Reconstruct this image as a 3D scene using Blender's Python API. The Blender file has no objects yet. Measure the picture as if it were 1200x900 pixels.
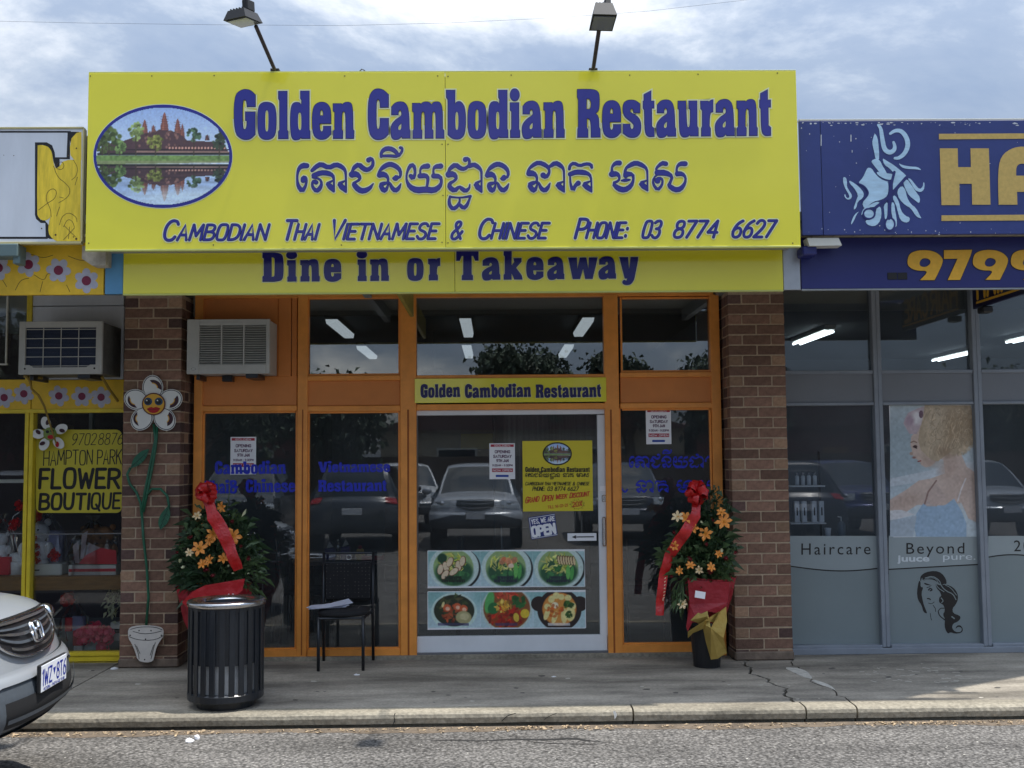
import bpy, math, random
import numpy as np
from mathutils import Matrix, Vector
from mathutils.geometry import tessellate_polygon
random.seed(7); rng = np.random.default_rng(5)
PI = math.pi; rad = math.radians
S = bpy.context.scene; COL = S.collection

# ---------------------------------------------------------------- camera
CAM_Z = 1.66
cam_d = bpy.data.cameras.new('camera'); cam = bpy.data.objects.new('camera', cam_d); COL.objects.link(cam)
cam_d.sensor_width = 36; cam_d.lens = 37.5; cam_d.clip_end = 2000; cam_d.clip_start = 0.05
CM = Matrix.Translation((0, 0, CAM_Z)) @ Matrix.Rotation(rad(-0.95), 4, 'Z') @ Matrix.Rotation(rad(90 + 4.0), 4, 'X') @ Matrix.Rotation(rad(-0.5), 4, 'Z')
cam.matrix_world = CM; S.camera = cam
def W(px, py, Y):
    """point of the plane y=Y that the photograph shows at pixel (px,py) of 1200x900"""
    d = CM.to_3x3() @ Vector(((px - 600) / 1250, (450 - py) / 1250, -1))
    t = Y / d.y
    return Vector((d.x * t, Y, CAM_Z + d.z * t))
def G(px, py, z=0.0):
    d = CM.to_3x3() @ Vector(((px - 600) / 1250, (450 - py) / 1250, -1))
    t = (z - CAM_Z) / d.z
    return Vector((d.x * t, d.y * t, z))
def WX(px, Y, py=560): return W(px, py, Y).x
def WZ(py, Y, px=580): return W(px, py, Y).z

# ---------------------------------------------------------------- world, sun, exposure
SUN = Vector((0.33, -0.022, 1.0)).normalized()
wd = bpy.data.worlds.new('World'); S.world = wd; wd.use_nodes = True
nt = wd.node_tree; nt.nodes.clear(); N = nt.nodes.new; LK = nt.links.new
out = N('ShaderNodeOutputWorld'); bg = N('ShaderNodeBackground'); LK(bg.outputs[0], out.inputs[0])
sky = N('ShaderNodeTexSky'); sky.sky_type = 'NISHITA'; sky.sun_disc = False
sky.sun_elevation = math.asin(SUN.z); sky.sun_rotation = math.atan2(SUN.x, SUN.y)
bg.inputs[1].default_value = 0.1
tc = N('ShaderNodeTexCoord'); sep = N('ShaderNodeSeparateXYZ'); LK(tc.outputs['Generated'], sep.inputs[0])
def M2(op, a, b=None, c=None):
    n = N('ShaderNodeMath'); n.operation = op
    for i, v in enumerate((a, b, c)):
        if v is None: continue
        if isinstance(v, (int, float)): n.inputs[i].default_value = v
        else: LK(v, n.inputs[i])
    return n.outputs[0]
zz = M2('MAXIMUM', sep.outputs[2], 0.0)
den = M2('ADD', zz, 0.34)
cmb = N('ShaderNodeCombineXYZ')
LK(M2('DIVIDE', sep.outputs[0], den), cmb.inputs[0]); LK(M2('DIVIDE', sep.outputs[1], den), cmb.inputs[1]); cmb.inputs[2].default_value = 3.7
nz = N('ShaderNodeTexNoise'); nz.inputs['Scale'].default_value = 1.25; nz.inputs['Detail'].default_value = 9; nz.inputs['Roughness'].default_value = 0.6
nz.inputs['Distortion'].default_value = 0.35; LK(cmb.outputs[0], nz.inputs['Vector'])
rp = N('ShaderNodeValToRGB'); LK(nz.outputs[0], rp.inputs[0])
e = rp.color_ramp.elements
e[0].position = 0.37; e[0].color = (.235, .30, .42, 1); e[1].position = 0.67; e[1].color = (1.35, 1.35, 1.32, 1)
for p, c in ((.46, (.30, .385, .54, 1)), (.525, (.37, .45, .59, 1)), (.56, (.52, .59, .70, 1)), (.60, (.80, .84, .90, 1))):
    q = e.new(p); q.color = c
sd = N('ShaderNodeVectorMath'); sd.operation = 'DOT_PRODUCT'; LK(tc.outputs['Generated'], sd.inputs[0]); sd.inputs[1].default_value = SUN
glow = M2('MULTIPLY', M2('POWER', M2('MAXIMUM', sd.outputs['Value'], 0.0), 6.0), 4.2)
cie = M2('ADD', M2('MULTIPLY_ADD', zz, 1.9, 0.62), glow)   # overcast: brighter towards the zenith and round the veiled sun
SKYB = 4.25
vm = N('ShaderNodeVectorMath'); vm.operation = 'SCALE'; LK(rp.outputs[0], vm.inputs[0]); LK(M2('MULTIPLY', cie, SKYB), vm.inputs['Scale'])
mx = N('ShaderNodeMix'); mx.data_type = 'RGBA'; mx.inputs[0].default_value = 0.9
LK(sky.outputs[0], mx.inputs[6]); LK(vm.outputs[0], mx.inputs[7]); LK(mx.outputs[2], bg.inputs[0])
sl = bpy.data.lights.new('sun', 'SUN'); so = bpy.data.objects.new('sun', sl); COL.objects.link(so)
sl.energy = 2.3; sl.angle = rad(0.9); sl.color = (1, .95, .87)
so.rotation_euler = SUN.to_track_quat('Z', 'Y').to_euler()
S.render.engine = 'CYCLES'
S.view_settings.view_transform = 'Standard'; S.view_settings.look = 'None'; S.view_settings.exposure = 1.18; S.view_settings.gamma = 1
S.render.resolution_x = 1024; S.render.resolution_y = 768
try:
    S.cycles.max_bounces = 7; S.cycles.transparent_max_bounces = 12; S.cycles.glossy_bounces = 4; S.cycles.diffuse_bounces = 4
except Exception: pass

# ---------------------------------------------------------------- materials
def lin(c):
    return tuple(((v / 255) / 12.92 if v / 255 < .04045 else ((v / 255 + .055) / 1.055) ** 2.4) for v in c)
MC = {}
def mat(name, col, rough=.6, metal=0.0, ns=0.0, na=0.0, bump=0.0, bs=None, spec=.5, coat=0.0, rnd=0.0, emit=None, es=0.0, stretch=(1, 1, 1), world=False):
    """plain surface; ns/na = scale and strength of a colour mottling, bump = relief height, rnd = colour change from object to object"""
    if name in MC: return MC[name]
    m = bpy.data.materials.new(name); m.use_nodes = True; t = m.node_tree; b = t.nodes['Principled BSDF']
    b.inputs['Base Color'].default_value = (*col, 1); b.inputs['Roughness'].default_value = rough; b.inputs['Metallic'].default_value = metal
    b.inputs['Specular IOR Level'].default_value = spec; b.inputs['Coat Weight'].default_value = coat; b.inputs['Coat Roughness'].default_value = .06
    if emit: b.inputs['Emission Color'].default_value = (*emit, 1); b.inputs['Emission Strength'].default_value = es
    c = t.nodes.new('ShaderNodeTexCoord'); mp = t.nodes.new('ShaderNodeMapping'); mp.inputs['Scale'].default_value = stretch
    if world:
        gm = t.nodes.new('ShaderNodeNewGeometry'); t.links.new(gm.outputs['Position'], mp.inputs[0])
    else: t.links.new(c.outputs['Object'], mp.inputs[0])
    last = None
    if na:
        n = t.nodes.new('ShaderNodeTexNoise'); n.inputs['Scale'].default_value = ns; n.inputs['Detail'].default_value = 7; n.inputs['Roughness'].default_value = .65
        t.links.new(mp.outputs[0], n.inputs['Vector'])
        mr = t.nodes.new('ShaderNodeMapRange'); mr.inputs[1].default_value = .3; mr.inputs[2].default_value = .7
        mr.inputs[3].default_value = 1 - na; mr.inputs[4].default_value = 1 + na; t.links.new(n.outputs[0], mr.inputs[0]); last = mr.outputs[0]
    if rnd:
        oi = t.nodes.new('ShaderNodeObjectInfo'); mr2 = t.nodes.new('ShaderNodeMapRange'); mr2.inputs[3].default_value = 1 - rnd; mr2.inputs[4].default_value = 1 + rnd
        t.links.new(oi.outputs['Random'], mr2.inputs[0])
        if last:
            k = t.nodes.new('ShaderNodeMath'); k.operation = 'MULTIPLY'; t.links.new(last, k.inputs[0]); t.links.new(mr2.outputs[0], k.inputs[1]); last = k.outputs[0]
        else: last = mr2.outputs[0]
    if last:
        v = t.nodes.new('ShaderNodeVectorMath'); v.operation = 'SCALE'; v.inputs[0].default_value = col; t.links.new(last, v.inputs['Scale'])
        t.links.new(v.outputs[0], b.inputs['Base Color'])
    if bump:
        n2 = t.nodes.new('ShaderNodeTexNoise'); n2.inputs['Scale'].default_value = bs or ns * 3 or 40; n2.inputs['Detail'].default_value = 5
        t.links.new(mp.outputs[0], n2.inputs['Vector'])
        bp = t.nodes.new('ShaderNodeBump'); bp.inputs['Strength'].default_value = 1; bp.inputs['Distance'].default_value = bump
        t.links.new(n2.outputs[0], bp.inputs['Height']); t.links.new(bp.outputs[0], b.inputs['Normal'])
    MC[name] = m; return m
def glass(name, tint=(.8, .85, .85), refl=1.0, ior=1.5, rough=0.0, dirt_haze=0.0):
    if name in MC: return MC[name]
    m = bpy.data.materials.new(name); m.use_nodes = True; t = m.node_tree; t.nodes.clear()
    o = t.nodes.new('ShaderNodeOutputMaterial'); mix = t.nodes.new('ShaderNodeMixShader'); tr = t.nodes.new('ShaderNodeBsdfTransparent'); gl = t.nodes.new('ShaderNodeBsdfGlossy')
    fr = t.nodes.new('ShaderNodeFresnel'); fr.inputs[0].default_value = ior
    mu = t.nodes.new('ShaderNodeMath'); mu.operation = 'MULTIPLY'; mu.inputs[1].default_value = refl; mu.use_clamp = True
    tr.inputs[0].default_value = (*tint, 1); gl.inputs['Roughness'].default_value = rough
    t.links.new(fr.outputs[0], mu.inputs[0]); t.links.new(mu.outputs[0], mix.inputs[0]); t.links.new(tr.outputs[0], mix.inputs[1]); t.links.new(gl.outputs[0], mix.inputs[2])
    last = mix.outputs[0]
    if dirt_haze:  # patchy grey haze mixed into the glass to lift the dark panes
        df = t.nodes.new('ShaderNodeBsdfDiffuse'); df.inputs[0].default_value = (.5, .55, .58, 1); m3 = t.nodes.new('ShaderNodeMixShader')
        n = t.nodes.new('ShaderNodeTexNoise'); n.inputs['Scale'].default_value = 2.5; n.inputs['Detail'].default_value = 6
        c = t.nodes.new('ShaderNodeTexCoord'); t.links.new(c.outputs['Object'], n.inputs['Vector'])
        k = t.nodes.new('ShaderNodeMath'); k.operation = 'MULTIPLY'; k.inputs[1].default_value = dirt_haze; t.links.new(n.outputs[0], k.inputs[0])
        t.links.new(k.outputs[0], m3.inputs[0]); t.links.new(last, m3.inputs[1]); t.links.new(df.outputs[0], m3.inputs[2]); last = m3.outputs[0]
    t.links.new(last, o.inputs[0]); MC[name] = m; return m
def print_mat(name='printed_sheet', rough=.35, spec=.5):
    if name in MC: return MC[name]
    m = bpy.data.materials.new(name); m.use_nodes = True; t = m.node_tree; b = t.nodes['Principled BSDF']
    a = t.nodes.new('ShaderNodeAttribute'); a.attribute_name = 'ink'; t.links.new(a.outputs['Color'], b.inputs['Base Color'])
    b.inputs['Roughness'].default_value = rough; b.inputs['Specular IOR Level'].default_value = spec; MC[name] = m; return m

# ---------------------------------------------------------------- mesh helpers
class MB:
    def __init__(s): s.v = []; s.f = []
    def add(s, vs, fs):
        o = len(s.v); s.v += [tuple(p) for p in vs]; s.f += [tuple(i + o for i in f) for f in fs]; return s
    def box(s, x0, x1, y0, y1, z0, z1, c=0.0):
        if x0 > x1: x0, x1 = x1, x0
        if y0 > y1: y0, y1 = y1, y0
        if z0 > z1: z0, z1 = z1, z0
        c = min(c, (x1 - x0) * .3, (y1 - y0) * .3, (z1 - z0) * .3)
        if c <= 0:
            vs = [(x, y, z) for x in (x0, x1) for y in (y0, y1) for z in (z0, z1)]
            return s.add(vs, [(0, 1, 3, 2), (4, 6, 7, 5), (0, 4, 5, 1), (2, 3, 7, 6), (0, 2, 6, 4), (1, 5, 7, 3)])
        # chamfered box: 24 vertices
        xs, ys, zs = (x0, x1), (y0, y1), (z0, z1); vs = []; idx = {}
        for i in (0, 1):
            for j in (0, 1):
                for k in (0, 1):
                    sx, sy, sz = (1 - 2 * i) * c, (1 - 2 * j) * c, (1 - 2 * k) * c
                    for a in range(3):
                        p = [xs[i] + sx, ys[j] + sy, zs[k] + sz]; p[a] = (xs[i], ys[j], zs[k])[a]
                        idx[i, j, k, a] = len(vs); vs.append(p)
        F = []
        for a in range(3):
            b, d = (a + 1) % 3, (a + 2) % 3
            for q in (0, 1):
                def I(u, w, ax=a):
                    t = [0, 0, 0]; t[a] = q; t[b] = u; t[d] = w; return idx[t[0], t[1], t[2], ax]
                f = [I(0, 0), I(1, 0), I(1, 1), I(0, 1)]; F.append(f if q else f[::-1])
            for u in (0, 1):
                for w in (0, 1):
                    def E(q, ax):
                        t = [0, 0, 0]; t[a] = q; t[b] = u; t[d] = w; return idx[t[0], t[1], t[2], ax]
                    f = [E(0, b), E(1, b), E(1, d), E(0, d)]; F.append(f if u == w else f[::-1])
        for i in (0, 1):
            for j in (0, 1):
                for k in (0, 1):
                    f = [idx[i, j, k, 0], idx[i, j, k, 1], idx[i, j, k, 2]]; F.append(f if (i + j + k) % 2 == 1 else f[::-1])
        return s.add(vs, F)
    def tube(s, pts, r, n=8, cap=True):
        pts = [Vector(p) for p in pts]; rs = r if isinstance(r, (list, tuple)) else [r] * len(pts)
        o = len(s.v); prev = None
        for i, p in enumerate(pts):
            t = (pts[min(i + 1, len(pts) - 1)] - pts[max(i - 1, 0)]).normalized()
            if prev is None: a = t.orthogonal().normalized()
            else: a = (prev - t * prev.dot(t)).normalized()
            prev = a; b = t.cross(a)
            for k in range(n):
                q = p + (a * math.cos(2 * PI * k / n) + b * math.sin(2 * PI * k / n)) * rs[i]; s.v.append(tuple(q))
        for i in range(len(pts) - 1):
            for k in range(n): s.f.append((o + i * n + k, o + i * n + (k + 1) % n, o + (i + 1) * n + (k + 1) % n, o + (i + 1) * n + k))
        if cap:
            s.f.append(tuple(o + k for k in range(n))[::-1]); s.f.append(tuple(o + (len(pts) - 1) * n + k for k in range(n)))
        return s
    def lathe(s, prof, cx=0, cy=0, cz=0, n=24, a0=0, a1=2 * PI, fn=None):
        o = len(s.v); full = abs(a1 - a0 - 2 * PI) < 1e-6; m = n if full else n + 1
        for (r, z) in prof:
            for k in range(m):
                a = a0 + (a1 - a0) * k / n; rr = r * (fn(a, z) if fn else 1); s.v.append((cx + rr * math.cos(a), cy + rr * math.sin(a), cz + z))
        for i in range(len(prof) - 1):
            for k in range(n):
                k2 = (k + 1) % m if full else k + 1
                s.f.append((o + i * m + k, o + i * m + k2, o + (i + 1) * m + k2, o + (i + 1) * m + k))
        return s
    def ball(s, c, r, n=10, wob=0.0):
        if not isinstance(r, (tuple, list)): r = (r, r, r)
        o = len(s.v); h = n // 2 + 1
        for i in range(h + 1):
            th = PI * i / h
            for k in range(n):
                a = 2 * PI * k / n; w = 1 + (random.random() - .5) * wob
                s.v.append((c[0] + r[0] * w * math.sin(th) * math.cos(a), c[1] + r[1] * w * math.sin(th) * math.sin(a), c[2] + r[2] * w * math.cos(th)))
        for i in range(h):
            for k in range(n): s.f.append((o + i * n + k, o + (i + 1) * n + k, o + (i + 1) * n + (k + 1) % n, o + i * n + (k + 1) % n))
        return s
    def prism(s, poly, y0, y1, ax='y'):
        """polygon (a,b) swept between y0 and y1; ax = sweep axis"""
        n = len(poly); mk = {'y': lambda a, b, t: (a, t, b), 'x': lambda a, b, t: (t, a, b), 'z': lambda a, b, t: (a, b, t)}[ax]
        vs = [mk(a, b, y0) for a, b in poly] + [mk(a, b, y1) for a, b in poly]
        fs = [(i, (i + 1) % n, n + (i + 1) % n, n + i) for i in range(n)]
        tri = tessellate_polygon([[Vector((a, b, 0)) for a, b in poly]])
        fs += [tuple(t) for t in tri] + [tuple(n + i for i in t)[::-1] for t in tri]
        return s.add(vs, fs)
    def build(s, name, m, parent=None, smooth=False, **kw):
        me = bpy.data.meshes.new(name); me.from_pydata(s.v, [], s.f); me.materials.append(m)
        if smooth: me.shade_smooth()
        return link(name, me, parent, **kw)
def link(name, me, parent=None, label=None, cat=None, group=None, kind=None):
    o = bpy.data.objects.new(name, me); COL.objects.link(o)
    if parent is not None: o.parent = parent
    tag(o, label, cat, group, kind); return o
def tag(o, label=None, cat=None, group=None, kind=None):
    if label: o['label'] = label
    if cat: o['category'] = cat
    if group: o['group'] = group
    if kind: o['kind'] = kind
    return o
def thing(name, label, cat, loc=(0, 0, 0), rz=0, group=None):
    o = bpy.data.objects.new(name, None); COL.objects.link(o); o.location = loc; o.rotation_euler = (0, 0, rz); o.empty_display_size = .1
    return tag(o, label, cat, group)
def copy_tree(o, parent=None):
    c = o.copy(); COL.objects.link(c); c.parent = parent
    for ch in [q for q in COL.objects if q.parent == o and q != c]: copy_tree(ch, c)
    return c
def B(name, m, parent, x0, x1, y0, y1, z0, z1, c=.003, **kw):
    return MB().box(x0, x1, y0, y1, z0, z1, c).build(name, m, parent, **kw)
def chaikin(pts, corner, it=2, closed=True):
    corner = (list(corner) + [False] * len(pts))[:len(pts)]
    for _ in range(it):
        n = len(pts); P = []; C = []
        for i in range(n):
            if corner[i] or (not closed and i in (0, n - 1)): P.append(pts[i]); C.append(True); continue
            a, b, c = pts[i - 1], pts[i], pts[(i + 1) % n]
            P.append((b[0] * .75 + a[0] * .25, b[1] * .75 + a[1] * .25)); C.append(False)
            P.append((b[0] * .75 + c[0] * .25, b[1] * .75 + c[1] * .25)); C.append(False)
        pts, corner = P, C
    return pts
def area(p): return sum(p[i][0] * p[(i + 1) % len(p)][1] - p[(i + 1) % len(p)][0] * p[i][1] for i in range(len(p))) / 2
def grow(p, d):
    """offset a closed polygon outwards by d"""
    if not d: return p
    if area(p) < 0: p = p[::-1]
    n = len(p); o = []
    for i in range(n):
        a, b, c = Vector(p[i - 1]), Vector(p[i]), Vector(p[(i + 1) % n])
        u = (b - a); v = (c - b)
        if u.length < 1e-9 or v.length < 1e-9: o.append(p[i]); continue
        u.normalize(); v.normalize(); nu = Vector((u.y, -u.x)); nv = Vector((v.y, -v.x)); m = nu + nv
        k = 1 + nu.dot(nv); m = m / max(k, .35); q = b + m * d; o.append((q.x, q.y))
    return o
class Flat:
    """flat vinyl / paint shapes given in photograph pixels, mapped onto the plane y=Y"""
    def __init__(s, Y, off=.002, fmap=None): s.Y = Y; s.off = off; s.m = MB(); s.k = 0; s.fmap = fmap; s.cuts = []
    def cut(s, tagk=None): s.k = 0 if tagk is None else s.k; s.cuts.append((len(s.m.v), len(s.m.f), len(s.cuts) if tagk is None else tagk))
    def P(s, x, y, d=0):
        if s.fmap: return s.fmap(x, y, d)
        p = W(x, y, s.Y); return (p.x, s.Y - s.off - d, p.z)
    def poly(s, loops, d=0.0):
        s.k += 1; lp = [grow(loops[0], d)] + [grow(h, -d * .6) for h in loops[1:]]
        tri = tessellate_polygon([[Vector((a, b, 0)) for a, b in l] for l in lp]); vs = [q for l in lp for q in l]
        s.m.add([s.P(a, b, s.k * .00002) for a, b in vs], [tuple(t) for t in tri]); return s
    def stroke(s, pts, w, it=2, d=0.0, cap=True):
        s.k += 1
        if len(pts) > 2 and it: 
            pp = chaikin([(p[0], p[1]) for p in pts], [False] * len(pts), it, False)
            if len(pts[0]) > 2:
                ws = chaikin([(p[2], 0) for p in pts], [False] * len(pts), it, False); wl = [q[0] for q in ws]
            else: wl = [w] * len(pp)
        else: pp = [(p[0], p[1]) for p in pts]; wl = [p[2] for p in pts] if len(pts[0]) > 2 else [w] * len(pts)
        n = len(pp); L = []; R = []
        for i in range(n):
            a = Vector(pp[max(i - 1, 0)]); b = Vector(pp[min(i + 1, n - 1)]); t = b - a
            if t.length < 1e-9: t = Vector((1, 0))
            t.normalize(); nn = Vector((-t.y, t.x)) * (wl[i] / 2 + d); p = Vector(pp[i]); L.append(p + nn); R.append(p - nn)
        vs = []
        for a, b in zip(L, R): vs += [a, b]
        fs = [(2 * i, 2 * i + 1, 2 * i + 3, 2 * i + 2) for i in range(n - 1)]
        if cap:
            for e, j in ((0, 1), (n - 1, n - 2)):
                c = Vector(pp[e]); r = L[e] - c; q = Vector(pp[e]) - Vector(pp[j]); o = len(vs)
                if q.length < 1e-9: continue
                sg = 1 if (q.x * r.y - q.y * r.x) < 0 else -1
                ring = [L[e]]
                for k in range(1, 6):
                    a = sg * PI * k / 6; ring.append(c + Vector((r.x * math.cos(a) - r.y * math.sin(a), r.x * math.sin(a) + r.y * math.cos(a))))
                ring.append(R[e]); vs += ring; fs.append(tuple(range(o, o + 7)))
        cc = lambda i: min(i // 2, n) if i < 2 * n else (0 if i < 2 * n + 7 else n)
        s.m.add([s.P(v[0], v[1], s.k * .00001 + cc(i) * .00001) for i, v in enumerate(vs)], fs); return s
    def rect(s, x0, y0, x1, y1): return s.poly([[(x0, y0), (x1, y0), (x1, y1), (x0, y1)]])
    def ell(s, cx, cy, rx, ry, n=24): return s.poly([[(cx + rx * math.cos(2 * PI * i / n), cy + ry * math.sin(2 * PI * i / n)) for i in range(n)]])
    def build(s, name, m, parent=None, **kw): return s.m.build(name, m, parent, **kw)

# ---- heavy condensed slab alphabet, drawn as outlines ('*' marks a sharp corner); unit = 1 px of the big sign, baseline 0, y down
GL = {}
def glyph(ch, sc, base, txt):
    loops = []
    for part in txt.split('|'):
        pts = []; cr = []
        for w in part.split():
            c = w.endswith('*'); a, b = w.rstrip('*').split(','); pts.append((float(a) / sc, (float(b) - base) / sc)); cr.append(c)
        loops.append(chaikin(pts, cr))
    x0 = min(p[0] for p in loops[0]); x1 = max(p[0] for l in loops for p in l)
    GL[ch] = ([[(x - x0, y) for x, y in l] for l in loops], x1 - x0)
glyph('G', 8, 541, "238,240* 162,240* 158,190 138,168 118,192 118,435 138,459 158,437 160,372* 146,368* 146,288* 236,288* 236,500* 190,548 110,548 42,480 40,140 110,76 190,80 238,130*")
glyph('o', 8, 541, "300,198 392,198 434,260 434,485 392,548 300,548 262,485 262,260|338,272 358,272 364,310 364,440 356,474 338,474 330,440 330,310")
glyph('l', 8, 537, "456,92* 536,92* 536,455* 546,470* 546,537* 456,537* 456,470* 467,455* 467,180* 456,160*")
glyph('d', 8, 538, "662,92* 742,92* 742,455* 750,470* 750,537* 672,537* 668,522* 650,548 590,552 568,480 568,270 590,200 650,196 668,225* 673,180* 662,160*|650,288 672,300 672,450 655,464 636,440 636,310")
glyph('e', 8, 541, "944,400* 840,400* 840,455 858,484 876,460 876,425* 944,425* 944,500* 900,548 820,550 772,490 772,260 820,200 900,200 944,260|843,325* 843,290 858,264 873,290 873,325*")
glyph('n', 8, 540, "968,213* 1046,213* 1050,225* 1075,200 1130,200 1150,250 1152,455* 1162,470* 1160,540* 1086,540* 1086,310 1068,280 1048,300 1048,455* 1058,470* 1056,540* 970,540* 970,470* 983,455* 983,290* 968,280*")
glyph('C', 8, 541, "287,250* 210,250* 208,195 190,168 172,195 172,430 190,462 208,435 210,353* 287,353* 287,500* 240,550 150,554 97,470 97,160 150,74 230,76 287,130*")
glyph('a', 8, 541, "312,320* 312,245* 350,200 430,196 472,260 478,455* 486,470* 486,540* 412,540* 405,522* 380,551 320,553 303,490 306,420 350,365 408,330 405,290 390,270 376,290 374,320*|405,398* 375,425 372,458 388,466 405,452")
glyph('m', 8, 541, "500,213* 572,213* 577,225* 600,200 655,200 678,228* 700,200 755,200 780,250 782,455* 795,470* 795,542* 720,542* 720,320 705,286 682,300 682,455* 693,470* 693,542* 618,542* 618,320 605,286 580,300 580,455* 590,470* 588,542* 505,542* 505,470* 514,455* 514,300* 500,285*")
glyph('b', 8, 541, "822,92* 904,92* 904,222* 925,198 965,200 1003,270 1003,480 965,550 885,552 838,510* 838,180* 824,160*|905,310 920,288 938,310 938,450 922,472 905,450")
glyph('i', 8, 536, "303,208* 384,208* 384,455* 393,470* 393,535* 305,535* 305,470* 316,455* 316,290* 303,280*")
glyph('R', 10, 660, "70,100* 250,98 322,130 330,230 322,350 283,382* 320,420 325,545* 338,570* 338,662* 232,662* 230,500 215,445 180,440* 180,550* 195,575* 195,662* 72,662* 75,570* 82,540* 82,220* 70,190*|178,212* 208,208 232,250 230,310 208,338 178,330*")
glyph('s', 10, 660, "808,380* 735,380* 728,340 712,324 692,345 692,375 780,420 820,490 818,610 770,668 680,672 612,620* 612,512* 690,512* 695,555 712,580 735,560 738,520 700,480 630,430 606,360 612,270 660,230 750,230 808,275*")
glyph('t', 10, 658, "932,122* 932,242* 968,242* 968,325* 940,325* 942,540* 970,565* 970,657* 900,664 860,610 855,345* 840,325* 840,242* 850,242* 850,165*")
glyph('u', 9.23, 599, "128,218* 213,218* 222,490 240,509 260,490 262,310* 245,300* 245,218* 333,218* 335,490* 348,515* 348,597* 262,597* 258,580* 230,609 170,609 143,550 140,310* 128,300*")
glyph('r', 9.23, 597, "370,218* 455,218* 458,235* 480,208 505,205* 505,335* 470,345 465,490* 478,515* 478,597* 380,597* 380,515* 390,490* 390,320* 372,300*")
glyph('D', 8, 541, "40,92* 160,92* 236,110 250,200 250,430 236,525 160,541* 40,541* 40,465* 54,450* 54,180* 40,165*|130,160* 160,166 164,220 164,410 160,465 130,470*")
glyph('T', 8, 541, "20,92* 270,92* 270,240* 236,240* 212,165* 190,165* 190,460* 206,476* 206,541* 84,541* 84,476* 100,460* 100,165* 78,165* 54,240* 20,240*")
glyph('k', 8, 541, "20,92* 112,92* 112,330* 150,270* 140,213* 232,213* 232,265* 165,360* 235,480* 245,541* 150,541* 112,440* 112,541* 20,541* 20,470* 34,455* 34,180* 20,160*")
glyph('w', 8, 541, "10,213* 110,213* 118,390* 150,213* 225,213* 250,390* 262,213* 360,213* 350,270* 300,541* 215,541* 188,380* 150,541* 65,541* 22,270*")
glyph('y', 8, 541, "10,213* 112,213* 130,400* 150,213* 240,213* 236,270* 190,560* 150,640 70,645 40,600 70,560 95,590 110,541* 76,541* 22,270*")
glyph('V', 8, 541, "20,92* 120,92* 150,380* 180,92* 270,92* 262,160* 200,541* 105,541* 30,160*")
glyph('h', 8, 540, "968,92* 1046,92* 1048,225* 1075,200 1130,200 1150,250 1152,455* 1162,470* 1160,540* 1086,540* 1086,310 1068,280 1048,300 1048,455* 1058,470* 1056,540* 970,540* 970,470* 983,455* 983,180* 968,160*")
glyph('&', 8, 541, "60,80 200,80 250,130 250,240 205,290 290,292* 290,362* 258,362* 258,490 205,552 90,552 34,500 34,360 78,300 40,250 40,130|130,150 160,146 168,190 160,240 130,240 124,190|112,362* 185,362* 185,470 150,492 112,470")
def slab_text(layers, word, x0, x1, yb0, yb1, vs=1.0, gap=3.0, dots=1.0):
    """layers = [(Flat, growth)]; the word fills pixel columns x0..x1 on a baseline from yb0 to yb1"""
    gs = [GL[c] for c in word]; tot = sum(g[1] for g in gs) + gap * (len(gs) - 1); k = (x1 - x0) / tot; x = 0
    for ch, (loops, w) in zip(word, gs):
        for i, g in enumerate(layers):
            fl, d = g; fl.cut()
            if ch == 'i' and dots:
                cx = x0 + (x + w * .47) * k; cy = yb0 - (51.2 if vs > .3 else 53.5) * vs * dots; fl.ell(cx, cy, 5.4 * k * (1.25 if vs < .9 else 1) + d, 6.6 * vs * 1.1 + d)
            mp = [[(x0 + (x + px) * k, yb0 + (yb1 - yb0) * (x + px) / tot + py * vs) for px, py in l] for l in loops]
            fl.poly(mp, d)
        x += w + gap
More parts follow.
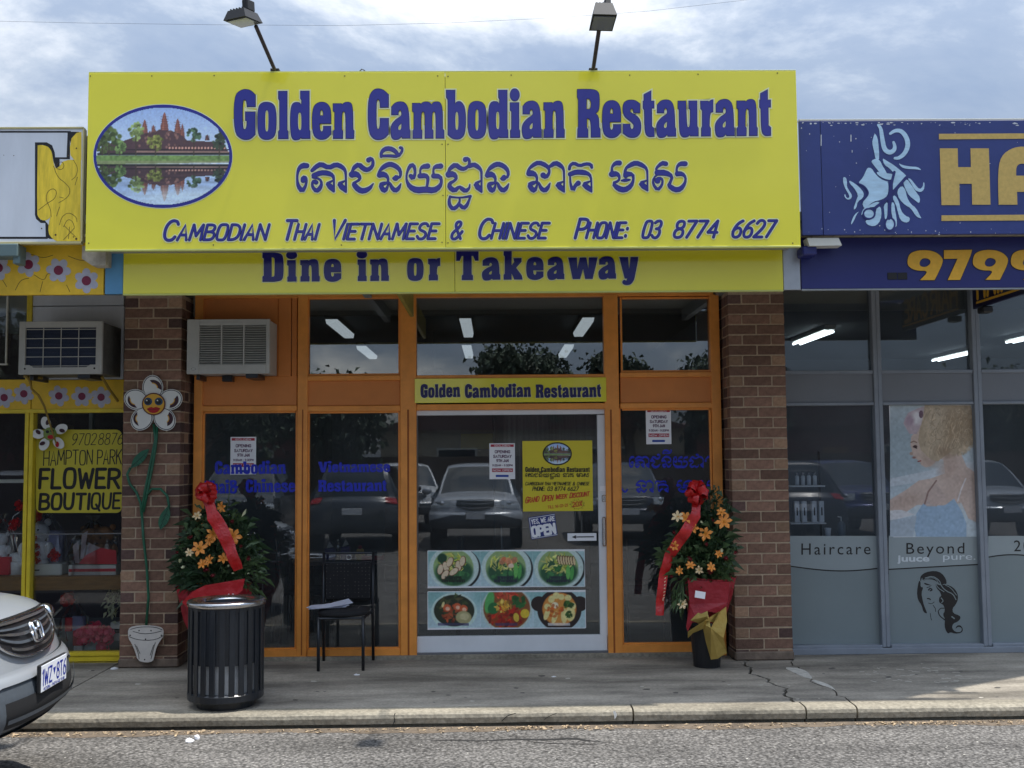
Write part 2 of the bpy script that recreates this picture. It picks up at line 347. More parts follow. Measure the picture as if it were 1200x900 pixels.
# ---- single-stroke capitals, 6 high, y up
SF = {
'A': (4, "0,0 2,6 4,0|.8,2 3.2,2"), 'B': (4, "0,0 0,6|0,6 2.5,6 3.7,5.3 3.5,3.8 2.3,3.2 0,3.2|0,3.2 2.8,3.2 4.2,2.4 4,.6 2.6,0 0,0"),
'C': (4, "4,5 3.4,6 1.4,6.2 0,4.5 0,1.5 1.2,-.1 3.2,-.1 4,1"), 'D': (4, "0,0 0,6|0,6 2.5,6 4.2,4.6 4.2,1.4 2.5,0 0,0"), 'E': (3.4, "3.4,6 0,6|0,6 0,0|0,0 3.4,0|0,3.1 2.8,3.1"),
'F': (3.3, "3.3,6 0,6|0,6 0,0|0,3.1 2.8,3.1"), 'G': (4, "4,5 3.4,6 1.4,6.2 0,4.5 0,1.5 1.2,-.1 3.2,-.1 4,1 4,2.8|4,2.8 2.2,2.8"), 'H': (4, "0,0 0,6|4,0 4,6|0,3.1 4,3.1"),
'I': (0.4, ".2,0 .2,6"), 'J': (3, "3,6 3,1.2 2,0 .8,0 0,1.2"), 'K': (4, "0,0 0,6|3.8,6 0,2.6|1.4,3.6 4,0"), 'L': (3.2, "0,6 0,0|0,0 3.2,0"), 'M': (5, "0,0 .4,6|.4,6 2.5,1.6|2.5,1.6 4.6,6|4.6,6 5,0"),
'N': (4, "0,0 0,6|0,6 4,0|4,0 4,6"), 'O': (4.2, "2.1,6.1 .6,6 0,4.4 0,1.6 .6,0 2.1,-.1 3.6,0 4.2,1.6 4.2,4.4 3.6,6 2.1,6.1"), 'P': (3.8, "0,0 0,6|0,6 2.6,6 4,5.3 3.9,3.4 2.4,2.7 0,2.8"),
'Q': (4.2, "2.1,6.1 .6,6 0,4.4 0,1.6 .6,0 2.1,-.1 3.6,0 4.2,1.6 4.2,4.4 3.6,6 2.1,6.1|2.4,1.6 4.3,-.8"), 'R': (4, "0,0 0,6|0,6 2.6,6 4,5.3 3.9,3.6 2.4,3 0,3|1.8,3 4,0"),
'S': (3.8, "3.7,5.1 3,6.1 1,6.1 0,5 .2,3.6 3.2,2.7 3.9,1.4 3,-.1 .9,-.1 0,1"), 'T': (4, "0,6 4,6|2,6 2,0"), 'U': (4, "0,6 0,1.6 .8,-.1 3.2,-.1 4,1.6 4,6"), 'V': (4, "0,6 2,0 4,6"),
'W': (5.4, "0,6 1.3,0|1.3,0 2.7,4.6|2.7,4.6 4.1,0|4.1,0 5.4,6"), 'X': (4, "0,0 4,6|0,6 4,0"), 'Y': (4, "0,6 2,3|4,6 2,3|2,3 2,0"), 'Z': (4, "0,6 4,6|4,6 0,0|0,0 4,0"),
'0': (3.8, "1.9,6.1 .5,6 0,4.4 0,1.6 .5,0 1.9,-.1 3.3,0 3.8,1.6 3.8,4.4 3.3,6 1.9,6.1"), '1': (1.4, "0,5 1.2,6|1.2,6 1.2,0"), '2': (3.6, "0,5 .8,6.1 2.8,6.1 3.8,4.8 3,3 0,0|0,0 3.8,0"),
'3': (3.6, "0,5.4 1,6.1 2.8,6.1 3.6,5 3,3.4 1.4,3.2|1.4,3.2 3.2,3.1 3.9,1.6 3,-.1 1,-.1 0,.8"), '4': (4, "3.2,0 3.2,6|3.2,6 0,1.8|0,1.8 4.2,1.8"), '5': (3.6, "3.4,6 .3,6|.3,6 .1,3.4|.1,3.4 2.4,4 3.8,2.8 3.6,.6 2,-.2 0,.6"),
'6': (3.8, "3.4,6 1.4,5 0,2.6 .3,.4 1.9,-.2 3.6,.4 3.8,2.4 2.6,3.5 .8,3.2 0,2"), '7': (3.8, "0,6 3.8,6|3.8,6 1,0"), '8': (3.8, "1.9,3.2 .3,3.7 .2,5.6 1.9,6.1 3.5,5.6 3.5,3.7 1.9,3.2|1.9,3.2 0,2.6 0,.4 1.9,-.2 3.8,.4 3.8,2.6 1.9,3.2"),
'9': (3.8, ".6,0 2.6,1 3.8,3.4 3.5,5.6 1.9,6.2 .2,5.6 0,3.6 1.2,2.5 3,2.8 3.8,4"), '&': (4.4, "4.2,0 .8,4.4 .9,6 2.2,6.3 3,5.4 2.2,3.8 .1,2 .4,0 2.4,-.3 4.2,2.6"), ':': (.6, ".3,.5 .3,.9|.3,3.4 .3,3.8"),
'.': (.6, ".3,0 .3,.3"), '-': (2.4, ".2,3 2.2,3"), '%': (4, "0,0 4,6|.8,6 .2,5 .8,4.2 1.4,5 .8,6|3.2,1.8 2.6,.9 3.2,0 3.8,.9 3.2,1.8"), '!': (.5, ".2,6 .2,2|.2,.3 .2,.1"), ',': (.6, ".4,.4 0,-1")}
def stroke_text(layers, s, x0, x1, yb0, yb1, h, w, slant=0.0, gap=1.6, first=1.0, space=2.6, jit=0.0):
    """layers=[(Flat, extra half width)]"""
    tot = 0; X = []
    for i, c in enumerate(s):
        if c == ' ': tot += space; X.append(None); continue
        big = first if (i == 0 or s[i - 1] == ' ') else 1.0
        X.append((tot, big)); tot += SF[c][0] * big + gap
    tot -= gap; k = (x1 - x0) / tot; u = h / 6
    for c, q in zip(s, X):
        if q is None: continue
        o, big = q; jy = (random.random() - .5) * jit
        for fl, d in layers: fl.cut()
        for pl in SF[c][1].split('|'):
            pts = [tuple(map(float, p.split(','))) for p in pl.split()]
            P = []
            for a, b in pts:
                gx = (o + a * big) * k; P.append((x0 + gx + slant * b * u * big, yb0 + (yb1 - yb0) * gx / (x1 - x0) - b * u * big + jy))
            for fl, d in layers: fl.stroke(P, w * (1.1 if big > 1 else 1), 2 if len(P) > 2 and c != 'A' and c != 'V' else 0, d)
# ---- raster prints (photographs, pictures) painted in numpy and carried as a colour attribute on a fine sheet
class Ras:
    def __init__(s, w, h, bg=(255, 255, 255)):
        s.w, s.h = w, h; s.a = np.zeros((h, w, 3)); s.a[:] = bg; s.y, s.x = np.mgrid[0:h, 0:w].astype(float); s.x = (s.x + .5) / w; s.y = (s.y + .5) / h
    def put(s, m, c, al=1.0):
        m = np.clip(m, 0, 1)[..., None] * al; s.a = s.a * (1 - m) + np.array(c, float) * m; return s
    def E(s, cx, cy, rx, ry, c, rot=0, soft=.04, al=1.0):
        dx, dy = (s.x - cx), (s.y - cy); asp = s.w / s.h
        dx = dx * asp; rx = rx * asp; cc, ss = math.cos(rot), math.sin(rot); u = (dx * cc + dy * ss) / rx; v = (-dx * ss + dy * cc) / ry
        d = np.sqrt(u * u + v * v); return s.put((1 - d) / max(soft, 1e-3) + .5, c, al)
    def poly(s, pts, c, al=1.0):
        ins = np.zeros((s.h, s.w), bool); n = len(pts)
        for i in range(n):
            (x1, y1), (x2, y2) = pts[i], pts[(i + 1) % n]
            if y1 == y2: continue
            cond = ((s.y > min(y1, y2)) & (s.y <= max(y1, y2))); xi = x1 + (s.y - y1) * (x2 - x1) / (y2 - y1); ins ^= cond & (s.x < xi)
        return s.put(ins.astype(float), c, al)
    def line(s, pts, wd, c, al=1.0):
        asp = s.w / s.h; m = np.zeros((s.h, s.w))
        for (x1, y1), (x2, y2) in zip(pts, pts[1:]):
            ax, bx = x1 * asp, x2 * asp; dx, dy = bx - ax, y2 - y1; L = dx * dx + dy * dy + 1e-9
            t = np.clip(((s.x * asp - ax) * dx + (s.y - y1) * dy) / L, 0, 1); d = np.hypot(s.x * asp - ax - t * dx, s.y - y1 - t * dy)
            m = np.maximum(m, np.clip((wd - d) * s.h + .5, 0, 1))
        return s.put(m, c, al)
    def noise(s, amt, cells=(20, 14), mask=None):
        gx, gy = cells; g = rng.standard_normal((gy + 2, gx + 2)); X = s.x * gx; Y = s.y * gy; i = X.astype(int); j = Y.astype(int); fx = X - i; fy = Y - j
        v = (g[j, i] * (1 - fx) + g[j, i + 1] * fx) * (1 - fy) + (g[j + 1, i] * (1 - fx) + g[j + 1, i + 1] * fx) * fy
        k = 1 + v * amt
        if mask is not None: k = 1 + v * amt * mask
        s.a = np.clip(s.a * k[..., None], 0, 255); return s
    def sheet(s, name, fmap, parent=None, keep=None, m=None, **kw):
        """fmap(u,v)->xyz; u right 0..1, v down 0..1"""
        h, w = s.h, s.w; U = s.x.ravel(); V = s.y.ravel()
        U = (U - U.min()) / (U.max() - U.min()); V = (V - V.min()) / (V.max() - V.min())
        p00, p10, p01, p11 = [np.array(fmap(*q)) for q in ((0, 0), (1, 0), (0, 1), (1, 1))]
        co = ((1 - U) * (1 - V))[:, None] * p00 + (U * (1 - V))[:, None] * p10 + ((1 - U) * V)[:, None] * p01 + (U * V)[:, None] * p11
        idx = np.arange(h * w).reshape(h, w); f = np.stack([idx[1:, :-1], idx[1:, 1:], idx[:-1, 1:], idx[:-1, :-1]], -1).reshape(-1, 4)
        if keep is not None:
            k = keep(U, V); f = f[k[f].all(1)]
        me = bpy.data.meshes.new(name); me.vertices.add(h * w); me.vertices.foreach_set('co', co.astype(np.float32).ravel())
        me.loops.add(f.size); me.loops.foreach_set('vertex_index', f.ravel().astype(np.int32)); me.polygons.add(len(f))
        me.polygons.foreach_set('loop_start', np.arange(0, f.size, 4, dtype=np.int32))
        me.update(calc_edges=True)
        c = np.clip(s.a / 255, 0, 1).reshape(-1, 3); c = np.where(c < .04045, c / 12.92, ((c + .055) / 1.055) ** 2.4)
        at = me.color_attributes.new('ink', 'FLOAT_COLOR', 'POINT'); at.data.foreach_set('color', np.concatenate([c, np.ones((len(c), 1))], 1).astype(np.float32).ravel())
        me.materials.append(m or print_mat()); return link(name, me, parent, **kw)
def rect_map(x0, y0, x1, y1, Y, off=0.002):
    def f(u, v):
        p = W(x0 + (x1 - x0) * u, y0 + (y1 - y0) * v, Y); return (p.x, Y - off, p.z)
    return f

def R4(x0, y0, x1, y1, Y):
    xm, ym = (x0 + x1) / 2, (y0 + y1) / 2
    return W(x0, ym, Y).x, W(x1, ym, Y).x, W(xm, y1, Y).z, W(xm, y0, Y).z
def FB(name, m, parent, x0, y0, x1, y1, Ya, Yb, c=.003, **kw):
    """box whose front face (at depth Ya) covers the photograph rectangle"""
    a, b, z0, z1 = R4(x0, y0, x1, y1, Ya); return B(name, m, parent, a, b, Ya, Yb, z0, z1, c, **kw)
YS, YN, YF, YP, YG, YR = 7.20, 7.26, 7.45, 8.80, 9.10, 9.04
ROADZ = -0.10; KY = 7.15
# ---------------------------------------------------------------- shared materials
m_sign = mat('yellow_sign_vinyl', lin((236, 226, 46)), rough=.3, ns=1.2, na=.03, spec=.55, bump=.0022, bs=1.3, coat=.9)
m_blue = mat('blue_vinyl', lin((30, 30, 138)), rough=.3, spec=.5, coat=.6, bump=.0004, bs=1.6)
m_navy = mat('navy_vinyl_edge', lin((24, 20, 70)), rough=.3)
m_halo = mat('pale_vinyl_edge', lin((228, 230, 186)), rough=.35)
m_alu = mat('brushed_aluminium', lin((175, 178, 182)), rough=.38, metal=.7, ns=6, na=.12)
m_orange = mat('orange_frame_paint', lin((236, 152, 66)), rough=.42, ns=5, na=.14, bump=.0006, bs=60)
m_orange_p = mat('orange_panel_paint', lin((214, 130, 60)), rough=.5, ns=2.2, na=.12, bump=.0008, bs=30)
m_glass = glass('shop_glass', (.74, .78, .80), 2.4, 1.52, rough=.012, dirt_haze=.075)
m_glass2 = glass('clear_glass', (.95, .97, .97), 1.2, 1.5, dirt_haze=.01)
m_glass3 = glass('salon_glass', (.90, .93, .96), 1.5, 1.5, rough=.012, dirt_haze=.07)
m_mortar = mat('brick_mortar', lin((172, 152, 128)), rough=.95, ns=30, na=.2, bump=.002, bs=120)
m_brick = mat('brown_brick', lin((126, 96, 80)), rough=.9, ns=22, na=.30, bump=.004, bs=70, rnd=.38)
m_brick2 = mat('dark_brown_brick', lin((94, 72, 66)), rough=.9, ns=26, na=.3, bump=.004, bs=70, rnd=.3)
m_brick3 = mat('tan_brick', lin((150, 120, 96)), rough=.9, ns=26, na=.25, bump=.004, bs=70, rnd=.3)
m_black = mat('black_plastic', (.012, .012, .014), rough=.45)
m_blackm = mat('black_metal_paint', (.012, .015, .02), rough=.33, ns=9, na=.3)
m_white = mat('white_print', lin((240, 240, 242)), rough=.5)
m_whitep = mat('white_painted_metal', lin((205, 205, 196)), rough=.5, ns=4, na=.1)
m_steel = mat('polished_steel', (.55, .55, .56), rough=.25, metal=1, ns=8, na=.15)
m_red = mat('red_satin', lin((190, 22, 28)), rough=.38, ns=5, na=.12)
m_ink = mat('black_paint', lin((22, 20, 22)), rough=.5)
m_dark = mat('dark_interior_wall', lin((104, 112, 122)), rough=.9, ns=1.5, na=.12)
m_intfloor = mat('interior_floor_tile', lin((120, 122, 122)), rough=.5, ns=3, na=.15)
m_ceil = mat('interior_ceiling', lin((104, 110, 112)), rough=.9, ns=2, na=.06)
m_soffit = mat('soffit_board', lin((168, 168, 160)), rough=.8, ns=2, na=.08)

# ---------------------------------------------------------------- road, kerb, footpath
def ground_mat(name, col, speck, big, bumpd, sc=90, rough=.92):
    m = bpy.data.materials.new(name); m.use_nodes = True; t = m.node_tree; b = t.nodes['Principled BSDF']; b.inputs['Roughness'].default_value = rough; b.inputs['Specular IOR Level'].default_value = .3
    g = t.nodes.new('ShaderNodeNewGeometry'); n1 = t.nodes.new('ShaderNodeTexNoise'); n1.inputs['Scale'].default_value = .9; n1.inputs['Detail'].default_value = 8; n1.inputs['Roughness'].default_value = .62
    mp = t.nodes.new('ShaderNodeMapping'); mp.inputs['Scale'].default_value = (.9, 3.2, 1); t.links.new(g.outputs['Position'], mp.inputs[0]); t.links.new(mp.outputs[0], n1.inputs['Vector'])
    n2 = t.nodes.new('ShaderNodeTexNoise'); n2.inputs['Scale'].default_value = sc; n2.inputs['Detail'].default_value = 3; t.links.new(g.outputs['Position'], n2.inputs['Vector'])
    n3 = t.nodes.new('ShaderNodeTexVoronoi'); n3.inputs['Scale'].default_value = sc * .55; t.links.new(g.outputs['Position'], n3.inputs['Vector'])
    def mr(src, a, bb, lo, hi):
        k = t.nodes.new('ShaderNodeMapRange'); k.inputs[1].default_value = a; k.inputs[2].default_value = bb; k.inputs[3].default_value = lo; k.inputs[4].default_value = hi; t.links.new(src, k.inputs[0]); return k.outputs[0]
    def mul(a, bb):
        k = t.nodes.new('ShaderNodeMath'); k.operation = 'MULTIPLY'; t.links.new(a, k.inputs[0]); t.links.new(bb, k.inputs[1]); return k.outputs[0]
    f = mul(mul(mr(n1.outputs[0], .36, .66, 1 - big, 1 + big), mr(n2.outputs[0], .32, .68, 1 - speck, 1 + speck)), mr(n3.outputs['Distance'], .0, .8, 1.0 + speck * .8, 1 - speck * .8))
    v = t.nodes.new('ShaderNodeVectorMath'); v.operation = 'SCALE'; v.inputs[0].default_value = col; t.links.new(f, v.inputs['Scale']); t.links.new(v.outputs[0], b.inputs['Base Color'])
    bp = t.nodes.new('ShaderNodeBump'); bp.inputs['Distance'].default_value = bumpd; ad = t.nodes.new('ShaderNodeMath'); ad.operation = 'ADD'
    t.links.new(n2.outputs[0], ad.inputs[0]); t.links.new(n3.outputs['Distance'], ad.inputs[1]); t.links.new(ad.outputs[0], bp.inputs['Height']); t.links.new(bp.outputs[0], b.inputs['Normal'])
    MC[name] = m; return m
m_asph = ground_mat('asphalt', lin((108, 105, 101)), .62, .24, .009, 62)
m_conc = ground_mat('footpath_concrete', lin((146, 139, 127)), .12, .46, .0012, 60)
m_conc2 = ground_mat('kerb_concrete', lin((144, 137, 122)), .18, .30, .003, 50)
gnd = MB().add([(-160, -160, ROADZ), (160, -160, ROADZ), (160, KY + .02, ROADZ), (-160, KY + .02, ROADZ)], [(0, 1, 2, 3)])
gnd.build('road', m_asph, None, kind='structure')
MB().add([(-400, -400, ROADZ - .03), (400, -400, ROADZ - .03), (400, 400, ROADZ - .03), (-400, 400, ROADZ - .03)], [(0, 1, 2, 3)]).build('ground', mat('dry_ground', lin((120, 112, 95)), .95, ns=.4, na=.2), None, kind='structure')
fp = tag(bpy.data.objects.new('footpath', None), kind='structure'); COL.objects.link(fp)
xs = [-9.5, -6.6, -3.12, 2.02, 2.36, 5.6, 9.5]
def slab(xa, xb, y0, y1, z0, z1, jl=0, jr=0, m=None, name='slab', par=None):
    """slab with a slightly wandering, chipped edge where jl/jr > 0"""
    n = 34 if (jl or jr) else 2; mb = MB(); L = []; Rr = []
    for i in range(n):
        y = y0 + (y1 - y0) * i / (n - 1); L.append(((xa + JIT(xa, y) * jl), y)); Rr.append(((xb + JIT(xb, y) * jr) - (.024 if xb == 2.02 else .012), y))
    poly = L + Rr[::-1]; mb.prism([(a, b) for a, b in poly][::-1], z0, z1, 'z'); return mb.build(name, m or m_conc, par or fp)
def JIT(x, y): return .030 * math.sin(y * 5.1 + x * 3) + .018 * math.sin(y * 17 + x) + .010 * math.sin(y * 41 + 2 * x)
for i, (a, b) in enumerate(zip(xs, xs[1:])):
    slab(a, b, KY + .17, 9.3, -.14, 0.0, 1.3 if a in (2.02, 2.36) else 0, 1.3 if b in (2.02, 2.36) else 0)
kb = tag(bpy.data.objects.new('kerb', None), kind='structure'); COL.objects.link(kb)
kx = [-9.5, -6.2, -3.14, .9, 2.045, 2.385, 5.2, 9.5]
for a, b in zip(kx, kx[1:]):
    n = 40; mb = MB(); V = []
    prof = [(0.05, -.14), (0.045, -.078), (0.006, -.072), (.0, -.035), (.006, -.014), (.022, -.003), (.05, .001), (.165, .001), (.165, -.14)]
    for i in range(n + 1):
        x = a + .006 + (b - a - .012) * i / n; w = (math.sin(x * 9.1) + math.sin(x * 23.7 + 1)) * .0018
        ch = max(0, math.sin(x * 3.3 + .5) * math.sin(x * 7.7) - .72) * .05
        V += [(x, KY + dy + (w + ch if j < 6 else 0), z - (ch * .5 if 2 < j < 7 else 0)) for j, (dy, z) in enumerate(prof)]
    k = len(prof); F = [(i * k + j, (i + 1) * k + j, (i + 1) * k + j + 1, i * k + j + 1) for i in range(n) for j in range(k - 1)]
    F += [tuple(range(k)), tuple(n * k + j for j in range(k))[::-1]]
    MB().add(V, F).build('kerb_stone', m_conc2, kb)
# dirt strip and dry leaf litter in the gutter
m_leaf = mat('dry_leaf', lin((172, 150, 120)), .8, rnd=0, ns=30, na=.4)
lt = MB()
for i in range(1500):
    x = random.uniform(-3.9, 4.0); dens = .35 + .65 * max(0, math.sin(x * 2.1 + 1) * .5 + math.sin(x * 5.3) * .35 + .3)
    if random.random() > dens: continue
    y = KY - .03 - abs(random.gauss(0, .045)); a = random.uniform(0, PI); l = random.uniform(.006, .02); w = l * random.uniform(.2, .5); z = ROADZ + random.uniform(.004, .012)
    c, s_ = math.cos(a), math.sin(a); t = random.uniform(-.006, .01)
    lt.add([(x - l * c, y - l * s_, z), (x - w * s_, y + w * c, z + abs(t)), (x + l * c, y + l * s_, z + t * .5), (x + w * s_, y - w * c, z + .002)], [(0, 3, 2, 1)])
lt.build('leaf_litter', m_leaf, None, label='dry leaf litter lying in the gutter along the kerb', cat='leaf litter', kind='stuff')
m_dirt = mat('gutter_dirt', lin((104, 92, 78)), .95, ns=14, na=.4, bump=.004, bs=60, world=True)
V = []; nn = 160
for i in range(nn + 1):
    x = -4.4 + 9 * i / nn; V += [(x, KY - .012, ROADZ + .010), (x, KY - .05 + .008 * math.sin(x * 9), ROADZ + .006), (x, KY - .10 + .03 * math.sin(x * 3.1) + .012 * math.sin(x * 17), ROADZ + .001)]
MB().add(V, [(3 * i + j, 3 * i + j + 1, 3 * i + j + 4, 3 * i + j + 3) for i in range(nn) for j in (0, 1)]).build('gutter_dirt', m_dirt, None, kind='structure')
m_crack = mat('crack_shadow', (.02, .019, .018), .95); m_wpaint = mat('white_paint_splash', lin((220, 218, 210)), .7)
def ground_mark(name, m, pts, w, z, kind='structure'):
    f_ = Flat(0, 0, lambda x, y, d: tuple(G(x, y, z + .0015 + d))); f_.stroke(pts, w, 1); return f_.build(name, m, None, kind=kind)
ground_mark('road_crack', m_crack, [(505, 868, .3), (530, 867, 1.2), (565, 868.5, .8), (600, 866, 1.6), (640, 867, 1.8), (672, 865, 2.4), (690, 868, 1.5), (705, 869, .3)], 1, ROADZ); ground_mark('road_crack', m_crack, [(620, 869, .3), (650, 871.5, 1.0), (700, 872, .4)], 1, ROADZ)
def kerb_mark(name, m, pts, w):
    f_ = Flat(KY - .006, 0); f_.stroke(pts, w, 1); return f_.build(name, m, None, kind='structure')
kerb_mark('kerb_crack', m_crack, [(463, 836), (461.5, 840), (463, 844), (461, 848)], .9); kerb_mark('kerb_crack', m_crack, [(604, 836), (596, 838), (591, 842), (588, 845)], .9); kerb_mark('kerb_crack', m_crack, [(652, 836), (644, 839), (638, 843)], .7); kerb_mark('paint_splash', m_wpaint, [(720, 834.5, 3), (721.5, 838, 3.6), (720.5, 842, 1.2)], 1)
for pts in ([(922, 783, 2), (934, 786, 7), (944, 790, 8), (950, 794, 3)], [(952, 797, 1), (960, 800, 4), (972, 804, 3), (978, 808, 1)]): ground_mark('mortar_patch', mat('pale_mortar_patch', lin((186, 182, 172)), .9, ns=25, na=.3), pts, 1, 0)
pale_ = Flat(0, 0, lambda a, b, d: tuple(G(a, b, .0012 + d))); dark_ = Flat(0, 0, lambda a, b, d: tuple(G(a, b, .0012 + d))); random.seed(500)
for k in range(46): x, y = random.uniform(1005, 1130), random.uniform(781, 800); pale_.stroke([(x, y), (x + random.uniform(3, 9), y + random.uniform(-1, 2))], random.uniform(.3, .8), 0)
for k in range(46):
    x, y = random.uniform(100, 1170), random.uniform(776, 824)
    if 215 < x < 320: continue
    r = random.uniform(.8, 3.0); (dark_ if k % 3 else pale_).poly([[(x + r * 1.6 * math.cos(q * PI / 5) * random.uniform(.7, 1.2), y + r * .35 * math.sin(q * PI / 5) * random.uniform(.7, 1.2)) for q in range(10)]])
for f_, m_, n_ in ((pale_, mat('pale_scuff', lin((176, 170, 158)), .8), 'pale_scuffs'), (dark_, mat('old_gum_spot', lin((84, 80, 74)), .8), 'gum_spots')): f_.build(n_, m_, fp, kind='stuff')
oil = Flat(0, 0, lambda a, b, d: tuple(G(a, b, ROADZ + .0012 + d)))
for k in range(60):
    x, y = random.uniform(60, 1190), random.uniform(868, 898); r = random.uniform(.35, 1.0); oil.poly([[(x + r * 1.5 * math.cos(q * PI / 4) * random.uniform(.6, 1.3), y + r * .5 * math.sin(q * PI / 4) * random.uniform(.6, 1.2)) for q in range(8)]])
oil.build('pale_road_specks', mat('pale_stone_speck', lin((186, 182, 172)), .9), None, label='scattered pale stone chips and specks on the asphalt in front of the kerb', cat='stone chips', kind='stuff')
random.seed(77)
def scrap(px, py, w, d, name, label, cat, z=0.0, m=None, thick=.006, rz=0.4):
    p = G(px, py, z); mb = MB(); n = 9; V = [(w * .5 * math.cos(2 * PI * i / n) * random.uniform(.7, 1.1), d * .5 * math.sin(2 * PI * i / n) * random.uniform(.7, 1.1)) for i in range(n)]
    mb.add([(x, y, thick * random.uniform(.2, 1.6)) for x, y in V] + [(0, 0, thick * 2)] + [(x, y, 0) for x, y in V], [(i, (i + 1) % n, n) for i in range(n)] + [(n + 1 + i, n + 1 + (i + 1) % n, (i + 1) % n, i) for i in range(n)])
    o = mb.build(name, m or m_white); o.location = p; o.rotation_euler.z = rz; tag(o, label, cat)
scrap(222, 869, .06, .05, 'paper_scrap', 'larger crumpled white paper scrap in the gutter below the bin', 'litter', ROADZ, thick=.012)
scrap(231, 866, .035, .03, 'paper_scrap', 'smaller white paper ball beside the larger crumpled scrap in the gutter', 'litter', ROADZ, thick=.014)
scrap(316, 773, .09, .06, 'paper_scrap', 'white scrap of paper on the footpath at the orange frame, right of the bin', 'litter')
scrap(418, 791, .05, .05, 'paper_scrap', 'small white litter scrap on the footpath below the chair', 'litter', thick=.004)
scrap(134, 784, .06, .04, 'paper_scrap', 'white paper scrap at the foot of the yellow sill, left of the brick pillar', 'litter', thick=.008)
scrap(649, 793, .04, .03, 'paper_scrap', 'tiny pale scrap on the footpath below the right side of the door', 'litter', thick=.003)

# ---------------------------------------------------------------- brick pillars
def mesh_of(fn, name, m):
    mb = MB(); fn(mb); me = bpy.data.meshes.new(name); me.from_pydata(mb.v, [], mb.f); me.materials.append(m); return me
BM = {}
m_skirt = mat('stained_cement', lin((112, 98, 86)), .95, ns=9, na=.35, bump=.006, bs=30)
def brick(par, x0, x1, y0, y1, z0, z1):
    key = (round(x1 - x0, 3), round(y1 - y0, 3), random.randrange(3)); mats = (m_brick, m_brick2, m_brick3)
    if key not in BM:
        BM[key] = mesh_of(lambda mb: mb.box(-(x1 - x0) / 2, (x1 - x0) / 2, 0, y1 - y0, 0, z1 - z0, .004), 'brick', random.choices(mats, (5, 3, 3))[0] if key[2] else m_brick)
    o = bpy.data.objects.new('brick', BM[key]); COL.objects.link(o); o.parent = par
    o.location = ((x0 + x1) / 2 + random.uniform(-.0015, .0015), y0 + random.uniform(-.002, .002), z0 + random.uniform(-.001, .001))
def pillar(name, label, xL, side, Zt=3.04):
    """side=+1: the return face seen is the right one"""
    t = thing(name, label, 'pillar', (xL, YP, 0)); w = .47
    B('mortar', m_mortar, t, .004, w - .004, .004, .42, 0.0, Zt, 0)
    B('cement_base', m_skirt, t, -.008, w + .008, -.010, .42, 0, .075, .012)
    i = 0; z = .01; cs = .086
    while z + .076 < Zt + .02:
        zz1 = min(z + .076, Zt)
        if i % 2: rows = ((0, .23), (.24, .47))
        else: rows = ((0, .11), (.12, .35), (.36, .47))
        for a, b in rows: brick(t, a, b, 0, .11, z, zz1)
        for sx in ((w - .11, w), (0, .11)):
            rr = ((.12, .23), (.24, .42)) if i % 2 else ((.12, .35), (.36, .42))
            if (sx[0] > 0) == (side > 0):
                for a, b in rr: brick(t, sx[0], sx[1], a, b, z, zz1)
        z += cs; i += 1
    return t
XPL = W(143, 560, YP).x; XPR = W(857.5, 560, YP).x
pillar('brick_pillar', 'brown brick pillar behind the metal flower, left of the restaurant front', XPL, 1)
pillar('brick_pillar', 'brown brick pillar between the restaurant and the grey hair salon windows', XPR, -1)

# ---------------------------------------------------------------- restaurant shopfront
rest = thing('restaurant_building', 'orange framed restaurant shopfront with dark glass between two brick pillars', 'building', (0, YG, 0))
def RB(name, m, x0, y0, x1, y1, Ya=YR, Yb=YG + .03, c=.004, par=None, **kw):
    o = FB(name, m, None, x0, y0, x1, y1, Ya, Yb, c, **kw); par = par or rest
    o.parent = par; o.location = -par_loc(par); return o
def par_loc(p):
    v = Vector(p.location)
    while p.parent: p = p.parent; v += Vector(p.location)
    return v
# uprights
for a, b in ((226, 236), (348, 360), (469, 488), (710, 727), (836, 847)): RB('frame_post', m_orange, a, 345, b, 770, YR, YG + .05)
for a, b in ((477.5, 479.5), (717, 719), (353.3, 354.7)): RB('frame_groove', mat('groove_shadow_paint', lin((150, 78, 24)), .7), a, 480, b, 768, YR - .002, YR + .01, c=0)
# rails
for (x0, x1, ya, yb) in ((236, 348, 762, 771), (360, 469, 761, 770), (727, 836, 755, 765), (236, 348, 475.5, 482), (360, 469, 475.5, 482), (727, 836, 472, 478.5), (488, 710, 473, 480),
                         (360, 469, 440, 446), (727, 836, 436, 442), (488, 710, 439, 443.5), (236, 836, 338, 348)):
    RB('frame_rail', m_orange, x0, ya, x1, yb, YR + .004, YG + .04)
for (x0, x1, ya, yb) in ((236, 348, 441, 475.5), (360, 469, 446, 475.5), (727, 836, 442, 472)): RB('transom_panel', m_orange_p, x0, ya, x1, yb, YR + .022, YG + .03)
RB('side_panel', m_orange_p, 236, 346, 326, 441, YR + .03, YG + .03); 
for a, b in ((326, 341), (342, 348)): RB('side_panel', m_orange_p, a, 346, b, 441, YR + .02, YG + .03)
def pane(x0, y0, x1, y1, par=None, m=None, Y=YG): return RB('window_pane', m or m_glass, x0, y0, x1, y1, Y, Y + .006, c=0, par=par)
lowp = [pane(236, 482, 348, 762), pane(360, 482, 469, 761), pane(727, 478.5, 836, 755)]
m_glasst = glass('transom_glass', (.66, .70, .72), 5.0, 1.52, dirt_haze=.03)
top = [pane(360, 348, 469, 440, m=m_glasst), pane(488, 348, 710, 439, m=m_glasst), pane(727, 348, 836, 436, m=m_glasst)]
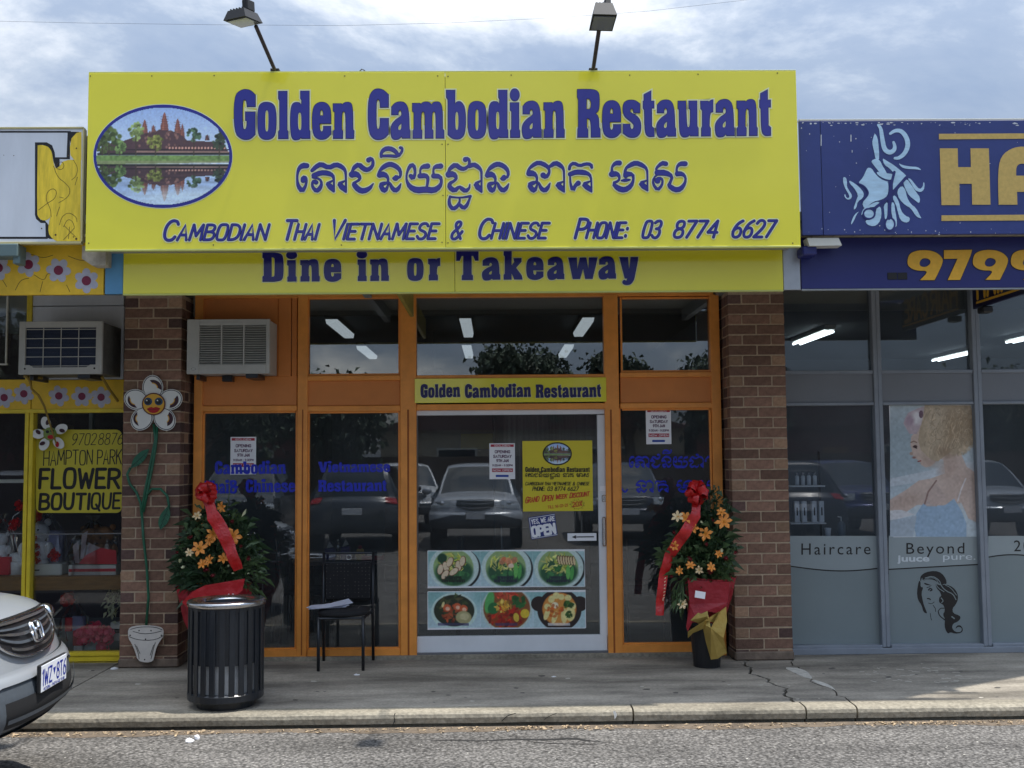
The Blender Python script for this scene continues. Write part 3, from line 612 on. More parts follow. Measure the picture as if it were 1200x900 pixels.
# window beads
def beads(x0, y0, x1, y1, m=m_orange, w=2.2, par=None):
    for q in ((x0, y0, x0 + w, y1), (x1 - w, y0, x1, y1), (x0 + w, y0, x1 - w, y0 + w), (x0 + w, y1 - w, x1 - w, y1)): RB('glazing_bead', m, *q, YG - .028, YG - .004, c=0.001, par=par)
for q in ((236, 482, 348, 762), (360, 482, 469, 761), (727, 478.5, 836, 755), (360, 348, 469, 440), (727, 348, 836, 436)): beads(*q)
# sliding door
door = thing('sliding_door', None, None); door.parent = rest; door.location = (0, 0.02, 0)
m_door = mat('silver_door_frame', lin((224, 227, 230)), .42, metal=.0, ns=3, na=.06)
m_doord = mat('silver_door_frame_edge', lin((110, 112, 116)), .5, metal=.3)
RB('door_rail', m_door, 488, 480, 712, 486, YG - .02, YG + .04, par=door); RB('door_rail', m_door, 488, 745, 712, 764, YG - .02, YG + .04, par=door)
RB('door_stile', m_door, 701.5, 486, 712, 745, YG - .022, YG + .04, par=door); RB('door_stile', m_doord, 488, 486, 490, 745, YG - .01, YG + .04, par=door)
RB('door_glass', m_glass, 490, 486, 701.5, 745, YG + .006, YG + .012, c=0, par=door)
RB('door_track', m_doord, 488, 764, 714, 768, YG - .05, YG + .06, par=door)
RB('door_meeting_edge', m_ink, 578.5, 486, 580.5, 745, YG + .03, YG + .05, par=door)
hd = RB('door_handle', m_steel, 706, 606, 710, 640, YG - .05, YG - .02, par=door, c=.006); RB('door_lock', m_steel, 705.5, 580, 710.5, 588, YG - .035, YG - .02, par=door)
RB('door_label', m_white, 703, 569.5, 712, 575.5, YG - .026, YG - .022, par=door, c=0)
# threshold and step edge
RB('threshold', m_conc2, 228, 768, 846, 773, YR - .03, YG + .1, c=.003)
# room behind
XA, XB = W(222, 560, YG).x, W(850, 560, YG).x
def IB(name, m, x0, x1, y0, y1, z0, z1, par=rest, c=0):
    o = B(name, m, None, x0, x1, y0, y1, z0, z1, c); o.parent = par; o.location = -par_loc(par); return o
IB('interior_floor', m_intfloor, XA, XB, YG + .06, 17, -.05, .0); IB('interior_ceiling', m_ceil, XA, XB, YG + .1, 17, 2.98, 3.06)
IB('interior_wall', m_dark, XA - .1, XA, YG + .1, 17, 0, 3.0); IB('interior_wall', m_dark, XB, XB + .1, YG + .1, 17, 0, 3.0)
IB('back_wall', m_dark, XA, XB, 17, 17.1, 0, 3.0); IB('window_head', m_soffit, XA, XB, YG + .04, YG + .1, 2.9, 3.3)
IB('curtain', mat('grey_curtain', lin((140, 142, 146)), .9, ns=8, na=.4, stretch=(6, 1, .2)), .08, .95, 9.6, 9.66, 1.2, 2.3)
IB('yellow_board', mat('yellow_board', lin((170, 160, 40)), .6), W(540, 516, 12).x, W(579, 516, 12).x, 12, 12.05, WZ(526, 12), WZ(508, 12))  # plain yellow board behind the door glass
IB('service_counter', mat('counter_panel', lin((90, 70, 60)), .6, ns=4, na=.2), -1.4, 1.2, 13.6, 14.2, 0, 1.05)
# building fabric
m_wall = mat('render_wall', lin((150, 148, 140)), .9, ns=2, na=.1)
IB('parapet_wall', m_wall, -9.5, 9.5, YG + .1, YG + .3, 3.06, 3.6); IB('roof', m_wall, -9.5, 9.5, YG + .3, 17.2, 3.1, 3.2)

# ---------------------------------------------------------------- lettering helper
def lettered(parent, spec, Y, off=.003, halo=True, names='lettering', mb=m_blue, mo=m_navy, mh=m_halo, hd=(1.9, .5, -.15), tiny=False):
    """spec(layers) draws; three stacked vinyls joined per colour"""
    A, Bq, C = Flat(Y, off), Flat(Y, off + .0012), Flat(Y, off + .0024)
    if halo: spec([(A, hd[0]), (Bq, hd[1]), (C, hd[2])])
    else: spec([(C, 0)])
    fls = [(A, mh), (Bq, mo), (C, mb)] if halo else [(C, mb)]
    if not C.cuts or tiny:
        r = bpy.data.objects.new(names, None) if False else None
        for i, (fl, m) in enumerate(fls):
            if not fl.m.v: continue
            o = fl.build(names + ('_edge', '_outline', '')[i if halo else 2], m); o.parent = parent; o.location = -par_loc(parent); o['kind'] = 'stuff'
        return o
    n = len(C.cuts); key = {}
    for i in range(n):
        key.setdefault(C.cuts[i][2], []).append(i)
    for q in key.values():
        me = bpy.data.meshes.new('letter'); V = []; F = []; MI = []
        for mi, (fl, m) in enumerate(fls):
            me.materials.append(m)
            for i in q:
                v0, f0 = fl.cuts[i][:2]; v1, f1 = fl.cuts[i + 1][:2] if i + 1 < n else (len(fl.m.v), len(fl.m.f))
                o_ = len(V) - v0; V += fl.m.v[v0:v1]; F += [tuple(k + o_ for k in f) for f in fl.m.f[f0:f1]]; MI += [mi] * (f1 - f0)
        me.from_pydata(V, [], F); me.polygons.foreach_set('material_index', MI); o = link('letter', me, parent); o.location = -par_loc(parent)
    return o

# ---------------------------------------------------------------- big yellow sign
x0, x1, z0, z1 = R4(102, 84.5, 935.5, 290, YS)
big = thing('shop_sign', 'large yellow restaurant sign with blue lettering and an oval temple picture above the awning', 'sign', (x0, YS, z0))
def SB(par, name, m, X0, X1, Y0, Y1, Z0, Z1, c=.002):
    o = B(name, m, None, X0, X1, Y0, Y1, Z0, Z1, c); o.parent = par; o.location = -par_loc(par); return o
xm = W(522, 190, YS).x
SB(big, 'sign_panel', m_sign, x0, xm - .0015, YS, YS + .02, z0, z1, .001); SB(big, 'sign_panel', m_sign, xm + .0015, x1, YS + .001, YS + .02, z0, z1, .001)
m_roof0 = mat('sign_back_steel', lin((96, 96, 92)), .7)
m_edge = mat('sign_edge_trim', lin((205, 208, 120)), .4)
SB(big, 'edge_trim', m_edge, x0, x1, YS - .004, YS + .03, z0 - .012, z0 - .001, .001); SB(big, 'edge_trim', m_edge, x0, x1, YS + .002, YS + .03, z1 + .001, z1 + .010, .001)
SB(big, 'sign_backing', mat('sign_box_steel', lin((150, 150, 148)), .6), x0 + .02, x1 - .02, YS + .03, YF + .06, z0 + .02, z1 - .02)
def golden(L):
    for w, a, b, y0, y1 in (('Golden', 274.5, 415, 163, 162.5), ('Cambodian', 431.5, 661.5, 162.6, 161.2), ('Restaurant', 676.5, 903, 161, 159)): slab_text(L, w, a, b, y0, y1, gap=2.6)
lettered(big, golden, YS, names='restaurant_name')
# Khmer line: pen strokes (x, y, width) in enlarged-crop units
KH = {}
def K(ox, oy, sc, txt):
    out = []
    for st in txt.split('|'):
        out.append([tuple([float(v) for v in w.split(',')]) for w in st.split()])
    return [[(ox + a / sc, oy + b / sc, c / sc) for a, b, c in s_] for s_ in out]
khmer = (K(340, 165, 8.571, "168,252,46 130,250,52 92,275,32 74,330,16 72,400,16 84,460,34 122,508,44 155,460,20 166,410,18 160,372,26 135,372,44 132,400,46"
  "|222,300,30 262,262,40 310,235,46 390,275,40 462,238,44 520,262,40 556,300,24 561,360,14 561,515,14|556,508,20 520,462,60 490,445,20|500,430,30 548,405,10"
  "|240,350,44 310,322,46 380,325,46 430,350,30 441,390,14 441,510,14|438,508,20 405,460,60 375,440,24|380,430,26 428,402,10"
  "|230,368,20 300,385,16 320,430,20 300,480,38 265,508,40 228,470,24 222,430,18 240,405,34 262,420,40"
  "|790,195,46 818,175,26 836,215,24 826,262,30 780,296,40 740,285,44 690,238,44 645,268,36 620,315,14 622,345,50|622,340,58 670,335,54 705,372,28 690,400,18 640,425,18 640,440,44 690,495,52 740,508,50 800,480,36 836,432,6"
  "|1058,372,60 1040,360,40 1096,378,20 1115,330,22 1090,275,38 1030,240,44 985,238,44 930,270,38 895,310,14 900,345,52|905,340,56 950,340,50 985,372,22 984,420,16 940,432,36 905,440,30 930,490,46 955,505,40 982,460,16 984,420,12 1000,420,14 1020,470,34 1056,505,42 1090,480,34 1112,434,6"
  "|915,160,22 915,120,26 950,85,40 1000,78,42 1050,100,40 1090,148,26|915,155,20 1000,152,26 1085,160,26 1125,110,18 1126,75,22 1108,72,24") +
 K(465, 165, 8.571, "140,355,36 160,375,50 186,340,18 180,265,26 150,240,40 118,280,24 98,340,12 98,400,16 130,465,44 200,500,58 290,490,56 370,502,54 430,465,40 452,410,18 435,360,38 370,355,44|370,350,18 366,290,12 385,262,36 440,256,48|232,355,44 290,350,44 315,375,28 308,440,18 295,480,20|238,350,18 234,290,12 260,262,36 310,256,48"
  "|690,190,46 720,178,24 732,215,22 722,255,20 680,285,34 640,280,38 590,240,44 540,275,36 515,315,14 520,345,50|520,340,56 570,335,54 600,372,28 585,400,18 530,430,30 530,470,44 580,505,44 628,462,22 650,480,36 690,508,40 728,480,18 734,440,6"
  "|728,262,26 770,238,44 815,262,38 850,300,20 851,360,14 851,515,14|846,508,20 812,462,60 785,445,20|800,430,30 838,405,10"
  "|1068,372,60 1045,360,36 1104,378,20 1124,330,22 1100,275,38 1040,238,44 995,238,44 945,268,38 908,310,14 912,345,52|918,340,56 960,340,50 990,372,22 990,420,16 950,432,36 918,440,30 940,490,46 965,505,40 990,460,16 992,420,12 1010,420,14 1030,470,34 1066,505,42 1100,480,34 1124,434,6"
  "|535,560,14 525,600,24 530,650,30 565,688,36 610,660,30 632,615,16 632,580,12|628,640,26 670,680,38 705,650,28 725,600,16 740,560,14|540,566,16 640,575,10 740,558,20") +
 K(605, 165, 5.714, "180,232,34 200,245,24 218,222,14 222,195,12 200,165,26 150,145,26 110,165,22 80,195,10 84,220,32|88,218,38 115,220,34 138,240,14 138,275,10 110,285,26 84,295,22 105,325,32 122,336,26 138,305,10 142,275,8 152,285,10 165,320,24 190,336,28 212,315,22 226,285,4"
  "|222,175,16 262,148,30 295,165,26 318,190,12 320,240,8 320,342,8|316,338,12 295,310,40 272,300,14|282,290,20 312,275,6"
  "|355,190,16 360,165,16 385,150,20 425,170,18 465,155,18 500,160,20 505,180,14|360,225,26 400,210,30 450,212,32 490,225,18 503,260,8 503,342,8|500,338,12 475,310,38 450,300,14|458,288,18 495,272,6|360,235,8 362,290,10 378,335,24 395,300,18 415,285,30"
  "|690,150,30 665,150,26 640,175,10 640,205,14 645,225,34|640,225,36 675,222,30 692,245,12 685,270,12 645,285,16 680,320,34 725,332,34 768,305,26 785,262,10 780,225,20 735,225,36|732,235,30 728,190,10 760,165,26 800,148,30 845,165,26 875,190,12 878,240,8 878,334,8|874,330,12 852,302,40 830,292,14|840,282,20 870,267,6|705,268,8 730,265,22 760,262,8"
  "|1000,155,28 975,150,26 935,185,10 940,205,14 950,215,26|945,215,36 1000,215,36 1045,240,18 1030,280,12 1020,300,26 1060,330,32 1100,325,30 1130,285,14 1134,245,10 1110,222,26 1078,222,30|1075,230,16 1072,180,8 1095,155,26 1130,155,30|960,215,10 918,250,8 914,290,12 945,332,20 975,300,12 980,262,10 960,252,24 945,268,38"))
KG = [0] + [1] * 7 + [2, 3, 4, 4] + [5] * 4 + [6] * 4 + [7] + [8] * 3 + [9] * 2 + [10] * 3 + [11] * 5 + [12] * 6 + [13] * 8
def kh_draw(L):
    for i, st in enumerate(khmer):
        for fl, d in L: fl.cut(KG[i]); fl.stroke(st, 1, 1, d)
lettered(big, kh_draw, YS, off=.0035, names='khmer_name', hd=(1.7, .45, -.15))
def tag_line(L):
    for w, a, b in (('CAMBODIAN', 191, 315), ('THAI', 331, 374), ('VIETNAMESE', 386, 514), ('&', 528, 545), ('CHINESE', 560, 643), ('PHONE:', 674, 737), ('03', 752, 776), ('8774', 789, 843), ('6627', 857, 910)):
        yb = 281.5 - (a - 190) * .0052; big_ = w in ('&', '03', '8774', '6627')
        stroke_text(L, w, a, b - (4 if not big_ else 5), yb, yb - (b - a) * .0052, 19 if big_ else 17.5, 2.8, slant=.27, first=1.0 if big_ else 1.26, gap=1.35)
lettered(big, tag_line, YS, off=.0035, names='tag_line', hd=(1.5, .35, -.25))
m_screw = mat('sign_screw', lin((120, 110, 60)), .4, metal=.4)
for px, py in ((106, 88), (178, 88), (251, 87.5), (404, 88), (513, 88), (525, 88.5), (599, 87), (738, 87), (818, 86), (911, 84.6), (104, 284), (250, 286), (518, 168), (525, 168), (519, 228), (525, 228), (400, 286), (518, 283), (525, 283.5), (929, 284)):
    p = W(px, py + 1, YS); MB().lathe([(0, 0), (.005, 0), (.004, -.003), (0, -.003)], n=8).build('screw', m_screw).parent = big
    o = COL.objects[-1]; o.rotation_euler = (-PI / 2, 0, 0); o.location = Vector((p.x, YS - .0005, p.z)) - par_loc(big)
# temple picture
def temple(w=230, h=170):
    r = Ras(w, h, (150, 175, 205)); r.a[:] = 0; 
    for j in range(h):
        t = j / h; r.a[j] = np.array((135, 160, 200)) * (1 - min(t / .5, 1)) + np.array((185, 200, 215)) * min(t / .5, 1)
    stone, st2, dk = (120, 72, 62), (160, 98, 76), (58, 44, 46)
    def tower(cx, top, base, hw, c):
        n = 9; L = []; Rr = []
        for i in range(n):
            t = i / (n - 1); wv = hw * (t ** .62) * (1 + (.10 if i % 2 else -.04)); L.append((cx - wv, top + (base - top) * t)); Rr.append((cx + wv, top + (base - top) * t))
        r.poly(L + Rr[::-1], c); r.poly([(cx, top), (cx - hw * .3, top + (base - top) * .5), (cx - hw * .7, base), (cx - hw * .1, base)], st2, .8)
        for i in range(2, 9): r.line([(cx - hw * .8, top + (base - top) * i / 9), (cx + hw * .8, top + (base - top) * i / 9)], .004, dk, .35)
    tower(.365, .125, .29, .026, stone); tower(.43, .18, .27, .018, stone); tower(.512, .05, .27, .034, stone); tower(.61, .115, .31, .030, stone); tower(.645, .17, .32, .018, stone); tower(.83, .28, .34, .018, dk)
    r.poly([(.30, .30), (.36, .27), (.45, .25), (.47, .23), (.56, .24), (.62, .27), (.66, .31), (.68, .34), (.95, .36), (.99, .47), (.03, .47), (.05, .38), (.2, .35)], (72, 52, 54))
    for i in range(60): x = rng.uniform(.3, .66); y = rng.uniform(.25, .42); r.E(x, y, .008, .014, (lambda q: (int(96 * q), int(68 * q), int(60 * q)))(rng.uniform(.6, 1.6)), 0, .6, .8)
    for i in range(18): r.E(.55 + i * .024, .42, .007, .014, (190, 140, 120), 0, .3); 
    r.line([(.02, .435), (.99, .435)], .006, (40, 32, 36)); r.line([(.3, .455), (.99, .46)], .008, (140, 110, 96)); r.line([(.02, .48), (.99, .478)], .012, (36, 34, 32))
    def tree(cx, cy, rx, ry, c):
        for i in range(46): a = rng.uniform(0, 2 * PI); q = rng.uniform(0, 1) ** .6; k = rng.uniform(.55, 1.35); r.E(cx + rx * q * math.cos(a), cy + ry * q * math.sin(a), rx * .22, ry * .18, tuple(min(255, v * k) for v in c), rng.uniform(0, 3), .5)
        r.line([(cx, cy + ry * .5), (cx, .49)], .006, (60, 50, 40))
    tree(.10, .30, .08, .13, (70, 84, 44)); tree(.3, .25, .06, .09, (112, 128, 72)); tree(.445, .36, .06, .08, (120, 124, 60)); tree(.18, .42, .045, .07, (88, 110, 60)); tree(.73, .28, .05, .07, (62, 84, 60)); tree(.92, .34, .05, .1, (50, 60, 44)); tree(.05, .38, .04, .1, (60, 70, 36))
    r.poly([(0, .495), (1, .495), (1, .56), (0, .585)], (98, 124, 66)); r.noise(.12, (60, 50), ((r.y > .495) & (r.y < .58)).astype(float)); r.poly([(0, .55), (1, .545), (1, .57), (0, .595)], (130, 130, 96), .6)
    # reflection: upper picture flipped
    hl = int(.585 * h); src = r.a[:int(.492 * h)][::-1]; n = h - hl; k = np.linspace(0, len(src) - 1, n).astype(int); rf = src[k] * np.array((.86, .88, .90)); r.a[hl:] = rf
    msk = (r.y > .585).astype(float); r.a = np.clip(r.a, 0, 255); r.noise(.10, (8, 60), msk)
    r.E(.75, .95, .6, .12, (200, 214, 214), 0, .9, .6); r.noise(.035, (110, 80)); r.a = np.clip(r.a * 1.15 + 16, 0, 255); return r
EX0, EY0, EX1, EY1 = 109.5, 122.5, 272.5, 244
fl = Flat(YS, .0015); fl.ell((EX0 + EX1) / 2, (EY0 + EY1) / 2, 82, 61.5, 64); o = fl.build('picture_edge', m_halo); o.parent = big; o.location = -par_loc(big)
fl = Flat(YS, .0025); fl.ell((EX0 + EX1) / 2, (EY0 + EY1) / 2, 81.3, 60.6, 64); o = fl.build('picture_border', m_blue); o.parent = big; o.location = -par_loc(big)
o = temple().sheet('temple_picture', rect_map(112.5, 126, 269.5, 240.5, YS, .004), keep=lambda U, V: ((U - .5) ** 2 + (V - .5) ** 2) < .2495, m=print_mat('glossy_print', .3)); o.parent = big; o.location = -par_loc(big)

# ---------------------------------------------------------------- dine in sign
x0, x1, z0, z1 = R4(144.5, 292, 917.5, 342, YF)
dine = thing('shop_sign', 'long yellow sign reading Dine in or Takeaway, set back below the big sign', 'sign', (x0, YF, z0))
z1 = 3.14; xm = W(533, 318, YF).x
SB(dine, 'sign_panel', m_sign, x0, xm - .0015, YF, YF + .02, z0, z1, .001); SB(dine, 'sign_panel', m_sign, xm + .0015, x1, YF + .0012, YF + .02, z0, z1, .001)
SB(dine, 'sign_backing', m_roof0, x0 + .01, x1 - .01, YF + .021, YF + .05, z0 + .004, z1)
SB(dine, 'edge_trim', m_edge, x0, x1, YF - .004, YF + .03, z0 - .010, z0 - .001, .001)
def dine_t(L):
    for w, a, b in (('D', 308, 332), ('in', 337, 374.5), ('e', 380, 399.5), ('in', 419.5, 455.5), ('o', 477.5, 496), ('r', 502, 515.5), ('T', 535, 560.5), ('a', 565, 586), ('k', 590.5, 612), ('e', 617, 636.5), ('a', 641.5, 661), ('w', 666, 700), ('a', 701.5, 721.5), ('y', 726, 747.5)):
        yb = 330.2 - (a - 308) * .0092; slab_text(L, w, a, b, yb, yb - (b - a) * .009, vs=.60, gap=5.5)
lettered(dine, dine_t, YF, names='dine_in_lettering', mb=mat('navy_blue_vinyl', lin((28, 26, 112)), .2), hd=(1.1, .4, -.1))
SB(dine, 'end_cap', m_alu, x1 + .004, W(938, 315, YF).x, YF + .004, YF + .03, z0, z1); 
SB(dine, 'end_cap', mat('sky_blue_paint', lin((92, 150, 190)), .6, ns=4, na=.12), W(123, 318, YF).x, x0 - .003, YF + .004, YF + .03, z0, z1)
# ---------------------------------------------------------------- name board over the door
x0, x1, z0, z1 = R4(486, 443, 710.5, 471.5, YR - .015)
nb = thing('name_board', 'small yellow name board screwed to the orange frame above the sliding door', 'sign', (x0, YR, z0))
SB(nb, 'board', m_sign, x0, x1, YR - .015, YR - .001, z0, z1, .001)
def nb_t(L):
    for w, a, b in (('Golden', 493, 539), ('Cambodian', 545, 622), ('Restaurant', 628, 704)): slab_text(L, w, a, b, 466, 465, vs=.27, gap=3)
lettered(nb, nb_t, YR - .015, names='board_lettering', hd=(.6, .25, 0), mb=mat('board_navy_vinyl', lin((30, 26, 92)), .3))


# ---------------------------------------------------------------- awning over the footpath
aw = thing('awning', 'long flat awning with pale slatted underside running above the footpath', 'awning', (0, YF, 3.19))
def P_(par, o): o.parent = par; o.location = -par_loc(par); return o
m_roof = mat('galvanised_roof_sheet', lin((150, 155, 158)), .5, metal=.4, ns=3, na=.15)
P_(aw, MB().prism([(-9.5, YN + .04), (3.85, YN + .04), (7.0, YG + .1), (-9.5, YG + .1)], 3.30, 3.36, 'z').build('roof_sheet', m_roof))  # unseen right end is cut diagonally to shape the sunlit patch on the footpath
m_sof = mat('slatted_soffit_paint', lin((172, 164, 146)), .75, ns=5, na=.12)
def soffit(xa, xb, wdt=.145):
    x = xa
    while x < xb - .02:
        P_(aw, MB().box(x + .004, min(x + wdt, xb) - .004, YN + .03, YG - .09, 3.21, 3.225, .002).build('soffit_board', m_sof)); x += wdt
soffit(W(936, 280, YN).x, 3.84); soffit(-4.6, W(101, 285, YN).x)
P_(aw, MB().box(W(101, 285, YN).x, W(936, 280, YN).x, YF + .07, YG - .09, 3.16, 3.18).build('soffit_sheet', m_soffit))
P_(aw, MB().prism([(-9.5, YN + .06), (3.83, YN + .06), (6.9, YG - .05), (-9.5, YG - .05)], 3.236, 3.295, 'z').build('awning_frame', m_roof))  # follows the roof sheet's diagonal cut so the sun patch stays open
for x in (-4.3, -1.1, 1.9, 4.2): P_(aw, MB().box(x, x + .06, YF + .05, YG, 3.04, 3.15).build('support_beam', m_roof))
# ---------------------------------------------------------------- salon signs (right)
m_sblue = mat('salon_blue_paint', lin((44, 58, 118)), .42, ns=1.6, na=.14, bump=.0006, bs=25)
m_sblue2 = mat('salon_dark_blue_paint', lin((36, 42, 108)), .4, ns=2, na=.10)
m_gold = mat('gold_lettering_paint', lin((196, 166, 92)), .6, ns=40, na=.12)
m_gold2 = mat('bright_gold_paint', lin((232, 176, 48)), .5, ns=30, na=.08)
x0 = x_s0 = W(938.5, 210, YN).x; z0 = WZ(275, YN, 1000); z1 = WZ(141.5, YN, 1000)
sg = thing('shop_sign', 'blue salon sign with pale hair emblem and gold capital letters, right of the yellow sign', 'sign', (x0, YN, z0))
xa = W(963, 210, YN).x
SB(sg, 'sign_board', m_sblue, x0, xa - .002, YN, YN + .03, z0, z1, .002); SB(sg, 'sign_board', m_sblue, xa + .002, 4.3, YN, YN + .03, z0, z1, .002)
SB(sg, 'top_flashing', m_whitep, x0, 4.3, YN + .002, YN + .05, z1 + .002, z1 + .014, .001)
m_pale = mat('pale_blue_paint', lin((172, 204, 226)), .55, ns=9, na=.16, stretch=(1, 1, 4))
def cr(t): return [(980 + float(a) / 6.425, 135 + float(b) / 6.425) for a, b in (w.split(',') for w in t.split())]
emb = ["290,135 310,170 318,240 322,300 320,340 295,335 285,280 268,210 278,165", "235,395 265,400 290,440 330,480 380,500 392,520 390,590 372,620 330,640 280,650 230,690 210,705 192,660 240,600 235,570 205,525 160,515 200,470 220,425",
"260,345 300,325 330,345 345,380 365,410 385,450 330,440 300,400 275,370", "345,322 380,345 430,375 480,415 520,450 530,470 480,520 440,570 425,575 425,500 435,440 400,400 360,375", "400,440 425,445 420,470 410,490 360,480 310,450 300,425 340,435",
"300,480 350,490 400,505 370,505 320,495", "455,570 490,530 520,560 530,620 560,670 600,700 630,760 642,780 600,765 560,700 520,680 470,630", "500,500 530,480 560,520 600,580 630,620 625,668 590,640 550,610 520,560", "535,475 560,480 590,520 625,560 650,540 655,500 665,520 658,565 630,582 590,565 560,510",
"95,490 130,510 170,540 208,585 200,625 160,650 150,700 125,715 150,640 165,600 130,545 100,515", "50,465 72,470 80,500 78,540 100,575 118,605 110,632 80,638 58,610 65,590 75,625 98,622 95,600 70,560 50,510",
"172,722 150,750 135,790 110,830 112,800 135,750", "305,690 335,690 340,760 320,815 280,840 230,825 215,790 260,790 290,755", "185,760 195,715 225,690 300,650 330,660 300,690 240,695 205,730",
"355,680 385,650 385,700 382,770 365,790 360,730", "412,655 435,660 440,710 450,760 457,820 440,852 440,800 415,760", "420,620 440,600 470,650 485,720 520,760 552,770 550,800 520,812 480,790 462,730 450,680", "465,360 500,378 560,388 610,390 645,415 600,408 530,405 490,395"]
def emblem(L):
    for fl, d in L:
        for t in emb:
            p = chaikin(cr(t), [False] * 40, 1); fl.poly([p])
        for t, w in (("315,75 335,100 345,180 360,260 400,285 435,265 440,235 430,205", None), ("405,140 440,115 490,118 530,170 540,230 515,290 470,325 440,325", None)):
            p = cr(t); n = len(p); ww = [3 + 2.6 * math.sin(PI * i / (n - 1)) for i in range(n)]; fl.stroke([(a, b, c) for (a, b), c in zip(p, ww)], 1)
        fl.ell(980 + 245 / 6.425, 135 + 743 / 6.425, 5.6, 4.9); fl.ell(980 + 402 / 6.425, 135 + 822 / 6.425, 4.7, 6.2)
lettered(sg, emblem, YN, off=.001, halo=False, names='hair_emblem', mb=m_pale)
def sciss(L):
    for fl, d in L:
        fl.stroke(cr("525,470 430,575 380,630 290,700"), 3.4); fl.stroke(cr("435,430 412,520 398,640 395,780"), 3.2)
        for cx, cy, rx, ry in ((245, 743, 6.8, 6), (402, 822, 5.8, 7.4)):
            p = [(980 + cx / 6.425 + rx * math.cos(a * PI / 8), 135 + cy / 6.425 + ry * math.sin(a * PI / 8)) for a in range(17)]; fl.stroke(p, 2.0, 0)
        fl.stroke(cr("160,515 205,530 240,575 236,605 195,650"), 1.6)
lettered(sg, sciss, YN, off=.0035, halo=False, names='scissors_emblem', mb=m_sblue2)
def ha(L):
    for fl, d in L:
        fl.cut(); fl.poly([[(1101, 174), (1122, 174), (1122.5, 196), (1137.5, 196), (1137, 174), (1158.5, 174), (1160.5, 240), (1139, 240), (1138.5, 215.5), (1124, 215.5), (1124.5, 240.5), (1103, 240.5)]])
        A_ = chaikin([(1170, 240), (1169, 205), (1172, 183), (1188, 172), (1208, 172), (1222, 183), (1226, 205), (1227, 239), (1206, 239), (1205.5, 225), (1191.5, 225), (1192, 240)], [True, False, False, False, False, False, False, True, True, True, True, True])
        fl.cut(); fl.poly([A_, chaikin([(1190.5, 206), (1190.5, 196), (1194, 192), (1202, 192), (1205, 196), (1205, 206)], [True, False, False, False, False, True])])
        fl.cut(); fl.poly([[(1100, 157), (1290, 156), (1290, 162), (1100, 163.5)]]); fl.cut(); fl.poly([[(1103, 252.5), (1290, 251), (1290, 258), (1103, 259)]])
lettered(sg, ha, YN, off=.0015, halo=False, names='gold_lettering', mb=m_gold)
m_chip = mat('bare_primer', lin((196, 200, 206)), .8)
fl = Flat(YN, .0008)
for i in range(120):
    x = random.uniform(939, 1215); y = 143.5 + abs(random.gauss(0, 1.5)) if i < 60 else random.choice((random.uniform(146, 272), random.uniform(268, 275))); r = random.uniform(.2, .9); fl.ell(x, y, r * random.uniform(.6, 3.5 if i < 60 else 1.2), r, 7)
for q in ((961.6, 158, 962.6, 171), (996.5, 158, 997.6, 166), (998, 176, 998.8, 179)): fl.rect(*q)
o = P_(sg, fl.build('paint_chips', m_chip)); o['kind'] = 'stuff'
z0 = WZ(338, YF, 1000); x0 = W(938.5, 310, YF).x
sg2 = thing('shop_sign', 'dark blue fascia sign with gold phone digits below the salon sign', 'sign', (x0, YF, z0))
SB(sg2, 'sign_board', m_sblue2, x0 + .002, 4.3, YF + .002, YF + .03, z0, 3.205, .002); SB(sg2, 'edge_trim', m_roof, x0 + .002, 4.3, YF + .004, YF + .03, z0 - .012, z0 - .001, .001)
def dig(L):
    def nine(ox, oy=0):
        return [chaikin([(ox + a, 293 + oy + b) for a, b in ((0, 12), (3, 3), (16, -.5), (32, 1), (42, 9), (41, 17), (32, 35), (15, 35), (26, 24), (10, 24), (1, 19))], [0, 0, 0, 0, 0, 0, 1, 1, 0, 0, 0]), chaikin([(ox + a, 293 + oy + b) for a, b in ((14, 14), (18, 9), (26, 10), (28, 15), (22, 20), (15, 19))], [0] * 6)]
    for fl, d in L:
        fl.cut(); fl.poly(nine(1063, .3), d); fl.cut(); fl.poly([[(1106, 293.3), (1139, 292.8), (1137, 300), (1125, 328), (1110.5, 328.2), (1122, 303.2), (1106, 303.4)]], d)
        fl.cut(); fl.poly(nine(1139.5, 0), d); fl.cut(); fl.poly(nine(1184, -.3), d)
lettered(sg2, dig, YF, off=.001, names='phone_digits', mb=m_gold2, mo=m_gold2, mh=m_ink, hd=(.7, 0, 0))
for a in (1040, 1052): SB(sg2, 'vent', m_ink, W(a, 323, YF).x, W(a + 11, 323, YF).x, YF - .003, YF + .002, WZ(327.5, YF, 1050), WZ(319.5, YF, 1050), 0)
# rubbish jammed under the sign corner
sc = thing('cover_strip', 'torn white cover strip under the left end of the blue salon sign', 'cover strip', (W(965, 285, YN).x, YN, WZ(285, YN, 965)))
P_(sc, MB().prism([(W(947, 285, YN + .05).x, WZ(289, YN + .05, 965)), (W(985, 285, YN + .05).x, WZ(292, YN + .05, 965) + .02), (W(984, 285, YN).x, WZ(278, YN, 965)), (W(947, 285, YN).x, WZ(278, YN, 965))], YN + .02, YN + .12).build('strip', m_whitep))
P_(sc, MB().box(W(943, 285, YN).x, W(960, 285, YN).x, YN + .05, YN + .2, WZ(297, YN, 965), WZ(286, YN, 965), .01).build('bracket', m_sblue2))
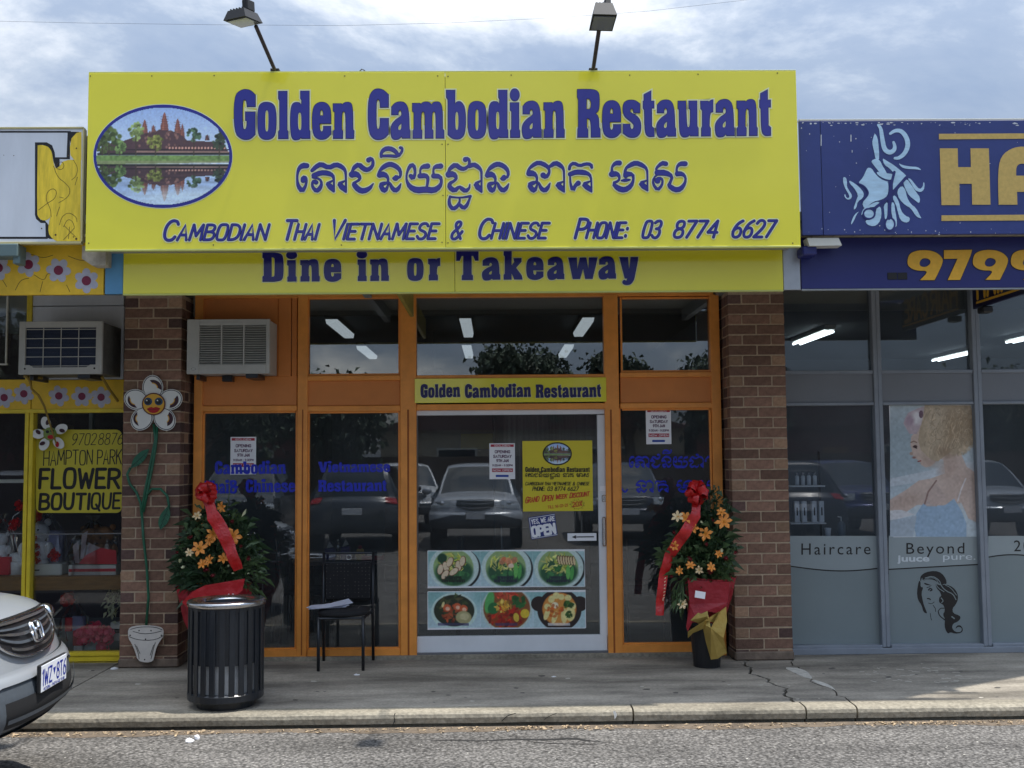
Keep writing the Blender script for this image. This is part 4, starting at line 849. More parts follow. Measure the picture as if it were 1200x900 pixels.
# blade sign under the salon awning
bl = thing('hanging_sign', 'dark sign with gold letters hanging crosswise under the awning before the salon', 'sign', (4.10, 8.2, 2.9))
z0, z1 = 2.90, 3.19
P_(bl, MB().box(4.10, 4.13, 7.62, 9.0, z0, z1, .004).build('board', mat('blade_sign_blue', lin((26, 26, 62)), .4)))
fm = lambda x, y, d: (4.099 - d, 8.96 - x, z0 + y)
fl = Flat(0, 0, fm)
stroke_text([(fl, 0)], 'HAIR', .06, .62, .085, .085, -.20, .045, gap=1.6); stroke_text([(fl, 0)], 'CARE', .70, 1.26, .085, .085, -.20, .045, gap=1.6); fl.rect(.03, .035, 1.33, .055)
o = P_(bl, fl.build('gold_lettering', m_gold2)); o['kind'] = 'stuff'
P_(bl, MB().box(4.07, 4.16, 8.75, 8.86, 2.84, 2.895, .01).build('sensor', m_black))
# ---------------------------------------------------------------- salon shopfront
m_grey = mat('grey_frame_paint', lin((132, 139, 148)), .45, ns=4, na=.12, bump=.0005, bs=40)
m_greyp = mat('grey_panel_paint', lin((118, 122, 128)), .55, ns=1.5, na=.06)
sal = thing('hair_salon', 'grey framed hair salon shopfront with frosted lower windows, right of the brick pillar', 'building', (0, 0, 0))
def SBx(name, m, x0, y0, x1, y1, Ya=YR, Yb=YG + .03, c=.004, par=None, **kw): return P_(par or sal, FB(name, m, None, x0, y0, x1, y1, Ya, Yb, c, **kw))
Xe = 4.75
def SBr(name, m, xa, xb, za, zb, Ya=YR, Yb=YG + .03, c=.004): return P_(sal, B(name, m, None, xa, xb, Ya, Yb, za, zb, c))
XM = [W(929, 560, YP).x - .01, W(1034, 600, YR).x, W(1152, 600, YR).x, 4.92]
zt, zs, zp0, zp1, ztop = WZ(474, YR, 1100), WZ(755, YR, 1100), WZ(435.5, YR, 1060), WZ(472, YR, 1060), 3.12
for x in XM: 
    for k in (0, 1): SBr('frame_post', m_grey, x - .036 + .037 * k, x - .001 + .037 * k, .05, ztop, YR + .004 * k, YG + .04)
for a, b in zip(XM, XM[1:]):
    a += .038; b -= .038
    SBr('sill', m_grey, a, b, .0, zs, YR - .01, YG + .05); SBr('frame_rail', m_grey, a, b, zt - .0, zt + .025, YR + .006); SBr('frame_rail', m_grey, a, b, zp0 - .015, zp0 + .015, YR + .006)
    SBr('transom_panel', m_greyp, a, b, zt + .026, zp0 - .016, YR + .02, YG + .02, 0)
    SBr('window_pane', m_glass3, a, b, zs, zt, YG, YG + .006, 0); SBr('window_pane', m_glass, a, b, zp0 + .015, ztop, YG, YG + .006, 0)
SBr('sill_board', m_grey, XM[0], XM[-1], -.0, .05, YR - .03, YR - .012, .004)
# frosted film, inside face of the glass
m_film = mat('frosted_film', lin((126, 137, 139)), .75, ns=1.3, na=.06); m_film2 = mat('frosted_film_pale', lin((148, 158, 160)), .75, ns=1.3, na=.06)
m_film3 = mat('white_window_lettering', lin((206, 214, 218)), .6)
def curve(px): return 664 + 5 * math.sin((px - 930) / 36.0) if px < 1035 else (667 - (px - 1045) * .055 if px < 1150 else 654 - 4 * math.sin((px - 1152) / 22))
for (pa, pb) in ((924, 1031.5), (1041.5, 1149.5), (1158, 1262)):
    n = 24; V = []; top = 628
    xs_ = [pa + (pb - pa) * i / n for i in range(n + 1)]
    fl = Flat(YG, .001); fl.poly([[(pa, top), (pb, top)] + [(x, curve(x)) for x in xs_[::-1]]]); P_(sal, fl.build('frosted_film', m_film2))
    fl = Flat(YG, .0011); fl.poly([[(x, curve(x)) for x in xs_] + [(pb, 755), (pa, 755)]]); P_(sal, fl.build('frosted_film', m_film))
    fl = Flat(YG, .002); fl.stroke([(x, curve(x)) for x in xs_], 1.4, 0); P_(sal, fl.build('film_line', m_ink))
def bfont(text, px0, px1, py, h, Y, m, parent, name='lettering', off=.0025, bold=0.0, spacing=1.0, yslope=-.006):
    cu = bpy.data.curves.new(name, 'FONT'); cu.body = text; cu.resolution_u = 3; cu.offset = bold; cu.space_character = spacing
    ob = bpy.data.objects.new('tmp', cu); COL.objects.link(ob); bpy.context.view_layer.update()
    me = bpy.data.meshes.new_from_object(ob.evaluated_get(bpy.context.evaluated_depsgraph_get())); bpy.data.objects.remove(ob)
    n = len(me.vertices); co = np.empty(n * 3); me.vertices.foreach_get('co', co); co = co.reshape(-1, 3); xa, xb = co[:, 0].min(), co[:, 0].max(); cap = .70
    kx_ = (px1 - px0) / (xb - xa)
    for i, v in enumerate(me.vertices):
        qx = px0 + (co[i, 0] - xa) * kx_; p = W(qx, py + (qx - px0) * yslope - co[i, 1] / cap * h, Y); v.co = (p.x, Y - off, p.z)
    me.materials.clear(); me.materials.append(m); o = link(name, me, None); P_(parent, o); o['kind'] = 'stuff'; return o
bfont('Haircare', 939, 1020, 650, 13.5, YG, m_ink, sal, spacing=1.25); bfont('Beyond', 1062, 1130, 649, 13, YG, m_ink, sal, spacing=1.2); bfont('2014', 1188, 1230, 646, 13, YG, m_ink, sal, spacing=1.2)
bfont('juuce', 1051, 1089, 658, 7.5, YG, m_film3, sal, bold=.03, off=.0032); bfont('pure.', 1105, 1143, 656, 8, YG, m_film3, sal, off=.0032)
# line portrait of a long-haired head on the film
lg = ["215,310 200,300 182,400 190,470 225,520 240,580 275,595 262,560 245,520 232,470 222,410 240,360 215,360", "210,300 215,260 260,228 340,215 400,235 440,290 445,335 420,330 400,345 370,320 330,295 280,290 250,300 235,305 228,270",
 "345,325 380,345 440,335 500,360 540,410 545,470 520,520 495,545 500,590 560,610 568,635 540,665 500,680 490,720 520,755 570,755 580,720 545,705 520,730 530,700 565,692 590,730 575,762 520,770 475,755 460,770 440,750 425,700 430,640 410,600 430,570 420,520 395,505 375,490 380,445 400,440 385,400 355,370",
 "240,318 290,335 320,350 300,345 255,340"]
def crw(t): return [(1050 + float(a) / 7.5, 640 + float(b) / 7.5) for a, b in (w.split(',') for w in t.split())]
fl = Flat(YG, .0025)
for t in lg: p = crw(t); fl.poly([chaikin(p, [False] * len(p), 1)])
for t, w in (("215,300 228,262 265,235", 1.2), ("370,575 380,610 430,650", 1.2), ("325,520 345,545 348,575", .8), ("300,590 305,630 312,650", .7), ("370,570 390,545 420,545", 1.0), ("285,385 300,368 320,385 300,392", 1.5), ("270,365 300,355", .8), ("275,460 295,462 300,470", 1.4), ("285,500 310,508 335,490", .7)): fl.stroke(crw(t), w, 1)
o = P_(sal, fl.build('head_emblem', m_ink)); o['kind'] = 'stuff'
fl = Flat(YG, .0042)
for t, w in (("255,280 320,262 380,300 395,350 440,395 500,420 525,470", 1.1), ("300,300 345,320 365,365 420,400", .9), ("235,300 300,275 350,285 380,340", .7), ("430,340 480,365 530,430", .8), ("395,455 415,480 400,495", 1.2), ("490,620 510,635", 1.6)): fl.stroke(crw(t), w, 1)
o = P_(sal, fl.build('head_highlights', m_film)); o['kind'] = 'stuff'
# portrait poster behind the middle pane
def portrait(w=190, h=290):
    r = Ras(w, h, (196, 208, 214)); r.E(.15, .35, .3, .3, (168, 184, 192), 0, .9); r.poly([(0, .56), (1, .42), (1, .52), (0, .62)], (206, 212, 218), .7)
    sk, sk2, sk3 = (206, 186, 174), (182, 158, 144), (150, 124, 112)
    r.poly([(.0, .80), (.0, .72), (.18, .645), (.32, .575), (.45, .56), (.62, .52), (.60, .42), (.55, .40), (.78, .34), (.86, .47), (.95, .51), (1, .52), (1, .90), (.88, .86), (.8, .74), (.62, .78), (.42, .76), (.30, .76), (.12, .84), (0, .86)], sk)
    r.E(.8, .62, .16, .14, sk2, .3, .9, .5); r.E(.18, .73, .16, .05, sk2, -.3, .9, .6); r.E(.66, .47, .10, .09, sk2, .5, .9, .7)
    r.poly([(.24, .24), (.23, .31), (.25, .345), (.235, .375), (.27, .39), (.28, .405), (.33, .425), (.35, .455), (.40, .475), (.46, .465), (.53, .42), (.62, .40), (.60, .2), (.35, .15)], sk); r.E(.45, .42, .1, .05, sk2, .3, .9, .7)
    r.line([(.235, .285), (.27, .275), (.30, .285)], .004, sk3); r.E(.285, .315, .022, .010, (90, 70, 72), .1, .4); r.line([(.262, .318), (.30, .328)], .004, (60, 46, 50)); r.E(.27, .40, .02, .008, (160, 120, 112), 0, .8); r.line([(.315, .43), (.345, .425)], .004, (150, 70, 70)); r.E(.24, .37, .02, .012, sk2)
    r.poly([(.22, .22), (.15, .14), (.2, .06), (.33, .02), (.42, 0), (.40, .12), (.34, .16), (.3, .22)], (196, 180, 186)); r.E(.3, .1, .06, .05, (226, 222, 224), 0, .6); r.E(.35, .07, .025, .03, (120, 96, 110)); r.E(.22, .12, .05, .04, (180, 160, 172), 0, .7)
    hair = (184, 166, 142); r.poly([(.39, .0), (.90, .0), (.955, .08), (.96, .18), (.93, .28), (.84, .345), (.76, .37), (.68, .36), (.60, .395), (.54, .43), (.47, .42), (.41, .385), (.35, .345), (.315, .27), (.33, .2), (.37, .1)], hair); r.E(.74, .17, .17, .13, (164, 142, 116), .3, .9, .7); r.E(.5, .14, .12, .14, (206, 192, 170), 0, .9, .6); r.E(.62, .36, .10, .04, (150, 128, 106), .3, .9, .6); r.E(.44, .3, .08, .09, (200, 184, 160), .4, .9, .5)
    for i in range(240):
        a = rng.uniform(.40, .9); b = rng.uniform(.02, .33); q = rng.uniform(.02, .09); th = rng.uniform(0, 6.3); k = rng.uniform(.78, 1.22); c = tuple(min(240, v * k) for v in hair)
        if rng.uniform() < .6: r.line([(a, b), (a - q * .35, b + q * .5), (a - q * .3 + q * .3 * math.cos(th), b + q)], .0022, c, .8)
        else: r.line([(a + q * .5 * math.cos(th + k2), b + q * .35 * math.sin(th + k2)) for k2 in (0, .8, 1.6, 2.4, 3.2)], .0024, c, .8)
    for i in range(120):
        a = rng.uniform(-2.0, 1.5); q = rng.uniform(.9, 1.12); kk = rng.uniform(.85, 1.18); r.E(.67 + .285 * q * math.cos(a), .17 + .20 * q * math.sin(a), .022, .014, tuple(min(240, v * kk) for v in hair), rng.uniform(0, 3), .8, .6)
    for i in range(16):
        a, b = rng.uniform(.84, .95), rng.uniform(.03, .3); q = rng.uniform(.03, .06); r.line([(a + q * math.cos(k2), b + q * .7 * math.sin(k2)) for k2 in (0, .7, 1.4, 2.1, 2.8, 3.6)], .002, (176, 154, 128), .8)
    r.poly([(.30, 1), (.26, .9), (.30, .82), (.40, .72), (.50, .765), (.62, .76), (.72, .71), (.80, .80), (.86, .9), (.86, 1)], (160, 184, 206)); r.poly([(.36, .74), (.44, .62), (.54, .60), (.62, .70), (.52, .77), (.42, .77)], (196, 176, 166), .9)
    r.line([(.39, .75), (.43, .66), (.52, .575)], .006, (150, 124, 116)); r.line([(.76, .73), (.80, .64), (.85, .56)], .005, (214, 206, 204)); r.poly([(0, .80), (.12, .795), (.28, .83), (.12, .86), (0, .875)], (214, 214, 216)); r.poly([(0, .875), (.3, .84), (.26, 1), (0, 1)], (176, 188, 198))
    for i in range(14): x = rng.uniform(.3, .8); r.line([(x, .8), (x - .05, 1)], .004, (156, 178, 200), .4)
    r.noise(.03, (50, 70)); return r
po = thing('portrait_poster', 'tall poster of a curly blonde head in profile behind the middle salon window', 'poster', (W(1093, 550, YG).x, YG + .03, 1.5))
P_(po, portrait().sheet('portrait_print', rect_map(1043, 475, 1147, 629, YG, .0015), m=print_mat('gloss_window_print', .07)))
P_(po, MB().box(*[f(W(x_, 550, YG + .026).x) for f, x_ in ((float, 1043), (float, 1147))], YG - .0012, YG - .0002, WZ(629, YG, 1095), WZ(475, YG + .026, 1095)).build('backing', m_white))
# salon interior
def SI(name, m, x0, x1, y0, y1, z0, z1, c=0): return P_(sal, B(name, m, None, x0, x1, y0, y1, z0, z1, c))
XS0 = W(929, 560, YP).x
SI('interior_floor', m_intfloor, XS0, 8, YG + .06, 15, -.05, 0); SI('interior_ceiling', m_ceil, XS0, 8, YG + .06, 15, 3.02, 3.08); SI('back_wall', m_dark, XS0, 8, 15, 15.1, 0, 3.02)
SI('interior_wall', m_dark, 8, 8.1, YG + .06, 15, 0, 3.02); SI('window_head', m_soffit, XS0, 5, YG + .04, YG + .1, 2.92, 3.3)
# product shelf with white bottles seen through the first pane
sh = thing('product_shelf', 'glass product shelf standing behind the first salon window', 'shelf', (W(940, 600, 9.4).x, 9.5, 0))
for py in (569, 612.5): P_(sh, B('shelf', m_white, None, W(925, 600, 9.4).x, W(966, 600, 9.4).x, 9.35, 9.55, WZ(py + 1.5, 9.4, 940), WZ(py, 9.4, 940), .001))
P_(sh, B('shelf_post', m_ink, None, W(920, 600, 9.5).x, W(922, 600, 9.5).x, 9.5, 9.53, 0, 1.7, .001)); P_(sh, B('shelf_post', m_ink, None, W(963, 600, 9.5).x, W(965, 600, 9.5).x, 9.56, 9.58, 0, 1.7, .001))
m_bot = mat('white_bottle', lin((222, 226, 230)), .3)
wh = ('first', 'second', 'third', 'fourth')
for k in range(4):
    x = W(935 + 7.0 * k, 600, 9.42).x; t = thing('shampoo_bottle', wh[k] + ' silver topped bottle from the pillar on the upper salon shelf', 'bottle', (x, 9.42, WZ(568.5, 9.42, 940)), group='bottles on the upper shelf')
    MB().lathe([(0, 0), (.018, 0), (.018, .075), (.012, .085), (0, .085)], n=10).build('body', m_bot, t, True); MB().lathe([(0, .086), (.013, .086), (.013, .115), (0, .115)], n=10).build('cap', m_steel, t, True)
for k in range(4):
    x = W(933.5 + 8.6 * k + (3 if k > 1 else 0), 600, 9.42).x; t = thing('product_box', wh[k] + ' white carton from the pillar on the lower salon shelf', 'carton', (x, 9.42, WZ(612, 9.42, 940)), group='cartons on the lower shelf')
    MB().box(-.021, .021, -.02, .02, 0, .185, .002).build('carton', m_bot, t); MB().box(-.006, .006, -.0215, -.0205, .06, .13).build('print', m_ink, t)
t = thing('pump_bottle', 'clear pump bottle on the ledge behind the first salon window', 'bottle', (W(986, 620, 9.5).x, 9.5, WZ(628, 9.5, 980) - .02))
MB().lathe([(0, 0), (.034, 0), (.036, .01), (.036, .12), (.012, .15), (0, .15)], n=14).build('body', mat('grey_plastic', lin((110, 124, 134)), .2), t, True); MB().tube([(0, 0, .15), (0, 0, .185), (-.03, 0, .19)], .006).build('pump', m_bot, t)
t = thing('paper_cup', 'white paper cup beside the pump bottle behind the salon window', 'cup', (W(970, 620, 9.4).x, 9.4, WZ(628, 9.4, 980) - .02)); MB().lathe([(0, 0), (.022, 0), (.03, .09), (.026, .09), (.02, .01)], n=12).build('cup', m_white, t, True)
SI('window_ledge', m_dark, XS0, W(1030, 600, 9.3).x, 9.3, 9.75, WZ(628, 9.4, 980) - .06, WZ(628, 9.4, 980) - .022)
# ---------------------------------------------------------------- fluorescent lights
m_tube = mat('lit_diffuser', (.8, .8, .8), .5, emit=(.93, .97, 1), es=.45); m_tube2 = mat('lit_tube', (.8, .8, .8), .5, emit=(.9, .97, 1), es=3.2)
wl = ['left front', 'middle front', 'right front', 'left rear', 'middle rear', 'right rear']
for k, (px, Y0) in enumerate(((388, 9.62), (545, 9.62), (690, 9.62), (423, 11.9), (546.5, 11.9), (667, 11.9))):
    x = W(px, 385, Y0).x; t = thing('ceiling_light', 'fluorescent light box on the restaurant ceiling, %s of six' % wl[k], 'light', (x, Y0, 2.98), group='fluorescent lights in the restaurant')
    MB().box(-.058, .058, 0, 1.2, -.045, 0, .004).build('housing', mat('lamp_housing', lin((130, 126, 118)), .6), t); MB().prism([(-.054, -.046), (-.044, -.085), (.044, -.085), (.054, -.046)], 0.01, 1.19).build('diffuser', m_tube, t)
for k, (X_, Y, lab) in enumerate(((3.49, 11.58, 'front left'), (6.04, 13.85, 'rear'), (5.95, 11.55, 'front right'))):
    t = thing('ceiling_light', 'bright bare twin tube light on the salon ceiling, %s of three' % lab, 'light', (X_, Y, 3.02), rad(90), group='tube lights in the salon')
    MB().box(-.62, .62, -.06, .06, -.05, 0, .004).build('housing', m_whitep, t)
    for s_ in (-.04, .04): MB().tube([(-.6, s_, -.072), (.6, s_, -.072)], .013).build('tube', m_tube2, t)
pl = thing('pendant_lamp', 'small dark pendant lamp hanging behind the window above the door', 'lamp', (W(508, 395, 11).x, 11, 2.55)); MB().lathe([(.11, 0), (.09, .03), (.02, .06), (0, .065)], n=18).build('lamp_shade', m_dark, pl, True); MB().tube([(0, 0, .06), (0, 0, .43)], .005).build('cord', m_black, pl)


# ---------------------------------------------------------------- flower shop (left)
m_fyel = mat('flower_shop_yellow_paint', lin((226, 184, 40)), .5, ns=6, na=.16, bump=.0006, bs=30)
m_fyel2 = mat('yellow_frame_paint', lin((222, 196, 48)), .45, ns=8, na=.14)
m_maroon = mat('maroon_paint', lin((120, 28, 60)), .5, ns=60, na=.2); m_petal = mat('grey_white_paint', lin((178, 178, 190)), .6, ns=25, na=.10)
m_wht2 = mat('weathered_white_board', lin((208, 213, 220)), .6, ns=1.8, na=.08, stretch=(3, 1, .7))
m_brown = mat('brown_brush_paint', lin((80, 56, 24)), .6)
x1 = W(96, 215, YN).x; z0, z1 = WZ(283.5, YN, 50), WZ(151, YN, 50)
fs = thing('shop_sign', 'white shop sign with a yellow scrolled letter end, left of the large yellow sign', 'sign', (x1, YN, z0))
SB(fs, 'sign_board', m_wht2, -4.7, x1, YN, YN + .03, z0, z1, .002)
for q in ((-4.7, x1 + .004, z1 + .0, z1 + .012), (-4.7, x1 + .004, z0 - .014, z0 - .0)): SB(fs, 'edge_trim', mat('cream_trim', lin((190, 180, 130)), .5), q[0], q[1], YN - .008, YN + .04, q[2], q[3], .001)
SB(fs, 'edge_trim', mat('cream_trim', (0, 0, 0)), x1, x1 + .012, YN - .006, YN + .04, z0, z1, .001)
def c3(t): return [(float(a) / 4.29, 140 + float(b) / 4.286) for a, b in (w.split(',') for w in t.split())]
fl = Flat(YN, .0008); fl.rect(-20, 153.5, 83, 155.5); fl.rect(-20, 277.5, 56, 280)
for t in ("176,115 176,480 182,500 205,520 228,520 230,590 250,600 270,600 270,560 220,500 205,505 190,480 190,130 215,128 245,140 262,170 270,215 285,245 300,235 300,195 278,195 275,165 262,130 235,115", "340,65 352,65 352,200 276,198 276,190 335,190", "345,62 400,62 355,120"): fl.poly([c3(t)])
P_(fs, fl.build('black_outline', m_ink))['kind'] = 'stuff'
fl = Flat(YN, .0016)
fl.poly([chaikin(c3("190,130 215,128 245,138 262,165 268,215 280,250 300,235 320,205 408,200 405,612 285,612 262,598 243,570 245,520 256,480 248,500 220,510 195,495 186,470"), [True] + [False] * 7 + [True, True, True] + [False] * 7, 1)])
fl.poly([c3("410,62 385,68 360,95 352,140 355,180 370,200 410,205")])
P_(fs, fl.build('painted_letter', mat('streaked_yellow_paint', lin((226, 196, 52)), .5, ns=10, na=.22, stretch=(4, 1, .6))))['kind'] = 'stuff'
fl = Flat(YN, .0024)
for t in ("275,215 280,245 310,255 325,235 315,212 290,218 285,235", "270,235 290,290 330,320 355,350 345,390 295,420", "195,455 240,420 275,400 288,365 270,345 240,360 230,400 255,450 258,490", "370,205 392,240 385,285 360,305", "390,290 378,330", "300,440 285,485", "300,530 310,490 345,465 385,490 388,515", "320,540 340,500 365,510 375,540", "325,535 380,590", "375,545 320,605", "350,540 345,600", "300,390 320,395"): fl.stroke(c3(t), .55, 2)
for a, b, r in ((280, 580, 1.2), (384, 600, 1.4), (210, 548, .9), (385, 145, .9), (345, 182, 1.0), (70, 182, .6), (20, 180, .5), (370, 590, .8)): fl.ell(a / 4.29, 140 + b / 4.286, r, r, 8)
P_(fs, fl.build('brush_scrolls', m_brown))['kind'] = 'stuff'
def daisy(par, cx, cy, Y, R, rc, off=.001, rot=0.0, n=6):
    fl = Flat(Y, off)
    for k in range(n):
        a = rot + 2 * PI * k / n; P = []
        for i in range(12):
            b = 2 * PI * i / 12; lx = R * .62 + R * .40 * math.cos(b); ly = R * .34 * math.sin(b); P.append((cx + lx * math.cos(a) - ly * math.sin(a), cy + lx * math.sin(a) + ly * math.cos(a)))
        fl.poly([P])
    fl.ell(cx, cy, R * .45, R * .45, 12)
    f2 = Flat(Y, off + .0012); f2.ell(cx, cy, rc, rc, 18); V = len(fl.m.v); F1 = len(fl.m.f)
    me = bpy.data.meshes.new('daisy'); me.from_pydata(fl.m.v + f2.m.v, [], fl.m.f + [tuple(i + V for i in f) for f in f2.m.f]); me.materials.append(m_petal); me.materials.append(m_maroon)
    for i, p in enumerate(me.polygons): p.material_index = 0 if i < F1 else 1
    o = link('daisy', me); P_(par, o); o['kind'] = 'stuff'
z0 = WZ(345.5, YF, 60); ff = thing('fascia_board', 'yellow painted fascia with grey daisies below the white shop sign at the left', 'fascia', (-3.5, YF, z0))
SB(ff, 'board', m_fyel, -4.7, W(121.5, 318, YF).x, YF, YF + .03, z0, 3.20, .002)
for cx, cy, rt in ((-2, 314, .2), (33.4, 310, .4), (68.6, 316.8, .1), (101.4, 329, .5)): daisy(ff, cx, cy, YF, 14.5, 5.6, rot=rt)
fl = Flat(YF, .0008)
for p in ([(20, 300), (32, 296), (50, 303), (62, 299)], [(40, 322), (52, 330), (56, 318), (70, 328)], [(80, 300), (95, 306), (110, 304), (121, 312)], [(18, 340), (24, 328), (34, 326)], [(78, 334), (82, 342)], [(3, 328), (8, 336)], [(50, 330), (47, 342)]): fl.stroke(p, .6, 2)
P_(ff, fl.build('vine_lines', m_brown))['kind'] = 'stuff'
wl_ = thing('lamp_box', 'grey green awning light box under the left end of the white sign', 'light box', (-3.6, YN, 3.1)); P_(wl_, MB().box(-4.6, W(22, 295, YN).x, YN - .02, YN + .12, WZ(301, YN, 10), WZ(286, YN, 10), .006).build('box', mat('grey_green_paint', lin((92, 112, 112)), .5)))
P_(wl_, MB().box(W(15, 295, YN).x, W(23, 295, YN).x, YN + .0, YN + .10, WZ(309, YN, 10), WZ(300, YN, 10), .004).build('bracket', mat('grey_green_paint', (0, 0, 0))))
pb = thing('peeling_bracket', 'peeling cream bracket block between the yellow fascia and the pale blue end panel', 'bracket', (W(110, 302, YF).x, YF, 3.0))
P_(pb, MB().prism([(W(96, 300, YF - .12).x, WZ(303, YF - .12, 110)), (W(108, 300, YF - .12).x, WZ(311, YF - .12, 110)), (W(124, 300, YF - .12).x, WZ(311, YF - .12, 110)), (W(124, 300, YF - .12).x, WZ(288, YF - .12, 110)), (W(96, 300, YF - .12).x, WZ(288, YF - .12, 110))], YF - .12, YF - .01).build('block', mat('peeling_cream_paint', lin((176, 168, 152)), .8, ns=14, na=.35)))
B('party_wall', mat('dark_red_brickwork', lin((84, 48, 44)), .9, ns=18, na=.35), None, W(97, 220, YN + .12).x, W(108, 220, YN + .12).x, YN + .08, YN + .2, 3.37, 3.93, label='strip of dark red brickwork between the white sign and the large yellow sign', cat='wall')
flo = thing('flower_shop', 'yellow framed flower shop front at the left with a display window full of gifts', 'building', (0, 0, 0))
def FS(name, m, x0, y0, x1, y1, Ya=YR, Yb=YG + .03, c=.003, par=None): return P_(par or flo, FB(name, m, None, x0, y0, x1, y1, Ya, Yb, c))
XPa = W(147, 560, YP).x
FS('beam', m_fyel, -60, 445, 36, 483, YR, YG + .02); FS('beam', m_fyel, 37, 445, 145, 483, YR, YG + .02)
FS('frame_rail', m_fyel2, -60, 479.5, 145, 484, YR - .012, YG)
for a, b in ((26, 30.5), (31.5, 36)): FS('frame_post', m_fyel2, a, 484, b, 770, YR - .004 * (a > 30), YG + .03)
FS('frame_post', m_fyel2, 30.5, 345, 37, 445, YR, YG + .03)
FS('wall_board', m_wht2, 37, 346, 145, 358, YR + .01, YG + .03); FS('wall_board', m_wht2, 37, 359, 145, 445, YR + .012, YG + .03)
FS('window_pane', m_glass2, -60, 346, 30, 445, YG, YG + .006, 0); FS('window_trim', m_whitep, 6.5, 346, 8.5, 426, YG - .03, YG - .01); FS('window_trim', m_whitep, -60, 426, 8.5, 428, YG - .03, YG - .01)
FS('window_pane', m_glass2, -60, 484, 26, 765, YG, YG + .006, 0); FS('window_pane', m_glass2, 36, 484, 145, 765, YG, YG + .006, 0)
FS('glass_joint', m_steel, 36, 625, 145, 626.4, YG - .003, YG, 0); FS('glass_joint', m_steel, -60, 625, 26, 626.4, YG - .003, YG, 0)
m_wood = mat('shelf_timber', lin((150, 108, 58)), .6, ns=6, na=.25, stretch=(1, 1, 8)); 
FS('display_shelf', m_wood, -60, 676, 145, 692, YG + .03, YG + .65, .004); FS('sill', m_fyel2, 60, 765, 145, 769, YR - .02, YG + .03); FS('sill', m_fyel2, -60, 769.5, 145, 776, YR - .01, YG + .03); FS('sill_board', mat('worn_yellow_wood', lin((176, 156, 60)), .8, ns=14, na=.35), -60, 776, 145, 784, YR, YG + .03)
Xl = W(146, 560, YG).x
def FI(name, m, *a, c=0): return P_(flo, B(name, m, None, *a, c))
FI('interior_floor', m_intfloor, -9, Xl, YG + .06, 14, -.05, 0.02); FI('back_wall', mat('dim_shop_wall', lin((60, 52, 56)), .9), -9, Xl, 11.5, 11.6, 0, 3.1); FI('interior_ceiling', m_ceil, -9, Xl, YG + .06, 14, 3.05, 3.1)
FI('interior_wall', m_dark, Xl, Xl + .03, YG + .06, 14, 0, 3.1); FI('window_head', m_soffit, -9, Xl, YG + .04, YG + .1, 2.95, 3.3)
FI('shop_divider', mat('pale_panel', lin((150, 156, 160)), .7), W(104, 500, 9.9).x, W(108, 500, 9.9).x, 9.9, 9.95, 1.3, 2.4); FI('back_shelf', m_whitep, -9, -3.2, 10.3, 10.6, WZ(566, 10.3, 10), WZ(562, 10.3, 10))
for cx, cy, rt in ((5, 466, .2), (28, 461.5, .4), (69, 464, .3), (96, 464.5, 0), (118.5, 465.5, .5)): daisy(flo, cx, cy, YR, 12.3, 4.4, rot=rt)
# painted panel on the flower shop window
x0, x1, z0, z1 = R4(42, 503.5, 143.5, 601, YG - .003)
fp2 = thing('window_sign', 'hand painted yellow panel reading Hampton Park Flower Boutique on the flower shop window', 'sign', (x0, YG, z0))
fl = Flat(YG - .003, 0); r = 7; pp = []
for cx, cy, a0 in ((42 + r, 503.5 + r, PI), (143 - r, 503.5 + r, 1.5 * PI), (143 - r, 601 - r, 0), (42 + r, 601 - r, .5 * PI)): pp += [(cx + r * math.cos(a0 + k * PI / 10), cy + r * math.sin(a0 + k * PI / 10)) for k in range(6)]
fl.poly([pp]); P_(fp2, fl.build('panel', mat('olive_yellow_paint', lin((196, 182, 50)), .55, ns=3, na=.08)))
fl = Flat(YG - .003, .0012); L_ = [(fl, 0)]
stroke_text(L_, '9702 8876', 84, 143, 521.5, 520.5, 13, .9, slant=.15, gap=1.4, space=1.0); stroke_text(L_, 'HAMPTON', 51, 108, 545, 544, 16.5, 1.2, slant=.04, gap=1.2, jit=1.2); stroke_text(L_, 'PARK', 114, 142, 544, 543.5, 16.5, 1.3, slant=.04, gap=1.3)
stroke_text(L_, 'FLOWER', 46.5, 139, 572, 571, 21.5, 3.9, slant=.06, gap=1.5, jit=1.0); stroke_text(L_, 'BOUTI', 46.5, 104, 596.5, 596, 17.5, 3.5, slant=.08, gap=1.6, jit=.8); stroke_text(L_, 'QUE', 107, 140, 596, 595.5, 17.5, 2.8, slant=.08, gap=1.6)
lo = P_(fp2, fl.build('lettering', m_ink)); lo['kind'] = 'stuff'
# small flower ornament with bamboo
m_bamboo = mat('bamboo_cane', lin((150, 122, 48)), .5, ns=10, na=.2)
def px3(x, y, Y): p = W(x, y, Y); return (p.x, p.y, p.z)
bc = thing('bamboo_cane', 'thin curved bamboo cane hanging from the left air conditioner over the window sign', 'cane', px3(35, 445, 8.9))
P_(bc, MB().tube([px3(x, y, Y) for x, y, Y in ((30, 440, 8.75), (35, 446, 8.8), (37, 456, 8.85), (45, 463, 8.9), (52, 476, 8.95), (57, 492, 8.98), (62, 508, 9.0), (66, 520, 9.0))], [.012, .011, .010, .010, .009, .008, .007, .006]).build('cane', m_bamboo, None, True)); P_(bc, MB().tube([px3(28, 441, 8.78), px3(50, 443, 8.8)], .012).build('cane', m_bamboo)); P_(bc, MB().tube([px3(119, 441, 8.8), px3(128, 456, 8.9), px3(138, 470, 9.02)], .012).build('cane', m_bamboo))
